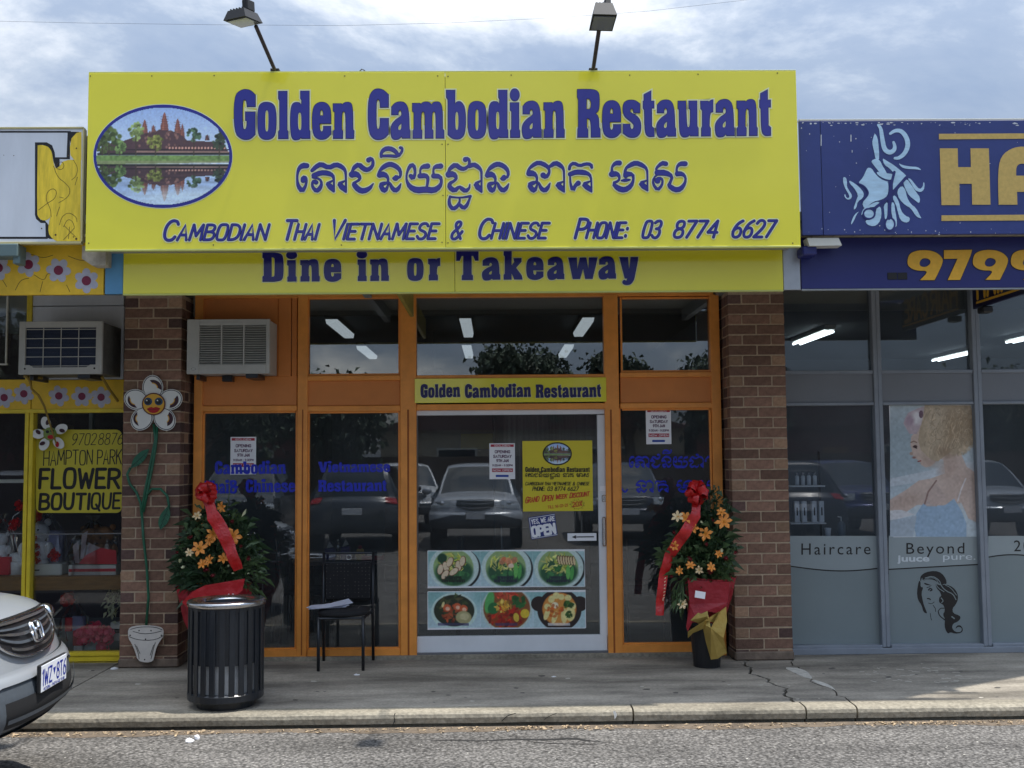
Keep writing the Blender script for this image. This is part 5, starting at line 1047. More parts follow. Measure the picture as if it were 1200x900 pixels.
m_enam = mat('white_enamel', lin((226, 226, 220)), .25, coat=.3); m_edark = mat('maroon_enamel', lin((60, 22, 34)), .3); m_gface = mat('gold_yellow_enamel', lin((222, 168, 50)), .35); m_lips = mat('red_enamel', lin((176, 20, 28)), .3); m_green = mat('green_painted_metal', lin((36, 96, 70)), .4, ns=12, na=.25)
def disc(par, name, cx, cy, rx, ry, Y, th, m, n=24, rot=0, egg=0):
    P = []
    for i in range(n):
        a = 2 * PI * i / n; u = rx * math.cos(a) * (1 + egg * math.cos(a)); v = ry * math.sin(a) * (1 + egg * .6 * math.cos(a)); p = W(cx + u * math.cos(rot) - v * math.sin(rot), cy + u * math.sin(rot) + v * math.cos(rot), Y); P.append((p.x, p.z))
    return P_(par, MB().prism(P, Y, Y + th).build(name, m))
of = thing('flower_ornament', 'small white petalled flower ornament with a green smiling face on the flower shop window', 'ornament', px3(58, 508, 9.05))
for k, (cx, cy) in enumerate(((54, 496.5), (71, 503), (68, 518.5), (52, 520), (45.5, 508.5))):
    a = math.atan2(cy - 508.5, cx - 58.5); disc(of, 'petal', cx, cy, 7.6, 5.6, 9.03 + .002 * k, .004, m_enam, rot=a, egg=.12); disc(of, 'petal_shade', cx + 2.4 * math.cos(a + 1.2), cy + 2.4 * math.sin(a + 1.2), 3.4, 2.2, 9.028, .001, m_edark if k != 2 else m_lips, rot=a + .7)
disc(of, 'flower_face', 58.5, 508.5, 7.8, 7.8, 9.022, .004, mat('lime_enamel', lin((120, 140, 60)), .4)); disc(of, 'mouth', 59.5, 512, 4, 2.4, 9.019, .002, m_lips); disc(of, 'eye', 55.5, 506, 2, 1.8, 9.019, .002, m_ink); disc(of, 'eye', 61, 505, 2, 1.8, 9.019, .002, m_ink)
# big metal flower on the pillar
mf = thing('metal_flower', 'tall metal flower with five white petals and a smiling face fixed to the brick pillar', 'wall ornament', px3(180, 600, YP - .03))
for k, (cx, cy) in enumerate(((179, 454.5), (199, 468.5), (192.5, 490.5), (166.5, 490.5), (160, 468.5))):
    a = math.atan2(cy - 474, cx - 180); Yk = YP - .034 - .0015 * k
    disc(mf, 'petal', cx, cy, 14.2, 12.2, Yk, .004, m_enam, 30, a, .06); disc(mf, 'petal_edge', cx, cy, 13.4, 11.4, Yk - .0012, .001, m_ink, 30, a, .06); disc(mf, 'petal_inside', cx, cy, 12.6, 10.6, Yk - .0024, .001, m_enam, 30, a, .06)
    fl = Flat(Yk - .003, 0); sd = 1 if k in (0, 1, 3) else -1
    P = [(cx + 10.4 * math.cos(b), cy + 9.4 * math.sin(b)) for b in np.linspace(a - .3 * sd, a + 1.9 * sd, 12)]; Q = [(cx + 6.4 * math.cos(b) - 1.0, cy + 5.6 * math.sin(b)) for b in np.linspace(a + 1.6 * sd, a + .1 * sd, 10)]
    fl.poly([P + Q]); P_(mf, fl.build('petal_shade', m_edark)); fl = Flat(Yk - .0042, 0); fl.stroke(Q, 1.1, 1); P_(mf, fl.build('petal_glint', m_gface))
disc(mf, 'flower_face', 180, 473.5, 13.8, 13.2, YP - .050, .006, mat('maroon_rim', lin((96, 40, 30)), .4), 28); disc(mf, 'flower_face', 180, 473.5, 12.4, 11.8, YP - .053, .003, m_gface, 28)
for ex in (173.5, 186): disc(mf, 'eye', ex, 470.5, 4.8, 4.6, YP - .055, .002, mat('blue_enamel', lin((40, 70, 100)), .3), 16); disc(mf, 'eye', ex - .3, 470.8, 3.0, 3.0, YP - .057, .002, m_ink, 14); disc(mf, 'eye_glint', ex - 1.5, 469.3, .9, .9, YP - .058, .001, m_enam, 8)
fl = Flat(YP - .056, 0); fl.poly([chaikin([(172, 479), (177, 476.6), (179.7, 478), (182.5, 476.6), (188, 478.5), (185, 482.8), (180, 484.2), (175, 483)], [True, False, False, False, True, False, False, False], 1)]); P_(mf, fl.build('mouth', m_lips))
fl = Flat(YP - .0575, 0); fl.stroke([(173, 479.6), (180, 480), (187, 479)], .5, 0); P_(mf, fl.build('mouth_line', m_edark))
Ym = YP - .03
for pts in (((180, 497), (182, 515), (177, 540), (170, 575), (166, 600)), ((184, 500), (183, 520), (179, 545), (173, 575), (168, 600)), ((153, 548), (149, 556), (152, 567), (160, 577), (165, 590), (166, 604)), ((172, 580), (178, 573), (188, 573), (196, 581), (198, 592), (197, 600)), ((166, 598), (168, 630), (172, 665), (174, 700), (171, 738))):
    P_(mf, MB().tube([px3(x, y, Ym) for x, y in pts], .011, 8).build('stem', m_green, None, True))
for pts, mid in (([(175, 526), (166, 528), (156, 537), (153, 549), (162, 546), (171, 538)], ((173, 529), (154, 547))), ([(197, 593), (189, 601), (184.5, 612), (188, 621), (196, 614), (200.5, 603)], ((196.5, 596), (188, 619)))):
    P = chaikin(pts, [True, False, False, True, False, False]); q = [(W(a, b, Ym - .012).x, W(a, b, Ym - .012).z) for a, b in P]; P_(mf, MB().prism(q, Ym - .015, Ym - .011).build('leaf', m_green)); fl = Flat(Ym - .016, 0); fl.stroke(list(mid), .7, 0)
    for t in (.25, .5, .75):
        mx_ = mid[0][0] + (mid[1][0] - mid[0][0]) * t; my_ = mid[0][1] + (mid[1][1] - mid[0][1]) * t
        fl.stroke([(mx_, my_), (mx_ + 4, my_ + 3.5)], .5, 0); fl.stroke([(mx_, my_), (mx_ - 3.2, my_ + 4)], .5, 0)
    P_(mf, fl.build('leaf_veins', mat('dark_green_line', lin((16, 50, 38)), .5)))['kind'] = 'stuff'
# flat metal pot of that flower
P = chaikin([(150, 737), (156, 733.5), (171, 732.5), (187, 734), (192, 738), (191.5, 746), (189, 749), (184, 757), (181, 768), (179.5, 775), (171, 776.5), (161.5, 774), (158.5, 763), (154, 753), (150.5, 748)], [False] * 15, 1)
m_pot = mat('white_pot_paint', lin((206, 200, 192)), .5, ns=12, na=.08)
P_(mf, MB().prism([(W(a, b, Ym - .02).x, W(a, b, Ym - .02).z) for a, b in P], Ym - .024, Ym - .016).build('pot', m_pot))
fl = Flat(Ym - .0255, 0)
for p in ([(151, 746), (160, 749.5), (171, 750.5), (183, 749.5), (191, 745)], [(153, 737.5), (162, 735), (171, 734.5), (182, 735), (190, 738)], [(156, 740), (167, 743), (180, 742), (189, 739.5)], [(158, 755), (162, 765), (163, 772)], [(182, 753), (179, 763), (177, 772)], [(160, 757), (164, 766)], [(180, 756), (176, 768)]): fl.stroke(p, .7, 1)
for a, b in ((152.5, 744.5), (170.5, 749), (189, 744.5), (169.5, 773), (163, 739), (177, 739)): fl.ell(a, b, .9, .9, 8)
P_(mf, fl.build('pot_lines', m_ink))['kind'] = 'stuff'
# ---------------------------------------------------------------- window air conditioners
m_ac = mat('aged_white_plastic', lin((182, 182, 176)), .55, ns=5, na=.1); m_grillb = mat('dark_condenser_fins', lin((26, 38, 62)), .5, stretch=(1, 1, 1))
def aircon(x0, y0, x1, y1, Yf, label, style):
    a, b, z0, z1 = R4(x0, y0, x1, y1, Yf); t = thing('air_conditioner', label, 'air conditioner', ((a + b) / 2, Yf, z0), group='window air conditioners above the shopfronts'); w = b - a; h = z1 - z0; bw = .05 if style else .035
    m_side = mat('grimy_cabinet_steel', lin((96, 96, 92)), .6, ns=9, na=.35)
    MB().box(-w / 2 + .006, w / 2 - .006, .03, .55, .006, h - .006, .004).build('cabinet', m_side if style else m_ac, t)
    ix0, ix1, iz0, iz1 = -w / 2 + bw, w / 2 - bw - (.12 if not style else 0) * 0, bw * 1.1, h - bw
    if not style: ix0, ix1, iz0, iz1 = -w / 2 + .10, w / 2 - .03, .075, h - .05
    for q in ((-w / 2, ix0, 0, h), (ix1, w / 2, 0, h), (ix0, ix1, 0, iz0), (ix0, ix1, iz1, h)): MB().box(q[0], q[1], 0, .03, q[2], q[3], .003).build('front_frame', m_ac, t)
    MB().box(ix0, ix1, .024, .028, iz0, iz1).build('condenser', m_grillb if style else mat('dark_ac_gap', lin((24, 26, 26)), .7), t)
    if style:
        n = 30
        for k in range(n): z = iz0 + (iz1 - iz0) * (k + .5) / n; MB().box(ix0, ix1, .018, .023, z - .0012, z + .0012).build('fin', mat('fin_metal', lin((60, 74, 100)), .4, metal=.5), t)
        for k in range(1, 4): x = ix0 + (ix1 - ix0) * k / 4 + .0; MB().box(x - .003, x + .003, .008, .014, iz0, iz1).build('guard_bar', m_ac, t)
        for k in range(0, 5): z = iz0 + .012 + (iz1 - iz0 - .012) * k / 4.2; MB().box(ix0, ix1, .006, .010, z - .003, z + .003).build('guard_bar', m_ac, t)
        MB().prism([(-w / 2 + .02, .02), (w / 2 - .02, .02), (w / 2 - .02, .075), (w / 2 - .09, .075), (w / 2 - .12, .055), (-w / 2 + .12, .055), (-w / 2 + .09, .075), (-w / 2 + .02, .075)], -.006, -.001).build('lower_cover', m_ac, t)
        for sx in (-1, 1): MB().lathe([(0, 0), (.008, 0), (0, .004)], n=10).build('screw', m_ink, t).location = (sx * (w / 2 - .055), -.008, .045); COL.objects[-1].rotation_euler = (PI / 2, 0, 0)
    else:
        n = 17
        for k in range(n): z = iz0 + (iz1 - iz0) * (k + .5) / n; MB().prism([(0.004, z - .009), (.022, z + .004), (.022, z + .007), (0.004, z - .004)], ix0, ix1, 'x').build('louvre', m_ac, t)
        for k in range(1, 3): x = ix0 + (ix1 - ix0) * k / 3; MB().box(x - .006, x + .006, -.001, .02, iz0, iz1, .001).build('louvre_post', m_ac, t)
        MB().tube([(-w / 2 + .055 + .018 * math.cos(k * PI / 6), -.001, .04 + .012 * math.sin(k * PI / 6)) for k in range(13)], .002, 6).build('badge', m_steel, t); MB().box(ix0 - .01, w / 2 - .01, -.004, 0, h - .035, h - .028).build('trim_line', m_ac, t)
    MB().box(-w / 2 + .05, -w / 2 + .08, .1, .4, -.04, .004, .003).build('bracket', m_blackm, t); MB().box(w / 2 - .2, w / 2 - .1, .02, .3, -.035, .004, .004).build('bracket', m_blackm, t)
aircon(22, 376.5, 119.5, 438.5, 8.6, 'white boxy window air conditioner with blue grille over the flower shop beam', 1)
aircon(219, 374, 316, 438, 8.75, 'white louvred window air conditioner in the orange panel beside the brick pillar', 0)
# ---------------------------------------------------------------- floodlights, wire
m_lampm = mat('lamp_black_metal', lin((26, 26, 28)), .6, ns=8, na=.2); m_arm = mat('rusty_arm_pipe', lin((60, 50, 46)), .5)
def flood(label, base, top, head, w, h, tilt, yaw):
    p0 = Vector(px3(*base)); p1 = Vector(px3(*top)); t = thing('floodlight', label, 'floodlight', p0, group='floodlights above the big sign')
    P_(t, MB().tube([p0 + Vector((0, .06, -.1)), p0, p1], .014, 8).build('arm', m_arm, None, True)); P_(t, MB().box(p0.x - .03, p0.x + .03, p0.y - .02, p0.y + .06, p0.z - .015, p0.z + .012, .003).build('foot', m_lampm))
    c = Vector(px3(*head)); R = Matrix.Rotation(yaw, 4, 'Z') @ Matrix.Rotation(tilt, 4, 'X')
    mb = MB(); V = [(-w * .36, -.09, h / 2), (w * .36, -.09, h / 2), (w * .36, .05, h / 2), (-w * .36, .05, h / 2), (-w / 2, -.11, -h / 2), (w / 2, -.11, -h / 2), (w / 2, .07, -h / 2), (-w / 2, .07, -h / 2)]
    mb.add([c + R @ Vector(v) for v in V], [(0, 1, 2, 3), (7, 6, 5, 4), (0, 4, 5, 1), (1, 5, 6, 2), (2, 6, 7, 3), (3, 7, 4, 0)]); P_(t, mb.build('lamp_head', m_lampm))
    mb = MB(); mb.box(-w * .44, w * .44, -.09, .05, -h / 2 - .006, -h / 2 - .001); mb.v = [tuple(c + R @ Vector(v)) for v in mb.v]; P_(t, mb.build('lamp_glass', mat('lamp_glass', lin((120, 124, 126)), .15)))
    mb = MB(); mb.box(-w * .10 + w * .2, w * .16 + w * .2, -.05, .03, h / 2 + .001, h / 2 + .07, .006); mb.v = [tuple(c + R @ Vector(v)) for v in mb.v]; P_(t, mb.build('control_gear', m_lampm))
    mb = MB()
    for k in range(5): x = -w * .3 + k * w * .13; mb.box(x, x + .006, -.08, .04, h / 2, h / 2 + .012)
    mb.v = [tuple(c + R @ Vector(v)) for v in mb.v]; P_(t, mb.build('cooling_fins', m_lampm))['kind'] = 'stuff'
flood('black floodlight on a leaning arm above the temple picture end of the sign', (322.5, 83, 7.24), (300, 31, 6.75), (287, 21, 6.72), .175, .062, rad(6), rad(-25))
flood('black floodlight on a nearly upright arm above the word Restaurant', (695, 82.5, 7.24), (702.5, 31, 6.75), (705.5, 21, 6.72), .155, .10, rad(-12), rad(4))
COL.objects[-1]
wp = [(-40, 24, 30), (100, 27, 30), (250, 29, 30), (400, 30, 30), (520, 27, 30), (650, 21, 30), (760, 13, 30), (900, -3, 30)]
o = MB().tube([px3(*p) for p in wp], .0035, 6).build('overhead_wire', m_black, None, label='thin overhead wire crossing the cloudy sky behind the floodlights', cat='wire')
o = MB().tube([px3(421, 84, 7.22), px3(424, 81, 7.22), px3(427, 82.5, 7.22), px3(428, 85, 7.22)], .004, 6).build('wire_end', m_black, None, label='short curled wire end sticking up from the top edge of the sign', cat='wire')
# restaurant blade sign edge under the awning
hb = thing('hanging_sign', 'narrow yellow blade sign hanging crosswise under the awning before the door transom', 'sign', px3(475, 350, 8.5))
xh = W(481, 350, 9.0).x
P_(hb, B('board', mat('old_yellow_board', lin((150, 140, 60)), .5, ns=4, na=.2), None, xh, xh + .03, 7.62, 8.95, 2.86, 3.05, .003)); P_(hb, B('bracket', m_whitep, None, xh - .02, xh - .005, 7.9, 8.0, 2.95, 3.15, .002)); P_(hb, B('bracket', m_whitep, None, xh - .02, xh - .005, 8.5, 8.6, 2.95, 3.15, .002))
cm = thing('junction_box', 'small grey bracket box beneath the right air conditioner', 'junction box', px3(265, 443, 8.95)); P_(cm, MB().box(*sorted((W(260, 443, 8.95).x, W(272, 443, 8.95).x)), 8.95, 9.04, WZ(447, 8.95, 266), WZ(440, 8.95, 266), .004).build('box', m_blackm))
# ---------------------------------------------------------------- litter bin
bc_ = G(265, 823); by = 7.18 + .27; bx = W(265, 770, by).x; R_ = .255
bn = thing('litter_bin', 'round black slatted litter bin with a steel rim standing near the kerb', 'bin', (bx, by, 0)); H = WZ(705, by - R_ * .6, 265)
MB().lathe([(0, 0), (.19, 0), (.19, .055), (.0, .055)], n=32).build('base', m_blackm, bn); MB().lathe([(0, .05), (.245, .05), (.255, .06), (.255, .10), (.245, .11), (0, .11)], n=40).build('lower_ring', m_blackm, bn); MB().lathe([(.235, H - .06), (.25, H - .06), (.252, H - .03), (.235, H - .03)], n=40).build('upper_ring', m_blackm, bn)
MB().lathe([(.215, .09), (.22, H * .55), (.195, H - .10), (.19, .10)], n=36).build('liner', mat('galvanised_liner', lin((180, 184, 188)), .45, metal=.3, ns=6, na=.25), bn)
ns_ = 24; me = None
for k in range(ns_):
    a = 2 * PI * (k + .5) / ns_
    if me is None:
        w2 = .0195; me = mesh_of(lambda mb: mb.box(-w2, w2, -.006, .006, .075, H - .03, .003), 'slat', m_blackm)
    o = link('slat', me, bn); o.location = (.247 * math.cos(a), .247 * math.sin(a), 0); o.rotation_euler.z = a - PI / 2
MB().lathe([(.235, H * .42), (.243, H * .42), (.243, H - .05), (.235, H - .05)], n=40).build('upper_band', m_blackm, bn)
MB().lathe([(.155, H - .02), (.165, H - .004), (.235, H), (.258, H - .003), (.264, H - .012), (.262, H - .035), (.254, H - .038), (.25, H - .03), (.165, H - .022)], n=48).build('steel_rim', m_steel, bn, True); MB().lathe([(.155, H - .02), (.14, H - .16)], n=32).build('inner_throat', m_blackm, bn, True)
# ---------------------------------------------------------------- chair with papers
cy0, cy1 = 8.58, 8.98; ca = W(373, 775, cy0).x; cb = W(425.5, 775, cy0).x; cx = (ca + cb) / 2
ch = thing('chair', 'black metal chair with a dotted fabric seat and back facing the road before the window', 'chair', (cx, (cy0 + cy1) / 2, 0))
m_dot = bpy.data.materials.new('dotted_black_fabric'); m_dot.use_nodes = True; t_ = m_dot.node_tree; b_ = t_.nodes['Principled BSDF']; b_.inputs['Roughness'].default_value = .9
vv = t_.nodes.new('ShaderNodeTexVoronoi'); vv.inputs['Scale'].default_value = 34; vv.inputs['Randomness'].default_value = .12; tcc = t_.nodes.new('ShaderNodeTexCoord'); mm_ = t_.nodes.new('ShaderNodeMapping'); mm_.inputs['Scale'].default_value = (1, .02, 1); t_.links.new(tcc.outputs['Object'], mm_.inputs[0]); t_.links.new(mm_.outputs[0], vv.inputs['Vector'])
rr_ = t_.nodes.new('ShaderNodeValToRGB'); rr_.color_ramp.elements[0].position = .06; rr_.color_ramp.elements[0].color = (.20, .19, .17, 1); rr_.color_ramp.elements[1].position = .12; rr_.color_ramp.elements[1].color = (.012, .012, .014, 1); t_.links.new(vv.outputs['Distance'], rr_.inputs[0]); t_.links.new(rr_.outputs[0], b_.inputs['Base Color'])
ox, oy = ch.location.x, ch.location.y
def loc(p): return (p[0] - ox, p[1] - oy, p[2])
zs_ = WZ(718, cy0, 400); zb = WZ(647, cy1, 410)
for xx in (ca, cb): MB().tube([loc((xx, cy0, 0)), loc((xx, cy0, zs_ - .03))], .013, 10).build('leg', m_blackm, ch, True)
xr0, xr1 = W(379, 700, cy1).x, W(437, 700, cy1).x
for xx in (xr0, xr1): MB().tube([loc((xx, cy1 + .03, 0)), loc((xx, cy1 - .02, zs_)), loc((xx, cy1 + .03, zb))], .012, 10).build('rear_leg', m_blackm, ch, True)
for yy in (cy0, cy1): MB().tube([loc((ca, yy, zs_ - .045)), loc((cb + (.02 if yy == cy1 else 0), yy, zs_ - .045))], .010, 8).build('seat_rail', m_blackm, ch)
MB().tube([loc((cb, cy0, zs_ - .045)), loc((xr1, cy1, zs_ - .045))], .010, 8).build('seat_rail', m_blackm, ch); MB().tube([loc((ca, cy0, zs_ - .045)), loc((xr0, cy1, zs_ - .045))], .010, 8).build('seat_rail', m_blackm, ch)
sp = chaikin([(ca - .03, cy0 - .03), (cb + .03, cy0 - .03), (xr1 + .0, cy1), (xr0 + .0, cy1)], [False] * 4, 3); nsp = len(sp); V = []
c0 = Vector((sum(p[0] for p in sp) / nsp, sum(p[1] for p in sp) / nsp))
for sc_, zz_ in ((.96, -.032), (1.0, -.022), (1.0, -.006), (.96, .006), (.8, .014), (.4, .02)): V += [loc((c0.x + (p[0] - c0.x) * sc_, c0.y + (p[1] - c0.y) * sc_, zs_ + zz_)) for p in sp]
MB().add(V, [(i * nsp + j, i * nsp + (j + 1) % nsp, (i + 1) * nsp + (j + 1) % nsp, (i + 1) * nsp + j) for i in range(5) for j in range(nsp)] + [tuple(range(5 * nsp, 6 * nsp)), tuple(range(nsp))[::-1]]).build('seat', m_dot, ch, True)
zb1 = WZ(660, cy1, 410)
MB().box(xr0 - ox + .012, xr1 - ox - .012, cy1 - oy - .005, cy1 - oy + .03, zs_ + .05, zb1, .01).build('backrest', m_dot, ch)
MB().tube([loc((xr0, cy1 + .03, zb - .01)), loc((xr1, cy1 + .03, zb - .01))], .009, 8).build('top_rail', m_blackm, ch); MB().tube([loc((xr0, cy1 + .028, zb1 + .005)), loc((xr1, cy1 + .028, zb1 + .005))], .004, 8).build('back_wire', m_blackm, ch)
MB().tube([loc(((xr0 + xr1) / 2 + .022 * math.cos(k * PI / 8), cy1 + .028, (zb + zb1) / 2 + .02 * math.sin(k * PI / 8))) for k in range(17)], .004, 6).build('back_ring', m_steel, ch, True)
pp_ = thing('paper_sheets', 'loose folded white papers lying on the left front of the chair seat', 'papers', (W(384, 704, cy0 + .1).x, cy0 + .1, zs_ + .02))
m_paper = mat('white_paper', lin((206, 210, 226)), .7)
for k, (rz, dx, tl) in enumerate(((.05, 0, .02), (.25, .02, .05), (-.15, -.02, .09), (.4, .05, .12))):
    mb = MB(); w, d = .15, .11; V = [(-w, -d * .3, .002 + k * .004), (0, -d * .32, .006 + k * .004), (w, -d * .25, .01 + tl * .15 + k * .004), (-w, d, .004 + k * .004), (0, d, .008 + k * .004 + tl * .08), (w, d, .01 + tl * .3 + k * .004)]
    mb.add(V + [(x, y, z - .0015) for x, y, z in V], [(0, 1, 4, 3), (1, 2, 5, 4), (9, 10, 7, 6), (10, 11, 8, 7), (0, 6, 7, 1), (1, 7, 8, 2)]); o = mb.build('sheet', m_paper, pp_); o.rotation_euler.z = rz; o.location.x = dx

# ---------------------------------------------------------------- lettering on the restaurant windows
m_wblue = mat('window_blue_vinyl', lin((26, 44, 190)), .35)
def wintext(spec, name='lettering'): return lettered(rest, spec, YG, off=.0015, halo=False, names=name, mb=m_wblue)
wintext(lambda L: [slab_text(L, w, a, b, y, y - .5, vs=v, gap=g) for w, a, b, y, v, g in (('Cambodian', 252, 335, 555.5, .26, 2), ('Thai&', 238, 279, 578.5, .27, 2), ('Chinese', 288, 346, 577, .26, 2), ('Vietnamese', 373, 457, 553.5, .22, 1.5), ('Restaurant', 373, 453, 576, .24, 1.5))])
def kwin(L):
    for i, st in enumerate(khmer):
        if KG[i] <= 8: T = lambda a, b: (737 + (a - 347) * .40, 548 + (b - 225) * .40)
        elif KG[i] <= 11: T = lambda a, b: (745 + (a - 617) * .46, 577 + (b - 225) * .40)
        else: T = lambda a, b: (793 + (a - 715) * .46, 577 + (b - 225) * .40)
        q = [(*T(a, b), max(c * .5, 1.0)) for a, b, c in st]
        for fl, d in L: fl.cut(KG[i]); fl.stroke(q, 1, 1, d)
wintext(kwin)
# ---------------------------------------------------------------- notices and posters
m_nred = mat('notice_red', lin((176, 40, 62)), .5); m_nblue = mat('notice_blue', lin((30, 70, 160)), .5); m_ntext = mat('notice_text', lin((96, 60, 90)), .6)
def notice(x0, y0, x1, y1, Y, label):
    a, b, z0, z1 = R4(x0, y0, x1, y1, Y); t = thing('opening_notice', label, 'notice', ((a + b) / 2, Y, z0), group='opening notices on the restaurant glass')
    P_(t, MB().box(a, b, Y, Y + .001, z0, z1).build('sheet', m_white)); w, h = x1 - x0, y1 - y0
    fl = Flat(Y, .001); fl.rect(x0 + 1.5, y0 + .03 * h, x1 - 1.5, y0 + .10 * h); fl.rect(x0 + .10 * w, y0 + .70 * h, x1 - .08 * w, y0 + .80 * h); P_(t, fl.build('red_bars', m_nred))['kind'] = 'stuff'
    fl = Flat(Y, .001); fl.rect(x0 + .25 * w, y0 + .88 * h, x1 - .25 * w, y0 + .94 * h); P_(t, fl.build('blue_bar', m_nblue))
    fl = Flat(Y, .0014)
    for txt, f0, f1, yy, hh in (('OPENING', .22, .80, .27, .07), ('SATURDAY', .16, .86, .40, .07), ('9TH JAN', .28, .74, .52, .07), ('9.00AM - 9.00PM', .12, .90, .64, .05)): stroke_text([(fl, 0)], txt, x0 + f0 * w, x0 + f1 * w, y0 + yy * h, y0 + yy * h, hh * h, .75 if hh > .06 else .5, gap=1.6)
    P_(t, fl.build('lettering', m_ntext))['kind'] = 'stuff'
    fl = Flat(Y, .0016); stroke_text([(fl, 0)], 'NOW OPEN', x0 + .14 * w, x1 - .12 * w, y0 + .775 * h, y0 + .775 * h, .045 * h, .4); stroke_text([(fl, 0)], 'GOLDEN', x0 + .2 * w, x1 - .2 * w, y0 + .088 * h, y0 + .088 * h, .04 * h, .35); P_(t, fl.build('pale_lettering', m_white))['kind'] = 'stuff'
notice(270, 512, 300, 556, YG - .0008, 'white opening notice half covered by the blue word Cambodian on the left window')
notice(573.5, 519.5, 603.5, 561.5, YG - .002, 'white opening notice on the sliding door beside the square yellow poster')
notice(757, 478.8, 786.5, 520.5, YG - .002, 'white opening notice at the top of the narrow right window')
YD = YG + .003
yp = thing('restaurant_poster', 'square yellow poster with oval temple picture and red discount line on the door glass', 'poster', px3(653, 558, YD))
P_(yp, FB('sheet', mat('poster_yellow', lin((222, 204, 44)), .4), None, 612.5, 516.5, 694.5, 599, YD, YD + .001, 0))
fl = Flat(YD, .001); fl.ell(653, 531.8, 17.2, 13.6, 40); P_(yp, fl.build('picture_border', m_ink))
P_(yp, temple(96, 76).sheet('temple_picture', rect_map(637, 519.5, 669, 544, YD, .002), keep=lambda U, V: ((U - .5) ** 2 + (V - .5) ** 2) < .247))
def ptx(L):
    for w, a, b in (('Golden', 615.5, 632), ('Cambodian', 634, 662), ('Restaurant', 664, 691)): slab_text(L, w, a, b, 553.2, 553, vs=.105, gap=2)
    for i, st in enumerate(khmer):
        for f_, d in L: f_.stroke([(615.5 + (a - 347) * .163, 559 + (b - 225) * .125, max(c * .17, .55)) for a, b, c in st], 1, 0)
    for w, a, b in (('CAMBODIAN', 615.5, 636), ('THAI', 638, 645), ('VIETNAMESE', 647, 668.5), ('&', 671, 673.5), ('CHINESE', 676, 690)): stroke_text(L, w, a, b, 568.6, 568.5, 3.6, .6, slant=.2)
    for w, a, b in (('PHONE:', 624, 638), ('03', 641.5, 647), ('8774', 650, 662), ('6627', 665, 677.5)): stroke_text(L, w, a, b, 575, 574.8, 4.4, .75, slant=.2)
lettered(yp, ptx, YD, off=.0015, halo=False, mb=m_ink, tiny=True)
def ptr(L):
    for w, a, b, y0, y1, h in (('GRAND', 615.5, 631, 589.5, 587.5, 6), ('OPEN', 635, 647.5, 587.5, 586.3, 6), ('WEEK', 651, 664, 585, 583.5, 4.6), ('DISCOUNT', 667.5, 690, 583.5, 581, 5)): stroke_text(L, w, a, b, y0, y1, h, .95, slant=.2, first=1.15)
    stroke_text(L, 'TILL 16-01-21', 642, 665, 596, 593.5, 3.2, .5); stroke_text(L, '20%', 671, 682, 594, 592.5, 5.2, 1.0)
lettered(yp, ptr, YD, off=.0015, halo=False, names='red_lettering', mb=mat('poster_red', lin((200, 64, 30)), .5), tiny=True)
fl = Flat(YD, .0015)
for k in range(22): a = 2 * PI * k / 22; r0, r1 = 1, (1.28 if k % 2 else 1.12); fl.stroke([(676.5 + 7 * math.cos(a), 591 + 4.8 * math.sin(a)), (676.5 + 7 * r1 * math.cos(a), 591 + 4.8 * r1 * math.sin(a))], .45, 0)
P_(yp, fl.build('starburst', m_ink))['kind'] = 'stuff'
YI = YG + .018
op = thing('open_sign', 'tilted blue sign reading Yes We Are Open inside the door glass', 'sign', px3(635, 617, YD))
def tilt(px, py): return (619 + px * 31 + py * 3.6, 606.5 - px * 5.0 + py * 26)
fl = Flat(YD, -.0005); fl.poly([[tilt(*p) for p in ((.03, 0), (1, 0), (1, .95), (.97, 1), (.03, 1), (0, .95), (0, .05))]]); P_(op, fl.build('sheet', mat('open_sign_blue', lin((26, 44, 118)), .5)))
tm = lambda x, y, d: (lambda q: (W(q[0], q[1], YD).x, YD - .0006 - d, W(q[0], q[1], YD).z))(tilt(x / 31, 1 - y / 26))
def topen(txt, x0, x1, yb, h, w):
    f_ = Flat(YD, 0, lambda x, y, d: (lambda q: (W(q[0], q[1], YD).x, YD - .0008 - d, W(q[0], q[1], YD).z))(tilt(x / 31, y / 26))); stroke_text([(f_, 0)], txt, x0, x1, yb, yb, h, w); return f_
P_(op, topen('YES, WE ARE', 3, 30, 8.2, 5, .95).build('lettering', m_white))['kind'] = 'stuff'; P_(op, topen('OPEN', 2.5, 28.5, 22.5, 10.5, 3.1).build('lettering', m_white))['kind'] = 'stuff'
f_ = topen('-', 1, 2, -50, 1, .1); f_.m = MB(); f_.stroke([(1.2, 1.2), (30.5, 1.2)], .6, 0); f_.stroke([(1.2, 1.2), (1.2, 24.8)], .6, 0); f_.stroke([(1.2, 24.8), (30.5, 24.8)], .6, 0); P_(op, f_.build('border', m_white))['kind'] = 'stuff'
ar = thing('arrow_sign', 'small white slide sign with a black arrow pointing left on the door glass', 'sign', px3(682, 629, YD)); P_(ar, FB('sheet', m_white, None, 665, 624.8, 699, 633.8, YD, YD + .001, 0))
fl = Flat(YD, .001); fl.stroke([(673, 629.3), (695.5, 629)], 1.3, 0); fl.poly([[(670, 629.3), (675.5, 627), (674.5, 629.3), (675.5, 631.5)]]); P_(ar, fl.build('arrow', m_ink))['kind'] = 'stuff'
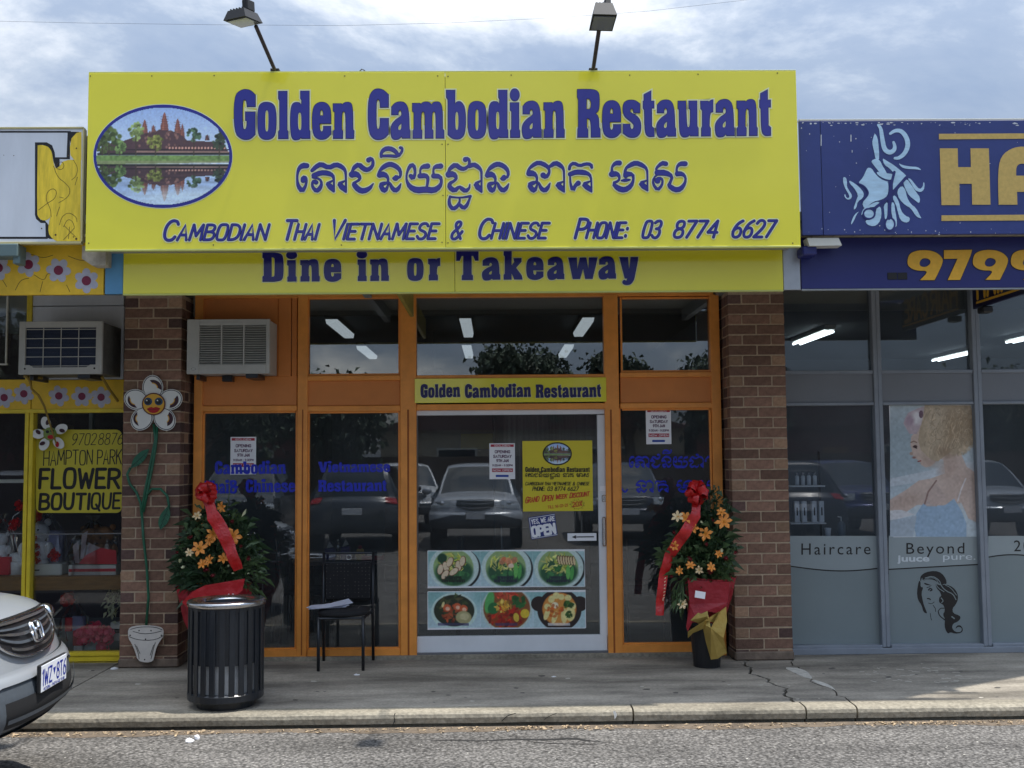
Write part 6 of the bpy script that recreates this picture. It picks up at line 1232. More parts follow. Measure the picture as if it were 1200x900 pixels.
# menu posters
def base_panel(r, cx, w): 
    r.poly([(cx - w, 0), (cx + w, 0), (cx + w, 1), (cx - w, 1)], (176, 208, 210)); r.E(cx, .9, w * 1.1, .35, (196, 218, 226), 0, .8, .7); r.E(cx - w * .8, .1, w * .5, .3, (120, 176, 172), 0, .9, .6)
def scat(r, n, cx, cy, rx, ry, cols, sx, sy, al=.95):
    for _ in range(n):
        a = rng.uniform(0, 2 * PI); q = math.sqrt(rng.uniform(0, 1)); c = cols[rng.integers(len(cols))]; k = rng.uniform(.8, 1.18); r.E(cx + rx * q * math.cos(a), cy + ry * q * math.sin(a), sx * rng.uniform(.5, 1.3), sy * rng.uniform(.5, 1.3), tuple(min(250, v * k) for v in c), rng.uniform(0, 3.1), .35, al)
def menu(top):
    r = Ras(300, 72, (210, 224, 230)); c = (1 / 6, .5, 5 / 6); w = 1 / 6 * .985
    for i in range(3): base_panel(r, c[i], w)
    if top:
        for i in range(3):
            x = c[i]; r.E(x + .012, .50, .158, .60, (30, 36, 38), 0, .03); r.E(x, .47, .158, .60, (206, 226, 220), 0, .03); r.E(x - .004, .47, .128, .50, (150, 180, 120), 0, .05); r.E(x, .6, .12, .36, (40, 88, 60), 0, .2)
            scat(r, 70, x - .01, .36, .09, .28, ((206, 200, 96), (176, 190, 76), (214, 212, 130)), .02, .02); scat(r, 30, x, .72, .09, .14, ((34, 84, 54), (60, 120, 70)), .022, .05)
            if i == 0:
                r.E(x - .075, .22, .03, .13, (24, 70, 48), .2, .3)
                for dx, dy, rt in ((-.085, .52, .2), (-.05, .45, -.3), (-.055, .66, .6), (-.025, .32, .4), (.03, .42, -.1), (.0, .58, .9), (.055, .30, .2)): r.E(x + dx, dy, .020, .15, (120, 56, 30), rt, .1); r.E(x + dx - .002, dy, .017, .135, (228, 208, 176), rt, .15)
            elif i == 1:
                scat(r, 14, x + .01, .30, .05, .10, ((224, 150, 110), (232, 180, 140), (214, 120, 80)), .018, .06); r.E(x + .06, .55, .014, .2, (110, 190, 96), 0, .2); r.E(x + .085, .58, .012, .2, (84, 168, 84), .1, .2); r.E(x + .03, .42, .018, .06, (236, 214, 190), 0, .3)
            else:
                for k in range(7): r.E(x + .0 + k * .016, .26 + .004 * k, .011, .13, (110, 66, 40), -.15, .1); r.E(x + .002 + k * .016, .27 + .004 * k, .0075, .115, (226, 206, 160), -.15, .2)
                r.E(x + .06, .60, .014, .2, (110, 190, 96), 0, .2); r.E(x + .085, .62, .012, .19, (84, 168, 84), .1, .2); scat(r, 12, x + .005, .5, .03, .08, ((50, 120, 60),), .012, .04)
            for yy, q in ((.745, .055), (.83, .075)):
                for k in range(int(q * 2 / .007)): xx = x - q + k * .007; r.line([(xx, yy - .03), (xx + rng.uniform(-.002, .003), yy + .028)], .012, (30, 30, 60) if i else (16, 24, 24), .9)
    else:
        x = c[0]; r.E(x, .55, .145, .50, (202, 226, 218), 0, .03); r.E(x, .52, .128, .42, (44, 52, 38), 0, .04); scat(r, 60, x, .4, .1, .26, ((60, 76, 44), (40, 50, 34), (90, 84, 54)), .02, .03); scat(r, 34, x, .6, .08, .24, ((150, 64, 34), (176, 84, 50), (110, 40, 26)), .018, .03)
        for dx, dy in ((-.045, .45), (.02, .42), (.06, .47)): r.E(x + dx, dy, .026, .10, (206, 96, 56), .3, .2); r.E(x + dx + .004, dy + .02, .014, .05, (238, 190, 160), .3, .3)
        r.E(x + .06, .70, .05, .17, (176, 168, 120), .1, .15); r.E(x + .065, .68, .03, .09, (206, 196, 150), .1, .3); r.E(x - .07, .36, .008, .08, (230, 214, 150), .3, .3)
        x = c[1]; r.E(x, .48, .162, .62, (196, 214, 206), 0, .03); r.E(x, .47, .148, .57, (140, 84, 46), 0, .04); scat(r, 90, x, .68, .12, .26, ((168, 34, 26), (190, 56, 30), (150, 70, 34), (120, 30, 22)), .022, .04); scat(r, 30, x + .0, .12, .07, .12, ((196, 52, 34), (220, 90, 60)), .02, .05)
        r.E(x - .11, .30, .028, .30, (92, 176, 96), .2, .2); r.E(x - .085, .46, .035, .16, (40, 112, 60), .5, .2); scat(r, 26, x + .08, .28, .04, .14, ((40, 96, 48), (60, 120, 56)), .02, .05); scat(r, 44, x - .02, .42, .045, .16, ((224, 176, 66), (238, 200, 96), (200, 140, 44)), .016, .03)
        r.E(x + .115, .60, .028, .12, (228, 196, 60), .3, .1); r.E(x + .06, .70, .018, .12, (222, 190, 70), -.2, .1)
        x = c[2]
        for k in range(9): r.line([(x - .16, .72 + k * .03), (x + .16, .74 + k * .03)], .004, (170, 196, 196), .6)
        r.E(x - .13, .34, .05, .2, (44, 34, 34), 0, .05); r.E(x + .13, .34, .05, .2, (44, 34, 34), 0, .05); r.E(x, .50, .14, .56, (46, 36, 36), 0, .03); r.E(x, .48, .108, .44, (206, 120, 50), 0, .05); r.E(x, .48, .104, .42, (220, 150, 70), 0, .1)
        for dx, dy, rx, ry, rt in ((-.02, .12, .022, .09, 0), (.012, .16, .02, .08, .4), (-.05, .22, .02, .1, .3), (.055, .18, .022, .08, 0), (-.075, .42, .022, .08, .5), (-.08, .62, .016, .16, .35), (-.03, .7, .016, .17, .3), (.03, .66, .02, .2, 0), (.07, .6, .03, .2, 0), (.085, .4, .02, .1, 0)): r.E(x + dx, dy, rx, ry, (236, 222, 150), rt, .15)
        r.E(x - .028, .38, .022, .085, (244, 232, 196), 0, .1); scat(r, 26, x + .055, .36, .03, .08, ((40, 80, 34), (60, 100, 40)), .012, .035); scat(r, 18, x + .06, .62, .02, .08, ((50, 88, 36),), .01, .03); scat(r, 20, x - .03, .52, .05, .16, ((214, 96, 36),), .008, .05, .7)
        for i, q in ((0, .10), (1, .07), (2, .07)):
            for k in range(int(q * 2 / .007)): xx = c[i] - q + k * .007; r.line([(xx, .86), (xx + .002, .91)], .012, (70, 66, 110) if i < 2 else (240, 240, 240), .9)
    r.put((r.y < .03).astype(float), (236, 240, 242)); r.put((r.y > .97).astype(float), (226, 232, 236)); return r.noise(.03, (120, 30))
for k, (y0, y1, lab, tp) in enumerate(((644.5, 688.3, 'upper menu poster with three salad bowl photographs on the sliding door', True), (692.3, 737, 'lower menu poster with three soup photographs including a black pot on the door', False))):
    t = thing('menu_poster', lab, 'poster', px3(593, y1, YD), group='menu posters on the door')
    P_(t, FB('sheet', m_white, None, 501, y0, 685.5 + k, y1, YD, YD + .001, 0)); P_(t, menu(tp).sheet('menu_pictures', rect_map(501.6, y0 + .6, 685 + k, y1 - .6, YD, .001)))
# ---------------------------------------------------------------- flower stands
m_fol = mat('dark_green_leaves', (.028, .062, .024), .55, ns=30, na=.45); m_fol2 = mat('mid_green_leaves', (.062, .11, .038), .5, ns=30, na=.4); m_lily = mat('orange_lily_petal', lin((232, 150, 66)), .5, ns=30, na=.12)
m_lilyp = mat('pale_lily_petal', lin((228, 204, 160)), .5, ns=30, na=.1); m_stam = mat('yellow_stamen', lin((214, 176, 60)), .6); m_wine = mat('wine_red_petal', lin((112, 20, 30)), .6, ns=30, na=.3); m_cream = mat('cream_petal', lin((216, 216, 180)), .6)
m_wrapr = mat('red_wrapping', lin((150, 22, 36)), .45, ns=5, na=.16, bump=.03, bs=7); m_goldf = mat('gold_foil', lin((186, 158, 84)), .3, metal=.55, ns=3, na=.12, bump=.02, bs=8); m_ribbon = mat('red_ribbon_satin', lin((186, 22, 24)), .34, ns=9, na=.2, spec=.6, bump=.02, bs=14)
def leaf_geo(mb, p, d, l, w, droop=.4):
    d = d.normalized(); s_ = d.cross(Vector((random.gauss(0, 1), random.gauss(0, 1), random.gauss(0, 1)))).normalized(); n_ = d.cross(s_)
    a = p; b = p + d * l * .5 + n_ * l * .08; c = p + d * l + Vector((0, 0, -droop * l))
    mb.add([a, b + s_ * w, c, b - s_ * w], [(0, 1, 2), (0, 2, 3)])
def lily_mesh(m, ms):
    mb = MB(); n = 6
    for k in range(n):
        a = 2 * PI * k / n; r = 1 if k % 2 else .9; V = []
        for t, wd, hh in ((0, .04, 0), (.3, .17, .20), (.68, .24, .34), (1.0, .03, .22)):
            for s_ in (-1, 0, 1): V.append((r * t * math.cos(a) - s_ * wd * math.sin(a), r * t * math.sin(a) + s_ * wd * math.cos(a), hh + (.03 if s_ else -.02)))
        mb.add(V, [(3 * i + j, 3 * i + j + 1, 3 * i + j + 4, 3 * i + j + 3) for i in range(3) for j in range(2)])
    nf = len(mb.f)
    for k in range(5): a = 2 * PI * k / 5 + .3; mb.tube([(0, 0, .05), (.12 * math.cos(a), .12 * math.sin(a), .36), (.22 * math.cos(a), .22 * math.sin(a), .42)], [.012, .012, .035], 5)
    me = bpy.data.meshes.new('lily'); me.from_pydata(mb.v, [], mb.f); me.materials.append(m); me.materials.append(ms)
    for i, p in enumerate(me.polygons): p.material_index = int(i >= nf)
    return me
ME_L = [lily_mesh(m_lily, m_stam), lily_mesh(m_lilyp, m_stam)]
def rose_mesh(m, name):
    mb = MB()
    for k in range(14):
        a = k * 2.4; r = .1 + k * .04; q = .9 - k * .03
        V = [(r * math.cos(a) * .6, r * math.sin(a) * .6, -.2), (r * math.cos(a - .7), r * math.sin(a - .7), .3 * q), (r * 1.15 * math.cos(a), r * 1.15 * math.sin(a), .45 * q), (r * math.cos(a + .7), r * math.sin(a + .7), .3 * q)]; mb.add(V, [(0, 1, 2), (0, 2, 3)])
    mb.ball((0, 0, .05), (.3, .3, .3), 8, .15); me = bpy.data.meshes.new(name); me.from_pydata(mb.v, [], mb.f); me.materials.append(m); return me
ME_R = {m.name: rose_mesh(m, 'blossom') for m in (m_wine, m_cream)}
def put_flower(par, me, name, p, size, aim=(0, -1, .35)):
    o = link(name, me, par); o.location = Vector(p) - par_loc(par); v = Vector(aim) + Vector((random.gauss(0, .3), 0, random.gauss(0, .3))); o.rotation_euler = v.to_track_quat('Z', 'Y').to_euler(); o.rotation_euler.rotate_axis('Z', random.uniform(0, 6)); o.scale = (size * random.uniform(.72, .95), size * random.uniform(.72, .95), size * random.uniform(.7, 1.2)); return o
def foliage(par, cpx, Yc, rpx, n, m, lw, base):
    c = Vector(px3(cpx[0], cpx[1], Yc)); k = Yc / 1250; mb = MB(); b0 = Vector(px3(base[0], base[1], Yc))
    for i in range(n):
        u = Vector((random.gauss(0, 1), random.gauss(0, 1), random.gauss(0, 1))).normalized() * random.uniform(.25, 1) ** .5 * random.choice((1, 1, 1, 1.12))
        p = c + Vector((u.x * rpx[0] * k, u.y * .15, u.z * rpx[1] * k)); d = (p - b0).normalized() + Vector((random.gauss(0, .5), random.gauss(0, .5), random.gauss(0, .4)))
        leaf_geo(mb, p, d, random.uniform(*lw) * random.choice((.6, 1, 1, 1.7)), random.uniform(*lw) * random.choice((.09, .15, .24)))
    for i in range(30):
        u = Vector((random.gauss(0, .5), random.gauss(0, .5), random.gauss(0, .5))); p = c + Vector((u.x * rpx[0] * k, u.y * .1, u.z * rpx[1] * k)); mb.tube([b0, (b0 + p) / 2 + Vector((0, 0, .03)), p], .003, 5, False)
    if n > 900:
        for i in range(16):
            a = random.uniform(-.2, PI + .2); q = c + Vector((math.cos(a) * rpx[0] * k * random.uniform(1.0, 1.3), random.uniform(-.15, .05), math.sin(a) * rpx[1] * k * random.uniform(.9, 1.25))); mid = c.lerp(q, .6) + Vector((0, 0, .04)); mb.tube([c, mid, q], .0025, 5, False)
            for j in range(13):
                p = mid.lerp(q, j / 12); leaf_geo(mb, p, Vector((random.gauss(0, 1), random.gauss(0, .6), random.gauss(0, 1))) + (q - mid).normalized(), random.uniform(.03, .07), .007)
    o = mb.build('foliage', m, None); P_(par, o); o['kind'] = 'stuff'; return o
def ribbon(par, pts, w, name='ribbon'):
    mb = MB(); P = [Vector(px3(*p)) for p in pts]; P2 = []
    for i in range(len(P) - 1):
        for t in (0, .25, .5, .75): P2.append(P[i].lerp(P[i + 1], t))
    P2.append(P[-1]); ws = [w[min(i // 4, len(w) - 1)] if isinstance(w, list) else w for i in range(len(P2))]; V = []
    for i, p in enumerate(P2):
        t = (P2[min(i + 1, len(P2) - 1)] - P2[max(i - 1, 0)]).normalized(); s_ = Vector((t.z, 0, -t.x)).normalized() * ws[i] / 2; bow = .012 * math.sin(i * 1.3)
        V += [p + s_ + Vector((0, bow, 0)), p + Vector((0, -.008 + bow, 0)), p - s_ + Vector((0, bow * .5 + .006, 0))]
    mb.add(V, [(3 * i + j, 3 * i + j + 1, 3 * i + j + 4, 3 * i + j + 3) for i in range(len(P2) - 1) for j in (0, 1)]); return P_(par, mb.build(name, m_ribbon, None, True))
def bow(par, x, y, Y, r):
    c = Vector(px3(x, y, Y)); mb = MB()
    for k in range(11):
        a = 2 * PI * k / 11 + random.uniform(-.2, .2); d = Vector((math.cos(a), -.5 + random.uniform(-.5, .3), math.sin(a))).normalized(); s_ = d.cross(Vector((random.gauss(0, 1), random.gauss(0, 1), random.gauss(0, 1)))).normalized(); n_ = d.cross(s_); V = []
        for i in range(9):
            b = 2 * PI * i / 8; q = c + d * r * (.5 - .5 * math.cos(b)) + n_ * r * .34 * math.sin(b); V += [q + s_ * r * .30, q - s_ * r * .30]
        mb.add(V, [(2 * i, 2 * i + 1, 2 * i + 3, 2 * i + 2) for i in range(8)])
    return P_(par, mb.build('bow', m_ribbon, None, True))
def paper_cone(par, name, m, cx, ytop, ybot, Y, rt, rb, ruffle=.25, a0=0, a1=2 * PI, seed=1):
    top = Vector(px3(cx[0], ytop, Y)); bot = Vector(px3(cx[1], ybot, Y)); random.seed(seed); nn = 40; ph = random.uniform(0, 6); V = []
    for j in range(9):
        t = j / 8
        for i in range(nn + 1):
            a = a0 + (a1 - a0) * i / nn; r = (rb + (rt - rb) * t) * (1 + ruffle * t * math.sin(5 * a + ph) * .6 + ruffle * .4 * math.sin(11 * a + 2 * t * 3)); c = bot.lerp(top, t)
            V.append((c.x + r * math.cos(a), c.y + r * .8 * math.sin(a), c.z + (ruffle * .25 * rt * math.sin(3 * a + ph + 1) * t)))
    return P_(par, MB().add(V, [(j * (nn + 1) + i, j * (nn + 1) + i + 1, (j + 1) * (nn + 1) + i + 1, (j + 1) * (nn + 1) + i) for j in range(8) for i in range(nn)]).build(name, m, None))
random.seed(11)
def stand(label, loc_, spec): t = thing('flower_stand', label, 'flower arrangement', loc_, group='opening bouquets either side of the shopfront'); spec(t); return t
def left(t):
    Y = 8.62; P_(t, MB().lathe([(0, 0), (.13, 0), (.155, .30), (.14, .30), (.13, .27), (0, .27)], 0, 0, 0, 24).build('pot', m_black)); COL.objects[-1].location = (W(254, 765, Y).x - t.location.x, Y - t.location.y, 0)
    P_(t, MB().tube([(W(254, 700, Y).x, Y, .3), (W(252, 680, Y).x, Y, .75)], .03).build('core', m_fol))
    paper_cone(t, 'wrapping', m_wrapr, (252, 254), 688, 768, Y, .27, .14, .3, seed=5)
    ov = Flat(0, 0, lambda x, y, d: px3(x, y, 8.34 - d)); ov.poly([[(213, 706), (226, 693), (240, 686), (287, 678), (284, 692), (268, 706), (254, 722), (232, 722)]]); P_(t, ov.build('wrapping_flap', mat('bright_red_wrapping', lin((176, 28, 36)), .4, ns=5, na=.14, bump=.03, bs=7)))
    foliage(t, (254, 645), Y, (40, 46), 1000, m_fol, (.05, .12), (254, 700)); foliage(t, (255, 640), Y - .05, (38, 46), 460, m_fol2, (.04, .11), (254, 700)); foliage(t, (232, 672), Y - .02, (26, 26), 420, m_fol, (.04, .09), (250, 690)); foliage(t, (290, 668), Y - .03, (20, 28), 260, m_fol2, (.03, .07), (265, 680))
    for x, y, s_, k in ((250, 626, .085, 0), (272, 629, .085, 0), (234, 643, .085, 0), (247, 657, .06, 0), (231, 605, .05, 1), (222, 648, .05, 1), (261, 594, .055, 0), (238, 662, .06, 0), (262, 655, .055, 0), (246, 634, .05, 0)): put_flower(t, ME_L[k], 'lily', px3(x, y, Y - .2), s_)
    for x, y, s_, m in ((223, 630, .04, m_wine), (227, 643, .035, m_wine), (242, 668, .045, m_wine), (250, 675, .04, m_wine), (272, 612, .035, m_wine), (211, 657, .03, m_cream), (215, 665, .03, m_cream), (268, 663, .02, m_cream), (273, 672, .02, m_cream), (291, 672, .016, m_cream), (208, 648, .03, m_wine), (292, 655, .04, m_wine), (283, 640, .03, m_wine)): put_flower(t, ME_R[m.name], 'blossom', px3(x, y, Y - .2), s_)
    bow(t, 243, 577, Y - .2, .095); ribbon(t, [(243, 585, 8.4), (250, 605, 8.36), (262, 625, 8.34), (270, 645, 8.32), (279, 668, 8.34)], [.08, .105, .10, .085, .07])
    for k in range(3):
        mb = MB(); 
        p = Vector(px3(283 - k * 0, 606 + 0, 8.45)); leaf_geo(mb, p, Vector((.5, -.2, .8)), .08, .012, 0); P_(t, mb.build('bud', m_cream))
    cd = Flat(0, 0, lambda x, y, d: px3(x, y, 8.3 - d)); cd.stroke([(267, 702), (268, 697)], 2.2, 0); cd.stroke([(272, 703), (273, 697)], 2.8, 0); P_(t, cd.build('tag', m_white))['kind'] = 'stuff'
stand('opening bouquet with orange lilies, red bow and red wrapping behind the black bin', (W(254, 700, 8.62).x, 8.62, 0), left)
def right(t):
    Y = 8.60; px_ = W(828, 760, Y).x; p = MB().lathe([(0, 0), (.105, 0), (.13, .30), (.12, .30), (.11, .27), (0, .27)], 0, 0, 0, 24).build('pot', m_black); P_(t, p); p.location = (px_ - t.location.x, Y - t.location.y, 0)
    paper_cone(t, 'wrapping', m_wrapr, (832, 828), 676, 728, Y, .205, .14, .10, seed=3)
    ov = Flat(0, 0, lambda x, y, d: px3(x, y, 8.42 - d * 3 + (0.03 if x < 815 else 0))); ov.poly([[(806, 680), (855, 682), (853, 706), (842, 719), (828, 716), (815, 722), (806, 740), (804, 735), (808, 708)]]); P_(t, ov.build('wrapping_flap', m_wrapr))
    def foil(name, pts, Yf): V = [px3(a, b, Yf + dy) for a, b, dy in pts]; c = Vector(V[0]); return P_(t, MB().add(V, [(0, i, i + 1) for i in range(1, len(V) - 1)]).build(name, m_goldf))
    foil('gold_foil', [(826, 727, -.08), (806, 740, .05), (806, 748, .06), (812, 742, .02), (824, 737, -.04), (838, 722, .0), (851, 711, .04), (848, 722, .03), (838, 730, -.02)], 8.42); foil('gold_foil', [(833, 736, -.06), (829, 716, 0), (811, 724, .05), (824, 737, 0), (827, 752, .02), (833, 773, .0), (841, 772, .0), (852, 765, .05), (848, 748, .0), (852, 728, .04), (851, 711, .05), (843, 717, .0)], 8.40); foil('gold_foil', [(809, 727, .03), (818, 718, 0), (829, 722, -.05), (831, 734, .0), (820, 728, .03)], 8.385)
    foliage(t, (823, 642), Y, (31, 41), 950, m_fol, (.05, .12), (830, 690)); foliage(t, (826, 650), Y - .05, (29, 38), 520, m_fol2, (.04, .10), (830, 690)); foliage(t, (800, 655), Y - .03, (24, 24), 360, m_fol2, (.04, .09), (820, 685)); foliage(t, (840, 668), Y - .06, (16, 20), 280, m_fol2, (.04, .09), (835, 690)); foliage(t, (838, 600), Y, (20, 24), 160, m_fol, (.05, .10), (830, 660)); foliage(t, (796, 700), Y - .08, (7, 10), 60, m_fol2, (.04, .08), (800, 680))
    for x, y, s_, k in ((827, 626, .075, 0), (848, 612, .085, 0), (845, 601, .06, 0), (803, 607, .07, 0), (794, 606, .06, 1), (812, 619, .06, 0), (791, 640, .055, 0), (809, 663, .055, 0), (833, 665, .05, 0), (797, 669, .045, 0), (799, 708, .055, 1), (820, 668, .045, 1), (842, 650, .05, 0)): put_flower(t, ME_L[k], 'lily', px3(x, y, Y - .2), s_)
    for x, y, s_, m in ((827, 638, .035, m_wine), (808, 655, .035, m_wine), (832, 669, .055, m_wine), (789, 624, .035, m_wine), (850, 655, .04, m_wine), (862, 648, .03, m_wine), (787, 676, .03, m_wine), (835, 610, .03, m_wine), (845, 645, .03, m_cream), (822, 612, .022, m_cream)): put_flower(t, ME_R[m.name], 'blossom', px3(x, y, Y - .2), s_)
    bow(t, 816, 577, Y - .18, .10); ribbon(t, [(817, 584, 8.42), (815, 604, 8.38), (803, 624, 8.36), (793, 638, 8.4), (784, 652, 8.44), (778, 672, 8.46), (774, 700, 8.46), (773, 721, 8.46)], [.07, .085, .09, .085, .075, .07, .065, .065])
    rt = Flat(0, 0, lambda x, y, d: px3(x, y, 8.43 - d)); rt.stroke([(777, 704), (777, 701), (779, 700)], .6, 0)
    for k in range(6): rt.stroke([(777.5 + .3 * k % 2, 698 - 4 * k), (779 + k * .25, 697 - 4 * k)], .8, 0)
    P_(t, rt.build('ribbon_writing', m_cream))['kind'] = 'stuff'
    c_ = Flat(0, 0, lambda x, y, d: px3(x, y, 8.385 - d)); c_.poly([[(815, 692), (827, 694), (826, 702), (814, 700)]]); P_(t, c_.build('gift_card', m_white))
stand('opening bouquet with orange lilies in red and gold foil beside the right brick pillar', (W(828, 760, 8.6).x, 8.6, 0), right)
# ---------------------------------------------------------------- gifts in the flower shop window
m_plush = mat('white_plush', lin((242, 242, 244)), .95, ns=60, na=.12, bump=.004, bs=150); m_plushb = mat('brown_plush', lin((140, 96, 62)), .95, ns=60, na=.2, bump=.004, bs=150); m_redfl = mat('red_petals', lin((226, 26, 36)), .6, ns=60, na=.3, bump=.004, bs=120); m_cell = glass('cellophane', (.94, .95, .97), 2.6, 1.35); m_pink = mat('pink_petals', lin((240, 96, 130)), .6, ns=60, na=.25); m_redbx = mat('red_box', lin((214, 40, 56)), .5)
YW = 9.38
def teddy(t, x, y, h, m, face=m_ink):
    k = YW / 1250; b = Vector(px3(x, y, YW)); r = h * k
    mb = MB().ball(b + Vector((0, 0, r * .30)), (r * .26, r * .22, r * .30), 14, .03); P_(t, mb.build('body', m, None, True)); P_(t, MB().ball(b + Vector((0, -.02, r * .74)), (r * .25, r * .22, r * .23), 14, .03).build('head', m, None, True))
    for sx in (-1, 1): P_(t, MB().ball(b + Vector((sx * r * .2, 0, r * .94)), (r * .08, r * .05, r * .08), 10).build('ear', m, None, True)); P_(t, MB().ball(b + Vector((sx * r * .2, -r * .2, r * .08)), (r * .11, r * .16, r * .1), 10).build('foot', m, None, True)); P_(t, MB().ball(b + Vector((sx * r * .28, -r * .1, r * .36)), (r * .09, r * .12, r * .17), 10).build('arm', m, None, True)); P_(t, MB().ball(b + Vector((sx * r * .09, -r * .235, r * .79)), r * .024, 8).build('eye', face))
    P_(t, MB().ball(b + Vector((0, -r * .24, r * .68)), (r * .08, r * .06, r * .06), 10).build('muzzle', m, None, True)); P_(t, MB().ball(b + Vector((0, -r * .30, r * .70)), r * .025, 8).build('nose', face))
def cello(t, x, y0, y1, wpx, sd):
    k = YW / 1250; b = Vector(px3(x, y1, YW)); h = (y1 - y0) * k; w = wpx * k / 2; random.seed(sd)
    P_(t, MB().lathe([(w * .95, 0), (w, h * .35), (w * .85, h * .62), (w * .25, h * .88), (w * .1, h * .92), (w * .35, h)], b.x, b.y, b.z, 22, fn=lambda a, z: 1 + .07 * math.sin(a * 5 + z * 20) + .04 * math.sin(a * 9)).build('cellophane', m_cell))
def blossoms(t, name, m, pts, r=.03):
    for x, y in pts:
        o = link(name, rose_mesh(m, name) if m.name not in ME_R else ME_R[m.name], None); ME_R.setdefault(m.name, o.data); P_(t, o); o.location = Vector(px3(x, y, YW - .12)) - par_loc(t); v = Vector((random.gauss(0, .3), -1, random.gauss(.4, .3))); o.rotation_euler = v.to_track_quat('Z', 'Y').to_euler(); o.scale = (r * 1.6,) * 3
shz = WZ(676, YG + .05, 60)
def giftY(y): return y
def gift(label, cat, x, y, f, name='gift_hamper', Y=None):
    t = thing(name, label, cat, px3(x, y, YW)); f(t); return t
def g1(t):
    P_(t, FB('box', m_enam, None, 36, 661, 72, 675, YW - .16, YW + .1, .01)); teddy(t, 44, 664, 54, m_plush); blossoms(t, 'rose', m_redfl, ((42, 641), (44, 650), (39, 655), (46, 658), (63, 646), (66, 650), (60, 651), (64, 655), (41, 632)), .032); P_(t, FB('box_label', m_ink, None, 35, 667.5, 46, 669, YW - .163, YW - .16, 0)); P_(t, FB('plastic_tub', mat('lilac_plastic', lin((150, 152, 190)), .25), None, 54, 622, 72, 662, YW + .02, YW + .1, .02)); cello(t, 55, 596, 676, 44, 3); t2 = bow(t, 41, 604, YW - .1, .07)
gift('white plush toy with red roses in a white tub behind the yellow window post', 'gift', 52, 675, g1)
def g2(t):
    P_(t, FB('box', m_enam, None, 80, 662, 136, 675, YW - .16, YW + .1, .004)); P_(t, FB('box_stripe', m_redbx, None, 80.5, 666.5, 135.5, 670, YW - .163, YW - .16, 0)); teddy(t, 106, 662, 44, m_plushb); teddy(t, 122, 662, 46, m_plushb)
    f_ = Flat(0, 0, lambda x, y, d: px3(x, y, YW - .17 - d * 5)); f_.poly([[(85, 640), (92, 634), (93, 660), (88, 660)]]); f_.poly([[(96, 626), (103, 622), (98, 655), (94, 655)]]); f_.poly([[(104, 636), (118, 642), (106, 655), (99, 657)]]); P_(t, f_.build('paper_fan', mat('grey_pink_paper', lin((176, 156, 156)), .5)))['kind'] = 'stuff'
    f_ = Flat(0, 0, lambda x, y, d: px3(x, y, YW - .175 - d * 5)); f_.poly([[(100, 651), (118, 642), (136, 645), (137, 661), (92, 661)]]); P_(t, f_.build('red_wrap', m_redbx)); cello(t, 109, 606, 674, 56, 5)
gift('pair of brown plush bears wrapped in cellophane on a white box with red stripe', 'gift', 108, 675, g2)
def g3(t): P_(t, FB('box', m_redbx, None, -8, 653, 11, 674, YW - .12, YW + .1, .006)); teddy(t, 2, 655, 30, m_plush); cello(t, 2, 604, 675, 34, 9)
gift('red gift box with a pale toy under cellophane at the far left of the shelf', 'gift', 4, 675, g3)
def g4(t): P_(t, MB().lathe([(0, 0), (.07, 0), (.08, .12), (.06, .13), (0, .13)], *px3(19, 675, YW - .02), 20).build('body', m_plush, None, True)); P_(t, MB().ball(Vector(px3(19, 655, YW - .02)), (.075, .06, .055), 12, .1).build('top', m_plush, None, True)); blossoms(t, 'rose', m_redfl, ((15, 613), (18, 616), (14, 619), (20, 611), (22, 590), (26, 593), (23, 597)), .035); P_(t, MB().tube([px3(10, 660, YW), px3(9, 625, YW), px3(16, 605, YW), px3(27, 597, YW)], .006).build('basket_handle', m_steel, None, True))
gift('round white pouch and small red roses left of the yellow window post', 'gift', 19, 675, g4)
YW = 9.42
def g5(t): P_(t, FB('tub', m_redbx, None, 85, 739, 96, 757, YW - .1, YW + .05, .006)); P_(t, FB('tub_base', m_enam, None, 86, 757, 96, 765, YW - .1, YW + .05, .006)); bow(t, 80, 702, YW - .1, .07); P_(t, FB('letter_card', mat('lilac_plastic', (0, 0, 0)), None, 84, 722, 100, 740, YW, YW + .02, .01)); P_(t, FB('photo_card', m_redbx, None, 76, 724, 84, 740, YW - .02, YW, .002)); cello(t, 86, 700, 766, 34, 13); P_(t, MB().tube([px3(63, 722, YW), px3(73, 711, YW)], .012).build('stick', m_steel))
gift('red bow on a cellophane parcel above a small red tub, below the shelf', 'gift', 88, 765, g5)
def g6(t): P_(t, MB().lathe([(0, 0), (.065, 0), (.085, .10), (.075, .10), (0, .08)], *px3(107, 765, YW), 20).build('pot', mat('pale_blue_pot', lin((176, 196, 200)), .5), None, True)); blossoms(t, 'rose', m_pink, ((96, 742), (102, 747), (108, 742), (113, 736), (119, 741), (125, 742), (124, 750), (121, 757), (99, 750), (107, 735), (116, 747), (128, 747), (104, 740)), .062)
gift('bunch of pink artificial roses in a pale pot below the shelf', 'flowers', 107, 765, g6, 'rose_pot')
def g7(t):
    random.seed(4); mb = MB(); c = Vector(px3(133, 703, YW))
    for i in range(90): leaf_geo(mb, c + Vector((random.gauss(0, .04), random.gauss(0, .03), random.gauss(0, .08))), Vector((random.gauss(0, 1), -.5, random.gauss(0, 1))), .05, .014)
    P_(t, mb.build('petals', m_cream))['kind'] = 'stuff'; P_(t, FB('card_box', m_enam, None, 129, 729, 142, 751, YW, YW + .1, .006)); P_(t, FB('card_band', m_ink, None, 128.5, 737, 142.5, 742, YW - .003, YW, 0))
gift('pale green and white flowers over a white box beside the pillar, below the shelf', 'flowers', 134, 750, g7, 'white_flowers')
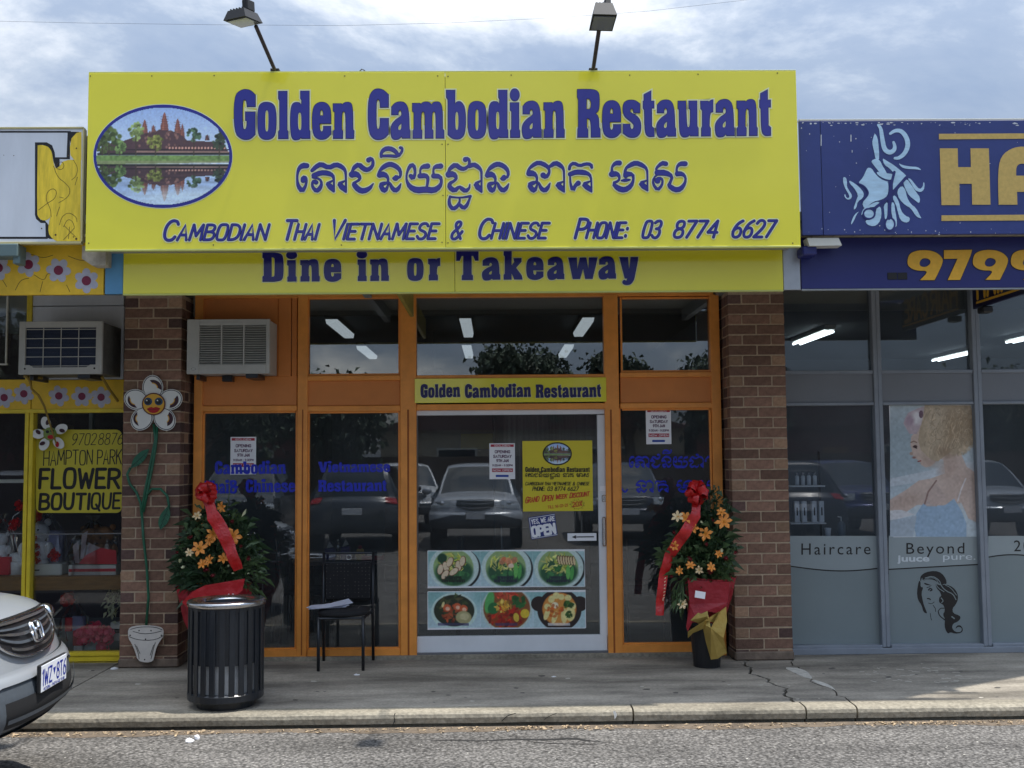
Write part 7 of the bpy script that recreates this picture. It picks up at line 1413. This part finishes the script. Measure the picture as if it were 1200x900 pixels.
# ---------------------------------------------------------------- restaurant tables and chairs seen through the glass
m_tab = mat('table_top', lin((110, 96, 90)), .4); m_ichr = mat('interior_chair_fabric', lin((40, 42, 50)), .8)
def ichair(par_label, x, y, rz):
    t = thing('dining_chair', par_label, 'chair', (x, y, 0), rz, group='dining chairs inside the restaurant')
    for sx in (-.19, .19):
        MB().tube([(sx, -.2, 0), (sx, -.2, .44)], .012).build('leg', m_steel, t); MB().tube([(sx, .2, 0), (sx, .19, .45), (sx, .25, .95)], .012).build('leg', m_steel, t)
    MB().box(-.21, .21, -.22, .2, .44, .49, .015).build('seat', m_ichr, t); MB().box(-.19, .19, .2, .225, .58, .93, .01).build('backrest', m_ichr, t); return t
def itable(label, x, y, w, d):
    t = thing('dining_table', label, 'table', (x, y, 0), group='dining tables inside the restaurant'); MB().box(-w / 2, w / 2, -d / 2, d / 2, .72, .75, .004).build('tabletop', m_tab, t)
    for sx in (-1, 1):
        for sy in (-1, 1): MB().box(sx * (w / 2 - .06) - .02, sx * (w / 2 - .06) + .02, sy * (d / 2 - .06) - .02, sy * (d / 2 - .06) + .02, 0, .72).build('leg', m_ichr, t)
itable('dining table just inside the window behind the chair outside', W(415, 640, 10.0).x, 10.0, 1.0, .7); itable('dining table inside the left restaurant window behind the bin', W(285, 640, 10.3).x, 10.3, .9, .7); itable('dining table inside the narrow right restaurant window', W(770, 640, 10.2).x, 10.2, .8, .7)
for lab, x, y, rz in (('dining chair inside, left of the table behind the middle left window', -1.75, 10.0, 1.57), ('dining chair inside, right of the table behind the middle left window', -.55, 10.0, -1.57), ('dining chair inside near the left window, behind the bin', -2.25, 9.75, PI), ('dining chair inside the narrow right window, nearest the glass', 1.35, 9.7, PI), ('dining chair deeper inside behind the sliding door', .3, 11.2, .2)): ichair(lab, x, y, rz)
tx, ty = W(415, 640, 10.0).x, 9.82
def tabobj(name, label, cat, px, f): t = thing(name, label, cat, (W(px, 640, ty).x, ty, .752)); f(t); return t
m_purp = mat('purple_packet', lin((84, 70, 140)), .5)
tabobj('tissue_box', 'left purple tissue packet on the table behind the glass', 'tissue box', 387, lambda t: (MB().box(-.045, .045, -.04, .04, 0, .11, .004).build('box', m_purp, t), MB().prism([(-.03, .11), (-.01, .17), (.03, .12)], -.01, .01).build('tissue', m_enam, t)))
tabobj('tissue_box', 'right purple tissue packet on the table behind the glass', 'tissue box', 405, lambda t: (MB().box(-.04, .04, -.04, .04, 0, .12, .004).build('box', m_purp, t), MB().prism([(-.03, .12), (.0, .19), (.03, .14)], -.01, .01).build('tissue', m_enam, t)))
tabobj('sauce_bottle', 'slim pale bottle between the two purple packets on the table', 'bottle', 396, lambda t: (MB().lathe([(0, 0), (.02, 0), (.02, .12), (.008, .17), (0, .17)], n=12).build('body', m_steel, t, True), MB().lathe([(0, .171), (.009, .171), (.009, .19), (0, .19)], n=10).build('cap', m_enam, t)))
tabobj('condiment_jar', 'yellow lidded condiment jar standing beside red packets on the table', 'jar', 422, lambda t: (MB().lathe([(0, 0), (.035, 0), (.045, .05), (.03, .1), (0, .1)], n=14).build('body', mat('jar_yellow', lin((200, 160, 60)), .4), t, True), MB().ball((0, 0, .115), (.02, .02, .02), 8).build('lid', m_nred, t)))
tabobj('red_packet', 'flat red packet lying on the table at the right', 'packet', 437, lambda t: (MB().box(-.10, .10, -.05, .05, 0, .04, .004).build('packet', m_nred, t), MB().box(-.05, .09, -.04, .04, .041, .055, .002).build('packet_lid', m_enam, t)))

# ---------------------------------------------------------------- cars
m_tyre = mat('tyre_rubber', (.02, .02, .02), .85, ns=40, na=.2); m_rim = mat('alloy_rim', (.42, .43, .44), .3, metal=.8); m_plast = mat('grey_bumper_plastic', lin((74, 80, 86)), .5, ns=40, na=.12); m_cglass = mat('car_glass', lin((28, 34, 38)), .06, spec=.8); m_chrome = mat('chrome', (.75, .75, .76), .12, metal=1); m_lens = mat('headlamp_lens', lin((170, 176, 180)), .08, spec=.9, metal=.3); m_tail = mat('tail_lamp_red', lin((150, 14, 20)), .15)
m_dkv = mat('dark_void', (.008, .008, .009), .8); m_plate = mat('number_plate_white', lin((232, 234, 238)), .4); m_pblue = mat('number_plate_blue', lin((24, 44, 150)), .4)
PROF = [(-.40, .42, .76), (-.20, .42, .82), (-.06, .46, .865), (0, .53, .885), (0, .62, .89), (-.025, .70, .89), (-.055, .735, .885), (-.085, .82, .87), (-.115, .91, .855), (-.16, .975, .835), (-.30, 1.025, .81), (-.62, 1.07, .785), (-1.0, 1.11, .765),
        (-1.35, 1.35, .70), (-1.75, 1.60, .62), (-2.15, 1.66, .60), (-3.0, 1.67, .60), (-3.75, 1.63, .60), (-4.05, 1.30, .70), (-4.2, 1.05, .80), (-4.32, .95, .84), (-4.40, .62, .87), (-4.36, .42, .86), (-4.1, .36, .80)]
def carS(u, v, off=0.0):
    i = int(min(max(v, 0), len(PROF) - 1.0001)); t = v - i
    def cr1(k):
        p = [PROF[min(max(i + q, 0), len(PROF) - 1)][k] for q in (-1, 0, 1, 2)]; return .5 * ((2 * p[1]) + (-p[0] + p[2]) * t + (2 * p[0] - 5 * p[1] + 4 * p[2] - p[3]) * t * t + (-p[0] + 3 * p[1] - 3 * p[2] + p[3]) * t ** 3)
    x, z, h = cr1(0), cr1(1), cr1(2); au = abs(u); front = max(0, 1 - max(0, v - 9) / 3.5)
    x -= (.26 * au ** 2.4 + .10 * max(0, au - .82) / .18 * .9) * front; rear = max(0, min(1, (v - 17) / 2)); x += .16 * au ** 3 * rear
    z -= (.07 if 8 < v < 13 else .05 if v >= 13 else .0) * au ** 3.5
    return Vector((x, -u * h, z))
def carN(u, v):
    e = .03; a = carS(u + e, v) - carS(u - e, v); b = carS(u, v + e) - carS(u, v - e); n = b.cross(a); return n.normalized() if n.length > 1e-9 else Vector((1, 0, 0))
def patch(name, m, par, u0, u1, v0, v1, nu, nv, off=0.0, fv=None, smooth=True):
    V = []
    for j in range(nv + 1):
        for i in range(nu + 1):
            tu, tv = i / nu, j / nv; u = u0 + (u1 - u0) * tu; va, vb = (v0, v1) if fv is None else fv(u); v = va + (vb - va) * tv; p = carS(u, v); V.append(p + (carN(u, v) * off if off else Vector((0, 0, 0))))
    F = [(j * (nu + 1) + i, j * (nu + 1) + i + 1, (j + 1) * (nu + 1) + i + 1, (j + 1) * (nu + 1) + i) for j in range(nv) for i in range(nu)]
    return MB().add(V, F).build(name, m, par, smooth)
def surf_stroke(name, m, par, pts, r, off, n=6): return MB().tube([carS(u, v) + carN(u, v) * off for u, v in pts], r, n).build(name, m, par, True)
def make_car(label, loc_, rz, paint, detail=False, plate='', grp='cars parked across the car park'):
    t = thing('parked_car', label, 'car', loc_, rz, grp)
    N_ = len(PROF) - 1
    fb = lambda u: (0, 4.85 - 1.3 * max(0, abs(u) - .5) / .5)
    patch('lower_bumper', m_plast, t, -1, 1, 0, 4, 28, 8, 0, fb)
    patch('front_bumper', paint, t, -1, 1, 4, 6.2, 28, 6, .012, lambda u: (fb(u)[1], 6.15))
    patch('grille_surround', paint, t, -1, 1, 6.15, 9, 28, 6, 0); 
    patch('bonnet', paint, t, -.97, .97, 9, 12, 24, 10, .006); patch('wing', paint, t, -1, -.97, 9, 12, 1, 10, 0); patch('wing', paint, t, .97, 1, 9, 12, 1, 10, 0)
    patch('windscreen', m_cglass, t, -.93, .93, 12, 14, 12, 4, .004); patch('pillar', paint, t, -1, 1, 12, 14, 12, 4, -.004); patch('roof', paint, t, -1, 1, 14, 17, 12, 6); patch('tailgate', paint, t, -1, 1, 17, N_ - 2, 14, 8); patch('rear_window', m_cglass, t, -.86, .86, 17.15, 18.9, 10, 4, .006); patch('rear_bumper', m_plast, t, -1, 1, N_ - 2, N_, 14, 4, .01)
    # sides
    for sd in (-1, 1):
        mb = MB(); gl = MB(); rows = []
        vs = [4 + k * .5 for k in range(int((N_ - 3) * 2))]
        for v in vs:
            p = carS(sd, v); zt_ = min(p.z, 1.02); hb = .89 if p.z > 1.0 else abs(p.y) + .005
            belt = Vector((p.x, math.copysign(min(hb, .885), p.y), zt_)); rows.append((p, belt, Vector((p.x, math.copysign(max(hb, .885) + .012, p.y), min(.70, p.z - .01))), Vector((p.x, math.copysign(.86, p.y), .34))))
        V = [q for r_ in rows for q in r_[1:]]; n = len(rows); mb.add(V, [(3 * i + j, 3 * i + j + 1, 3 * i + j + 4, 3 * i + j + 3) for i in range(n - 1) for j in (0, 1)]); mb.build('side_panel', paint, t, True)
        gl.add([q for r_ in rows for q in r_[:2]], [(2 * i, 2 * i + 1, 2 * i + 3, 2 * i + 2) for i in range(n - 1)]); gl.build('side_window', m_cglass, t)
        for xx in (-1.12, -3.5):
            w = thing('wheel', None, None); w.parent = t; w.location = (xx, sd * .80, .34)
            MB().lathe([(.0, -.02), (.40, -.02), (.40, .095), (.0, .095)], n=28).build('wheel_arch', m_dkv, w).rotation_euler = (PI / 2 * -sd, 0, 0)
            MB().lathe([(.21, .10), (.33, .11), (.34, .04), (.34, -.1), (.2, -.1)], n=28).build('tyre', m_tyre, w, True).rotation_euler = (PI / 2 * -sd, 0, 0)
            MB().lathe([(0, .12), (.06, .115), (.2, .09), (.22, .112), (.22, .1)], n=28, fn=lambda a, z: 1).build('rim', m_rim, w, True).rotation_euler = (PI / 2 * -sd, 0, 0)
        m_ = MB().ball((-1.25, sd * 1.0, 1.12), (.06, .10, .075), 12).build('wing_mirror', paint, t, True)
        hl = patch('headlight', m_lens, t, sd * .56, sd * .97, 6.5, 9, 8, 5, .012, lambda u: (7.0 - .4 * (abs(u) - .56) / .41, 8.75 + .15 * (abs(u) - .5) / .5)); MB().ball(carS(sd * .74, 7.9) - Vector((.02, 0, 0)), .055, 12).build('lamp_bulb', m_chrome, t, True)
        patch('tail_light', m_tail, t, sd * .74, sd * 1.0, 18.95, 20.0, 4, 6, .014)
    # grille
    gv = lambda u: (6.6 + .0 + .9 * (abs(u) / .41) ** 3, 8.85 - .10 * abs(u)); patch('grille', mat('grille_black', lin((30, 30, 32)), .4), t, -.41, .41, 6.5, 9, 16, 6, .014, gv)
    for k in range(5):
        q = .12 + k * .19; um = .39 - (.08 if k == 0 else 0); patch('grille_bar', m_plast if k % 2 else mat('satin_chrome', (.4, .4, .4), .25, metal=.9), t, -um, um, 0, 0, 16, 1, .024, lambda u, q=q: (gv(u)[0] + (gv(u)[1] - gv(u)[0]) * q, gv(u)[0] + (gv(u)[1] - gv(u)[0]) * (q + .07)))
    rim = [(u, gv(u)[0]) for u in [(-.41 + i * .041) for i in range(21)]] + [(.41 - i * .041, gv(.41 - i * .041)[1]) for i in range(21)]; surf_stroke('grille_trim', m_chrome if detail else m_plast, t, rim + [rim[0]], .008, .018)
    if detail:
        eb = thing('emblem', None, None); eb.parent = t; cv = 7.75; R1 = lambda a, b: (a * .078, cv + b * .72)
        sq = [R1(math.copysign(abs(math.cos(q)) ** .6, math.cos(q)), math.copysign(abs(math.sin(q)) ** .6, math.sin(q)) * .8) for q in np.linspace(0, 2 * PI, 25)]; surf_stroke('emblem_ring', m_chrome, eb, sq, .0075, .04)
        for sx in (-1, 1): surf_stroke('emblem_bar', m_chrome, eb, [R1(sx * .62, .62), R1(sx * .42, .0), R1(sx * .55, -.62)], .010, .04)
        surf_stroke('emblem_bar', m_chrome, eb, [R1(-.42, .05), R1(.42, .05)], .010, .04)
        patch('air_intake', m_dkv, t, -.52, .52, 2.2, 3.9, 14, 4, .006, lambda u: (2.35 + .5 * abs(u), 4.0)); patch('intake_bar', m_plast, t, -.5, .5, 3.0, 3.2, 14, 1, .02); patch('intake_bar', m_plast, t, -.66, -.52, 2.0, 4.2, 3, 6, .02); patch('intake_bar', m_plast, t, .52, .66, 2.0, 4.2, 3, 6, .02)
        patch('skid_trim', mat('dull_silver_plastic', lin((120, 126, 132)), .45), t, -.7, .7, .9, 2.0, 16, 4, .012); surf_stroke('bonnet_gap', m_dkv, t, [(-.97 + i * .0776, 9.04) for i in range(26)], .004, .006, 5)
    pl_ = thing('number_plate', None, None); pl_.parent = t
    def pf(off): return lambda x, y, d: tuple(Vector((.022 + off + d, x, .68 - y)))
    MB().box(.002, .02, -.186, .186, .612, .752, .004).build('plate_holder', m_dkv, pl_); MB().box(.0205, .024, -.178, .178, .617, .747, .002).build('plate', m_plate, pl_)
    if plate:
        f_ = Flat(0, 0, pf(.003)); stroke_text([(f_, 0)], plate[:3], -.165, -.035, .032, .032, .075, .0105, gap=1.6); stroke_text([(f_, 0)], plate[3:], .035, .165, .032, .032, .075, .0105, gap=1.6); f_.poly([[(-.02, -.03), (.02, -.03), (0, .008)]]); f_.build('plate_letters', m_pblue, pl_)['kind'] = 'stuff'
        f_ = Flat(0, 0, pf(.003)); stroke_text([(f_, 0)], 'VICTORIA - THE PLACE TO BE', -.15, .15, .058, .058, .012, .003, gap=1.8); f_.build('plate_slogan', m_pblue, pl_)['kind'] = 'stuff'
    MB().box(-4.43, -4.405, -.19, .19, .72, .84, .003).build('rear_plate', m_plate, t)
    return t
def paintm(name, c, met=.0, r=.3): return mat(name, c, r, metal=met, ns=1.5, na=.03, coat=.7)
pc = W(65, 787, 5.62)
make_car('silver four wheel drive parked at the left edge of the photo, nose toward the bin', (pc.x - .03, pc.y, ROADZ), rad(3), paintm('silver_car_paint', lin((172, 177, 182)), .4, .32), True, '1WZ8T6', 'cars near the kerb')
make_car('silver four wheel drive across the car park, reflected in the sliding door', (-.38, -2.2, ROADZ), rad(90), paintm('pale_silver_paint', lin((190, 194, 200)), .3))
make_car('dark grey four wheel drive with its tail toward the shops, reflected in the second window', (-2.72, -6.6, ROADZ), rad(-90), paintm('dark_grey_paint', lin((58, 62, 68)), .3))
make_car('white car behind the dark grey one, reflected beside the orange door post', (-2.0, -7.6, ROADZ), rad(80), paintm('white_car_paint', lin((214, 216, 218))))
make_car('dark car with red tail lamps reflected in the first salon window', (5.9, -6.6, ROADZ), rad(-90), paintm('black_car_paint', lin((36, 40, 52)), .2))
make_car('blue car reflected at the edge of the first salon window', (8.1, -4.2, ROADZ), rad(86), paintm('deep_blue_paint', lin((30, 44, 100)), .3))
make_car('pale silver car reflected in the poster window of the salon', (10.1, -2.6, ROADZ), rad(92), paintm('cool_silver_paint', lin((176, 184, 194)), .3))
make_car('dark car reflected in the left restaurant window', (-5.2, -2.6, ROADZ), rad(88), paintm('charcoal_paint', lin((64, 68, 72)), .3))
make_car('dark blue car reflected in the narrow right restaurant window', (2.7, -3.2, ROADZ), rad(91), paintm('midnight_paint', lin((30, 36, 56)), .3))
# ---------------------------------------------------------------- what stands behind the photographer
def house(label, x, y, w, d, h, rh, wallm, roofm):
    t = thing('brick_house', label, 'house', (x, y, ROADZ), group='houses across the car park'); MB().box(-w / 2, w / 2, -d, 0, 0, h).build('wall', wallm, t)
    MB().prism([(-w / 2 - .4, h), (w / 2 + .4, h), (0, h + rh)], -d - .3, .35).build('roof', roofm, t)
    for k in (-1, 1):
        f_ = MB().box(k * w * .25 - .8, k * w * .25 + .8, .005, .05, 1.0, 2.2).build('window', m_whitep, t); MB().box(k * w * .25 - .72, k * w * .25 + .72, .052, .06, 1.08, 2.12).build('pane', m_cglass, f_)
    MB().box(-.5, .5, .005, .05, 0, 2.1).build('door', m_wood, t)
m_hb = mat('red_brown_brick_wall', lin((112, 66, 60)), .9, ns=20, na=.2); m_hc = mat('cream_wall', lin((170, 160, 140)), .9, ns=4, na=.1); m_tile = mat('brown_roof_tiles', lin((96, 60, 54)), .8, ns=12, na=.25)
for lab, x, w, wm in (('red brown brick house with a gabled roof across the car park behind the salon reflection', 13.5, 11, m_hb), ('cream house with brown tiled roof straight across the car park', 1.5, 12, m_hc), ('red brown brick house far left across the car park', -12.5, 12, m_hb), ('cream house at the far right across the car park', 27, 11, m_hc), ('brick house at the far left end of the street behind', -27, 12, m_hb)): house(lab, x, -24, w, 9, 2.9, 1.9, wm, m_tile)
m_crown = mat('gum_tree_leaves', (.035, .055, .03), .7, ns=2, na=.5); m_trunk = mat('tree_bark', lin((96, 84, 72)), .9, ns=8, na=.3)
def tree(label, x, y, h, r, sd):
    random.seed(sd); t = thing('gum_tree', label, 'tree', (x, y, ROADZ), group='trees across the car park'); mb = MB(); mb.tube([(0, 0, 0), (.15, 0, h * .3), (0, .1, h * .62)], [.28, .22, .1], 8); L = MB()
    for k in range(11):
        a = random.uniform(0, 6.3); q = Vector((math.cos(a) * r * .6, math.sin(a) * r * .5, h * random.uniform(.5, .95))); mb.tube([(0.05, 0, h * .35), q * .6 + Vector((0, 0, h * .2)), q], [.1, .07, .03], 5)
        for i in range(620):
            g = Vector((random.gauss(0, 1), random.gauss(0, 1), random.gauss(0, .8))) * r * .20 + q; leaf_geo(L, g, Vector((random.gauss(0, 1), random.gauss(0, 1), random.gauss(0, 1))), .24, .09)
    mb.build('trunk', m_trunk, t); L.build('crown', m_crown, t)['kind'] = 'stuff'
for k, (lab, x, y, h, r) in enumerate((('tall gum tree behind the cream house, reflected above the door', 1.2, -24.5, 6.4, 2.0), ('gum tree between the houses, reflected in the narrow right window transom', 5.2, -24, 6.3, 1.5), ('broad gum tree left of the cream house', -6.2, -19, 4.4, 2.4), ('dense tree at the left of the car park', -9.5, -15, 4.4, 3.0), ('gum tree beside the red brick house reflected in the salon', 8.6, -20, 5.4, 1.8), ('tall tree far behind the salon reflection', 20, -21, 4.8, 2.6), ('low bushy tree in front of the left brick house', -14, -16, 5.6, 3.0))): tree(lab, x, y, h, r, 30 + k)
B('boundary_fence', mat('brown_fence_boards', lin((86, 70, 58)), .9, ns=10, na=.3, stretch=(6, 1, .3)), None, -45, 45, -19.1, -19.0, ROADZ, 1.75, 0, label='long brown timber fence along the far side of the car park', cat='fence')
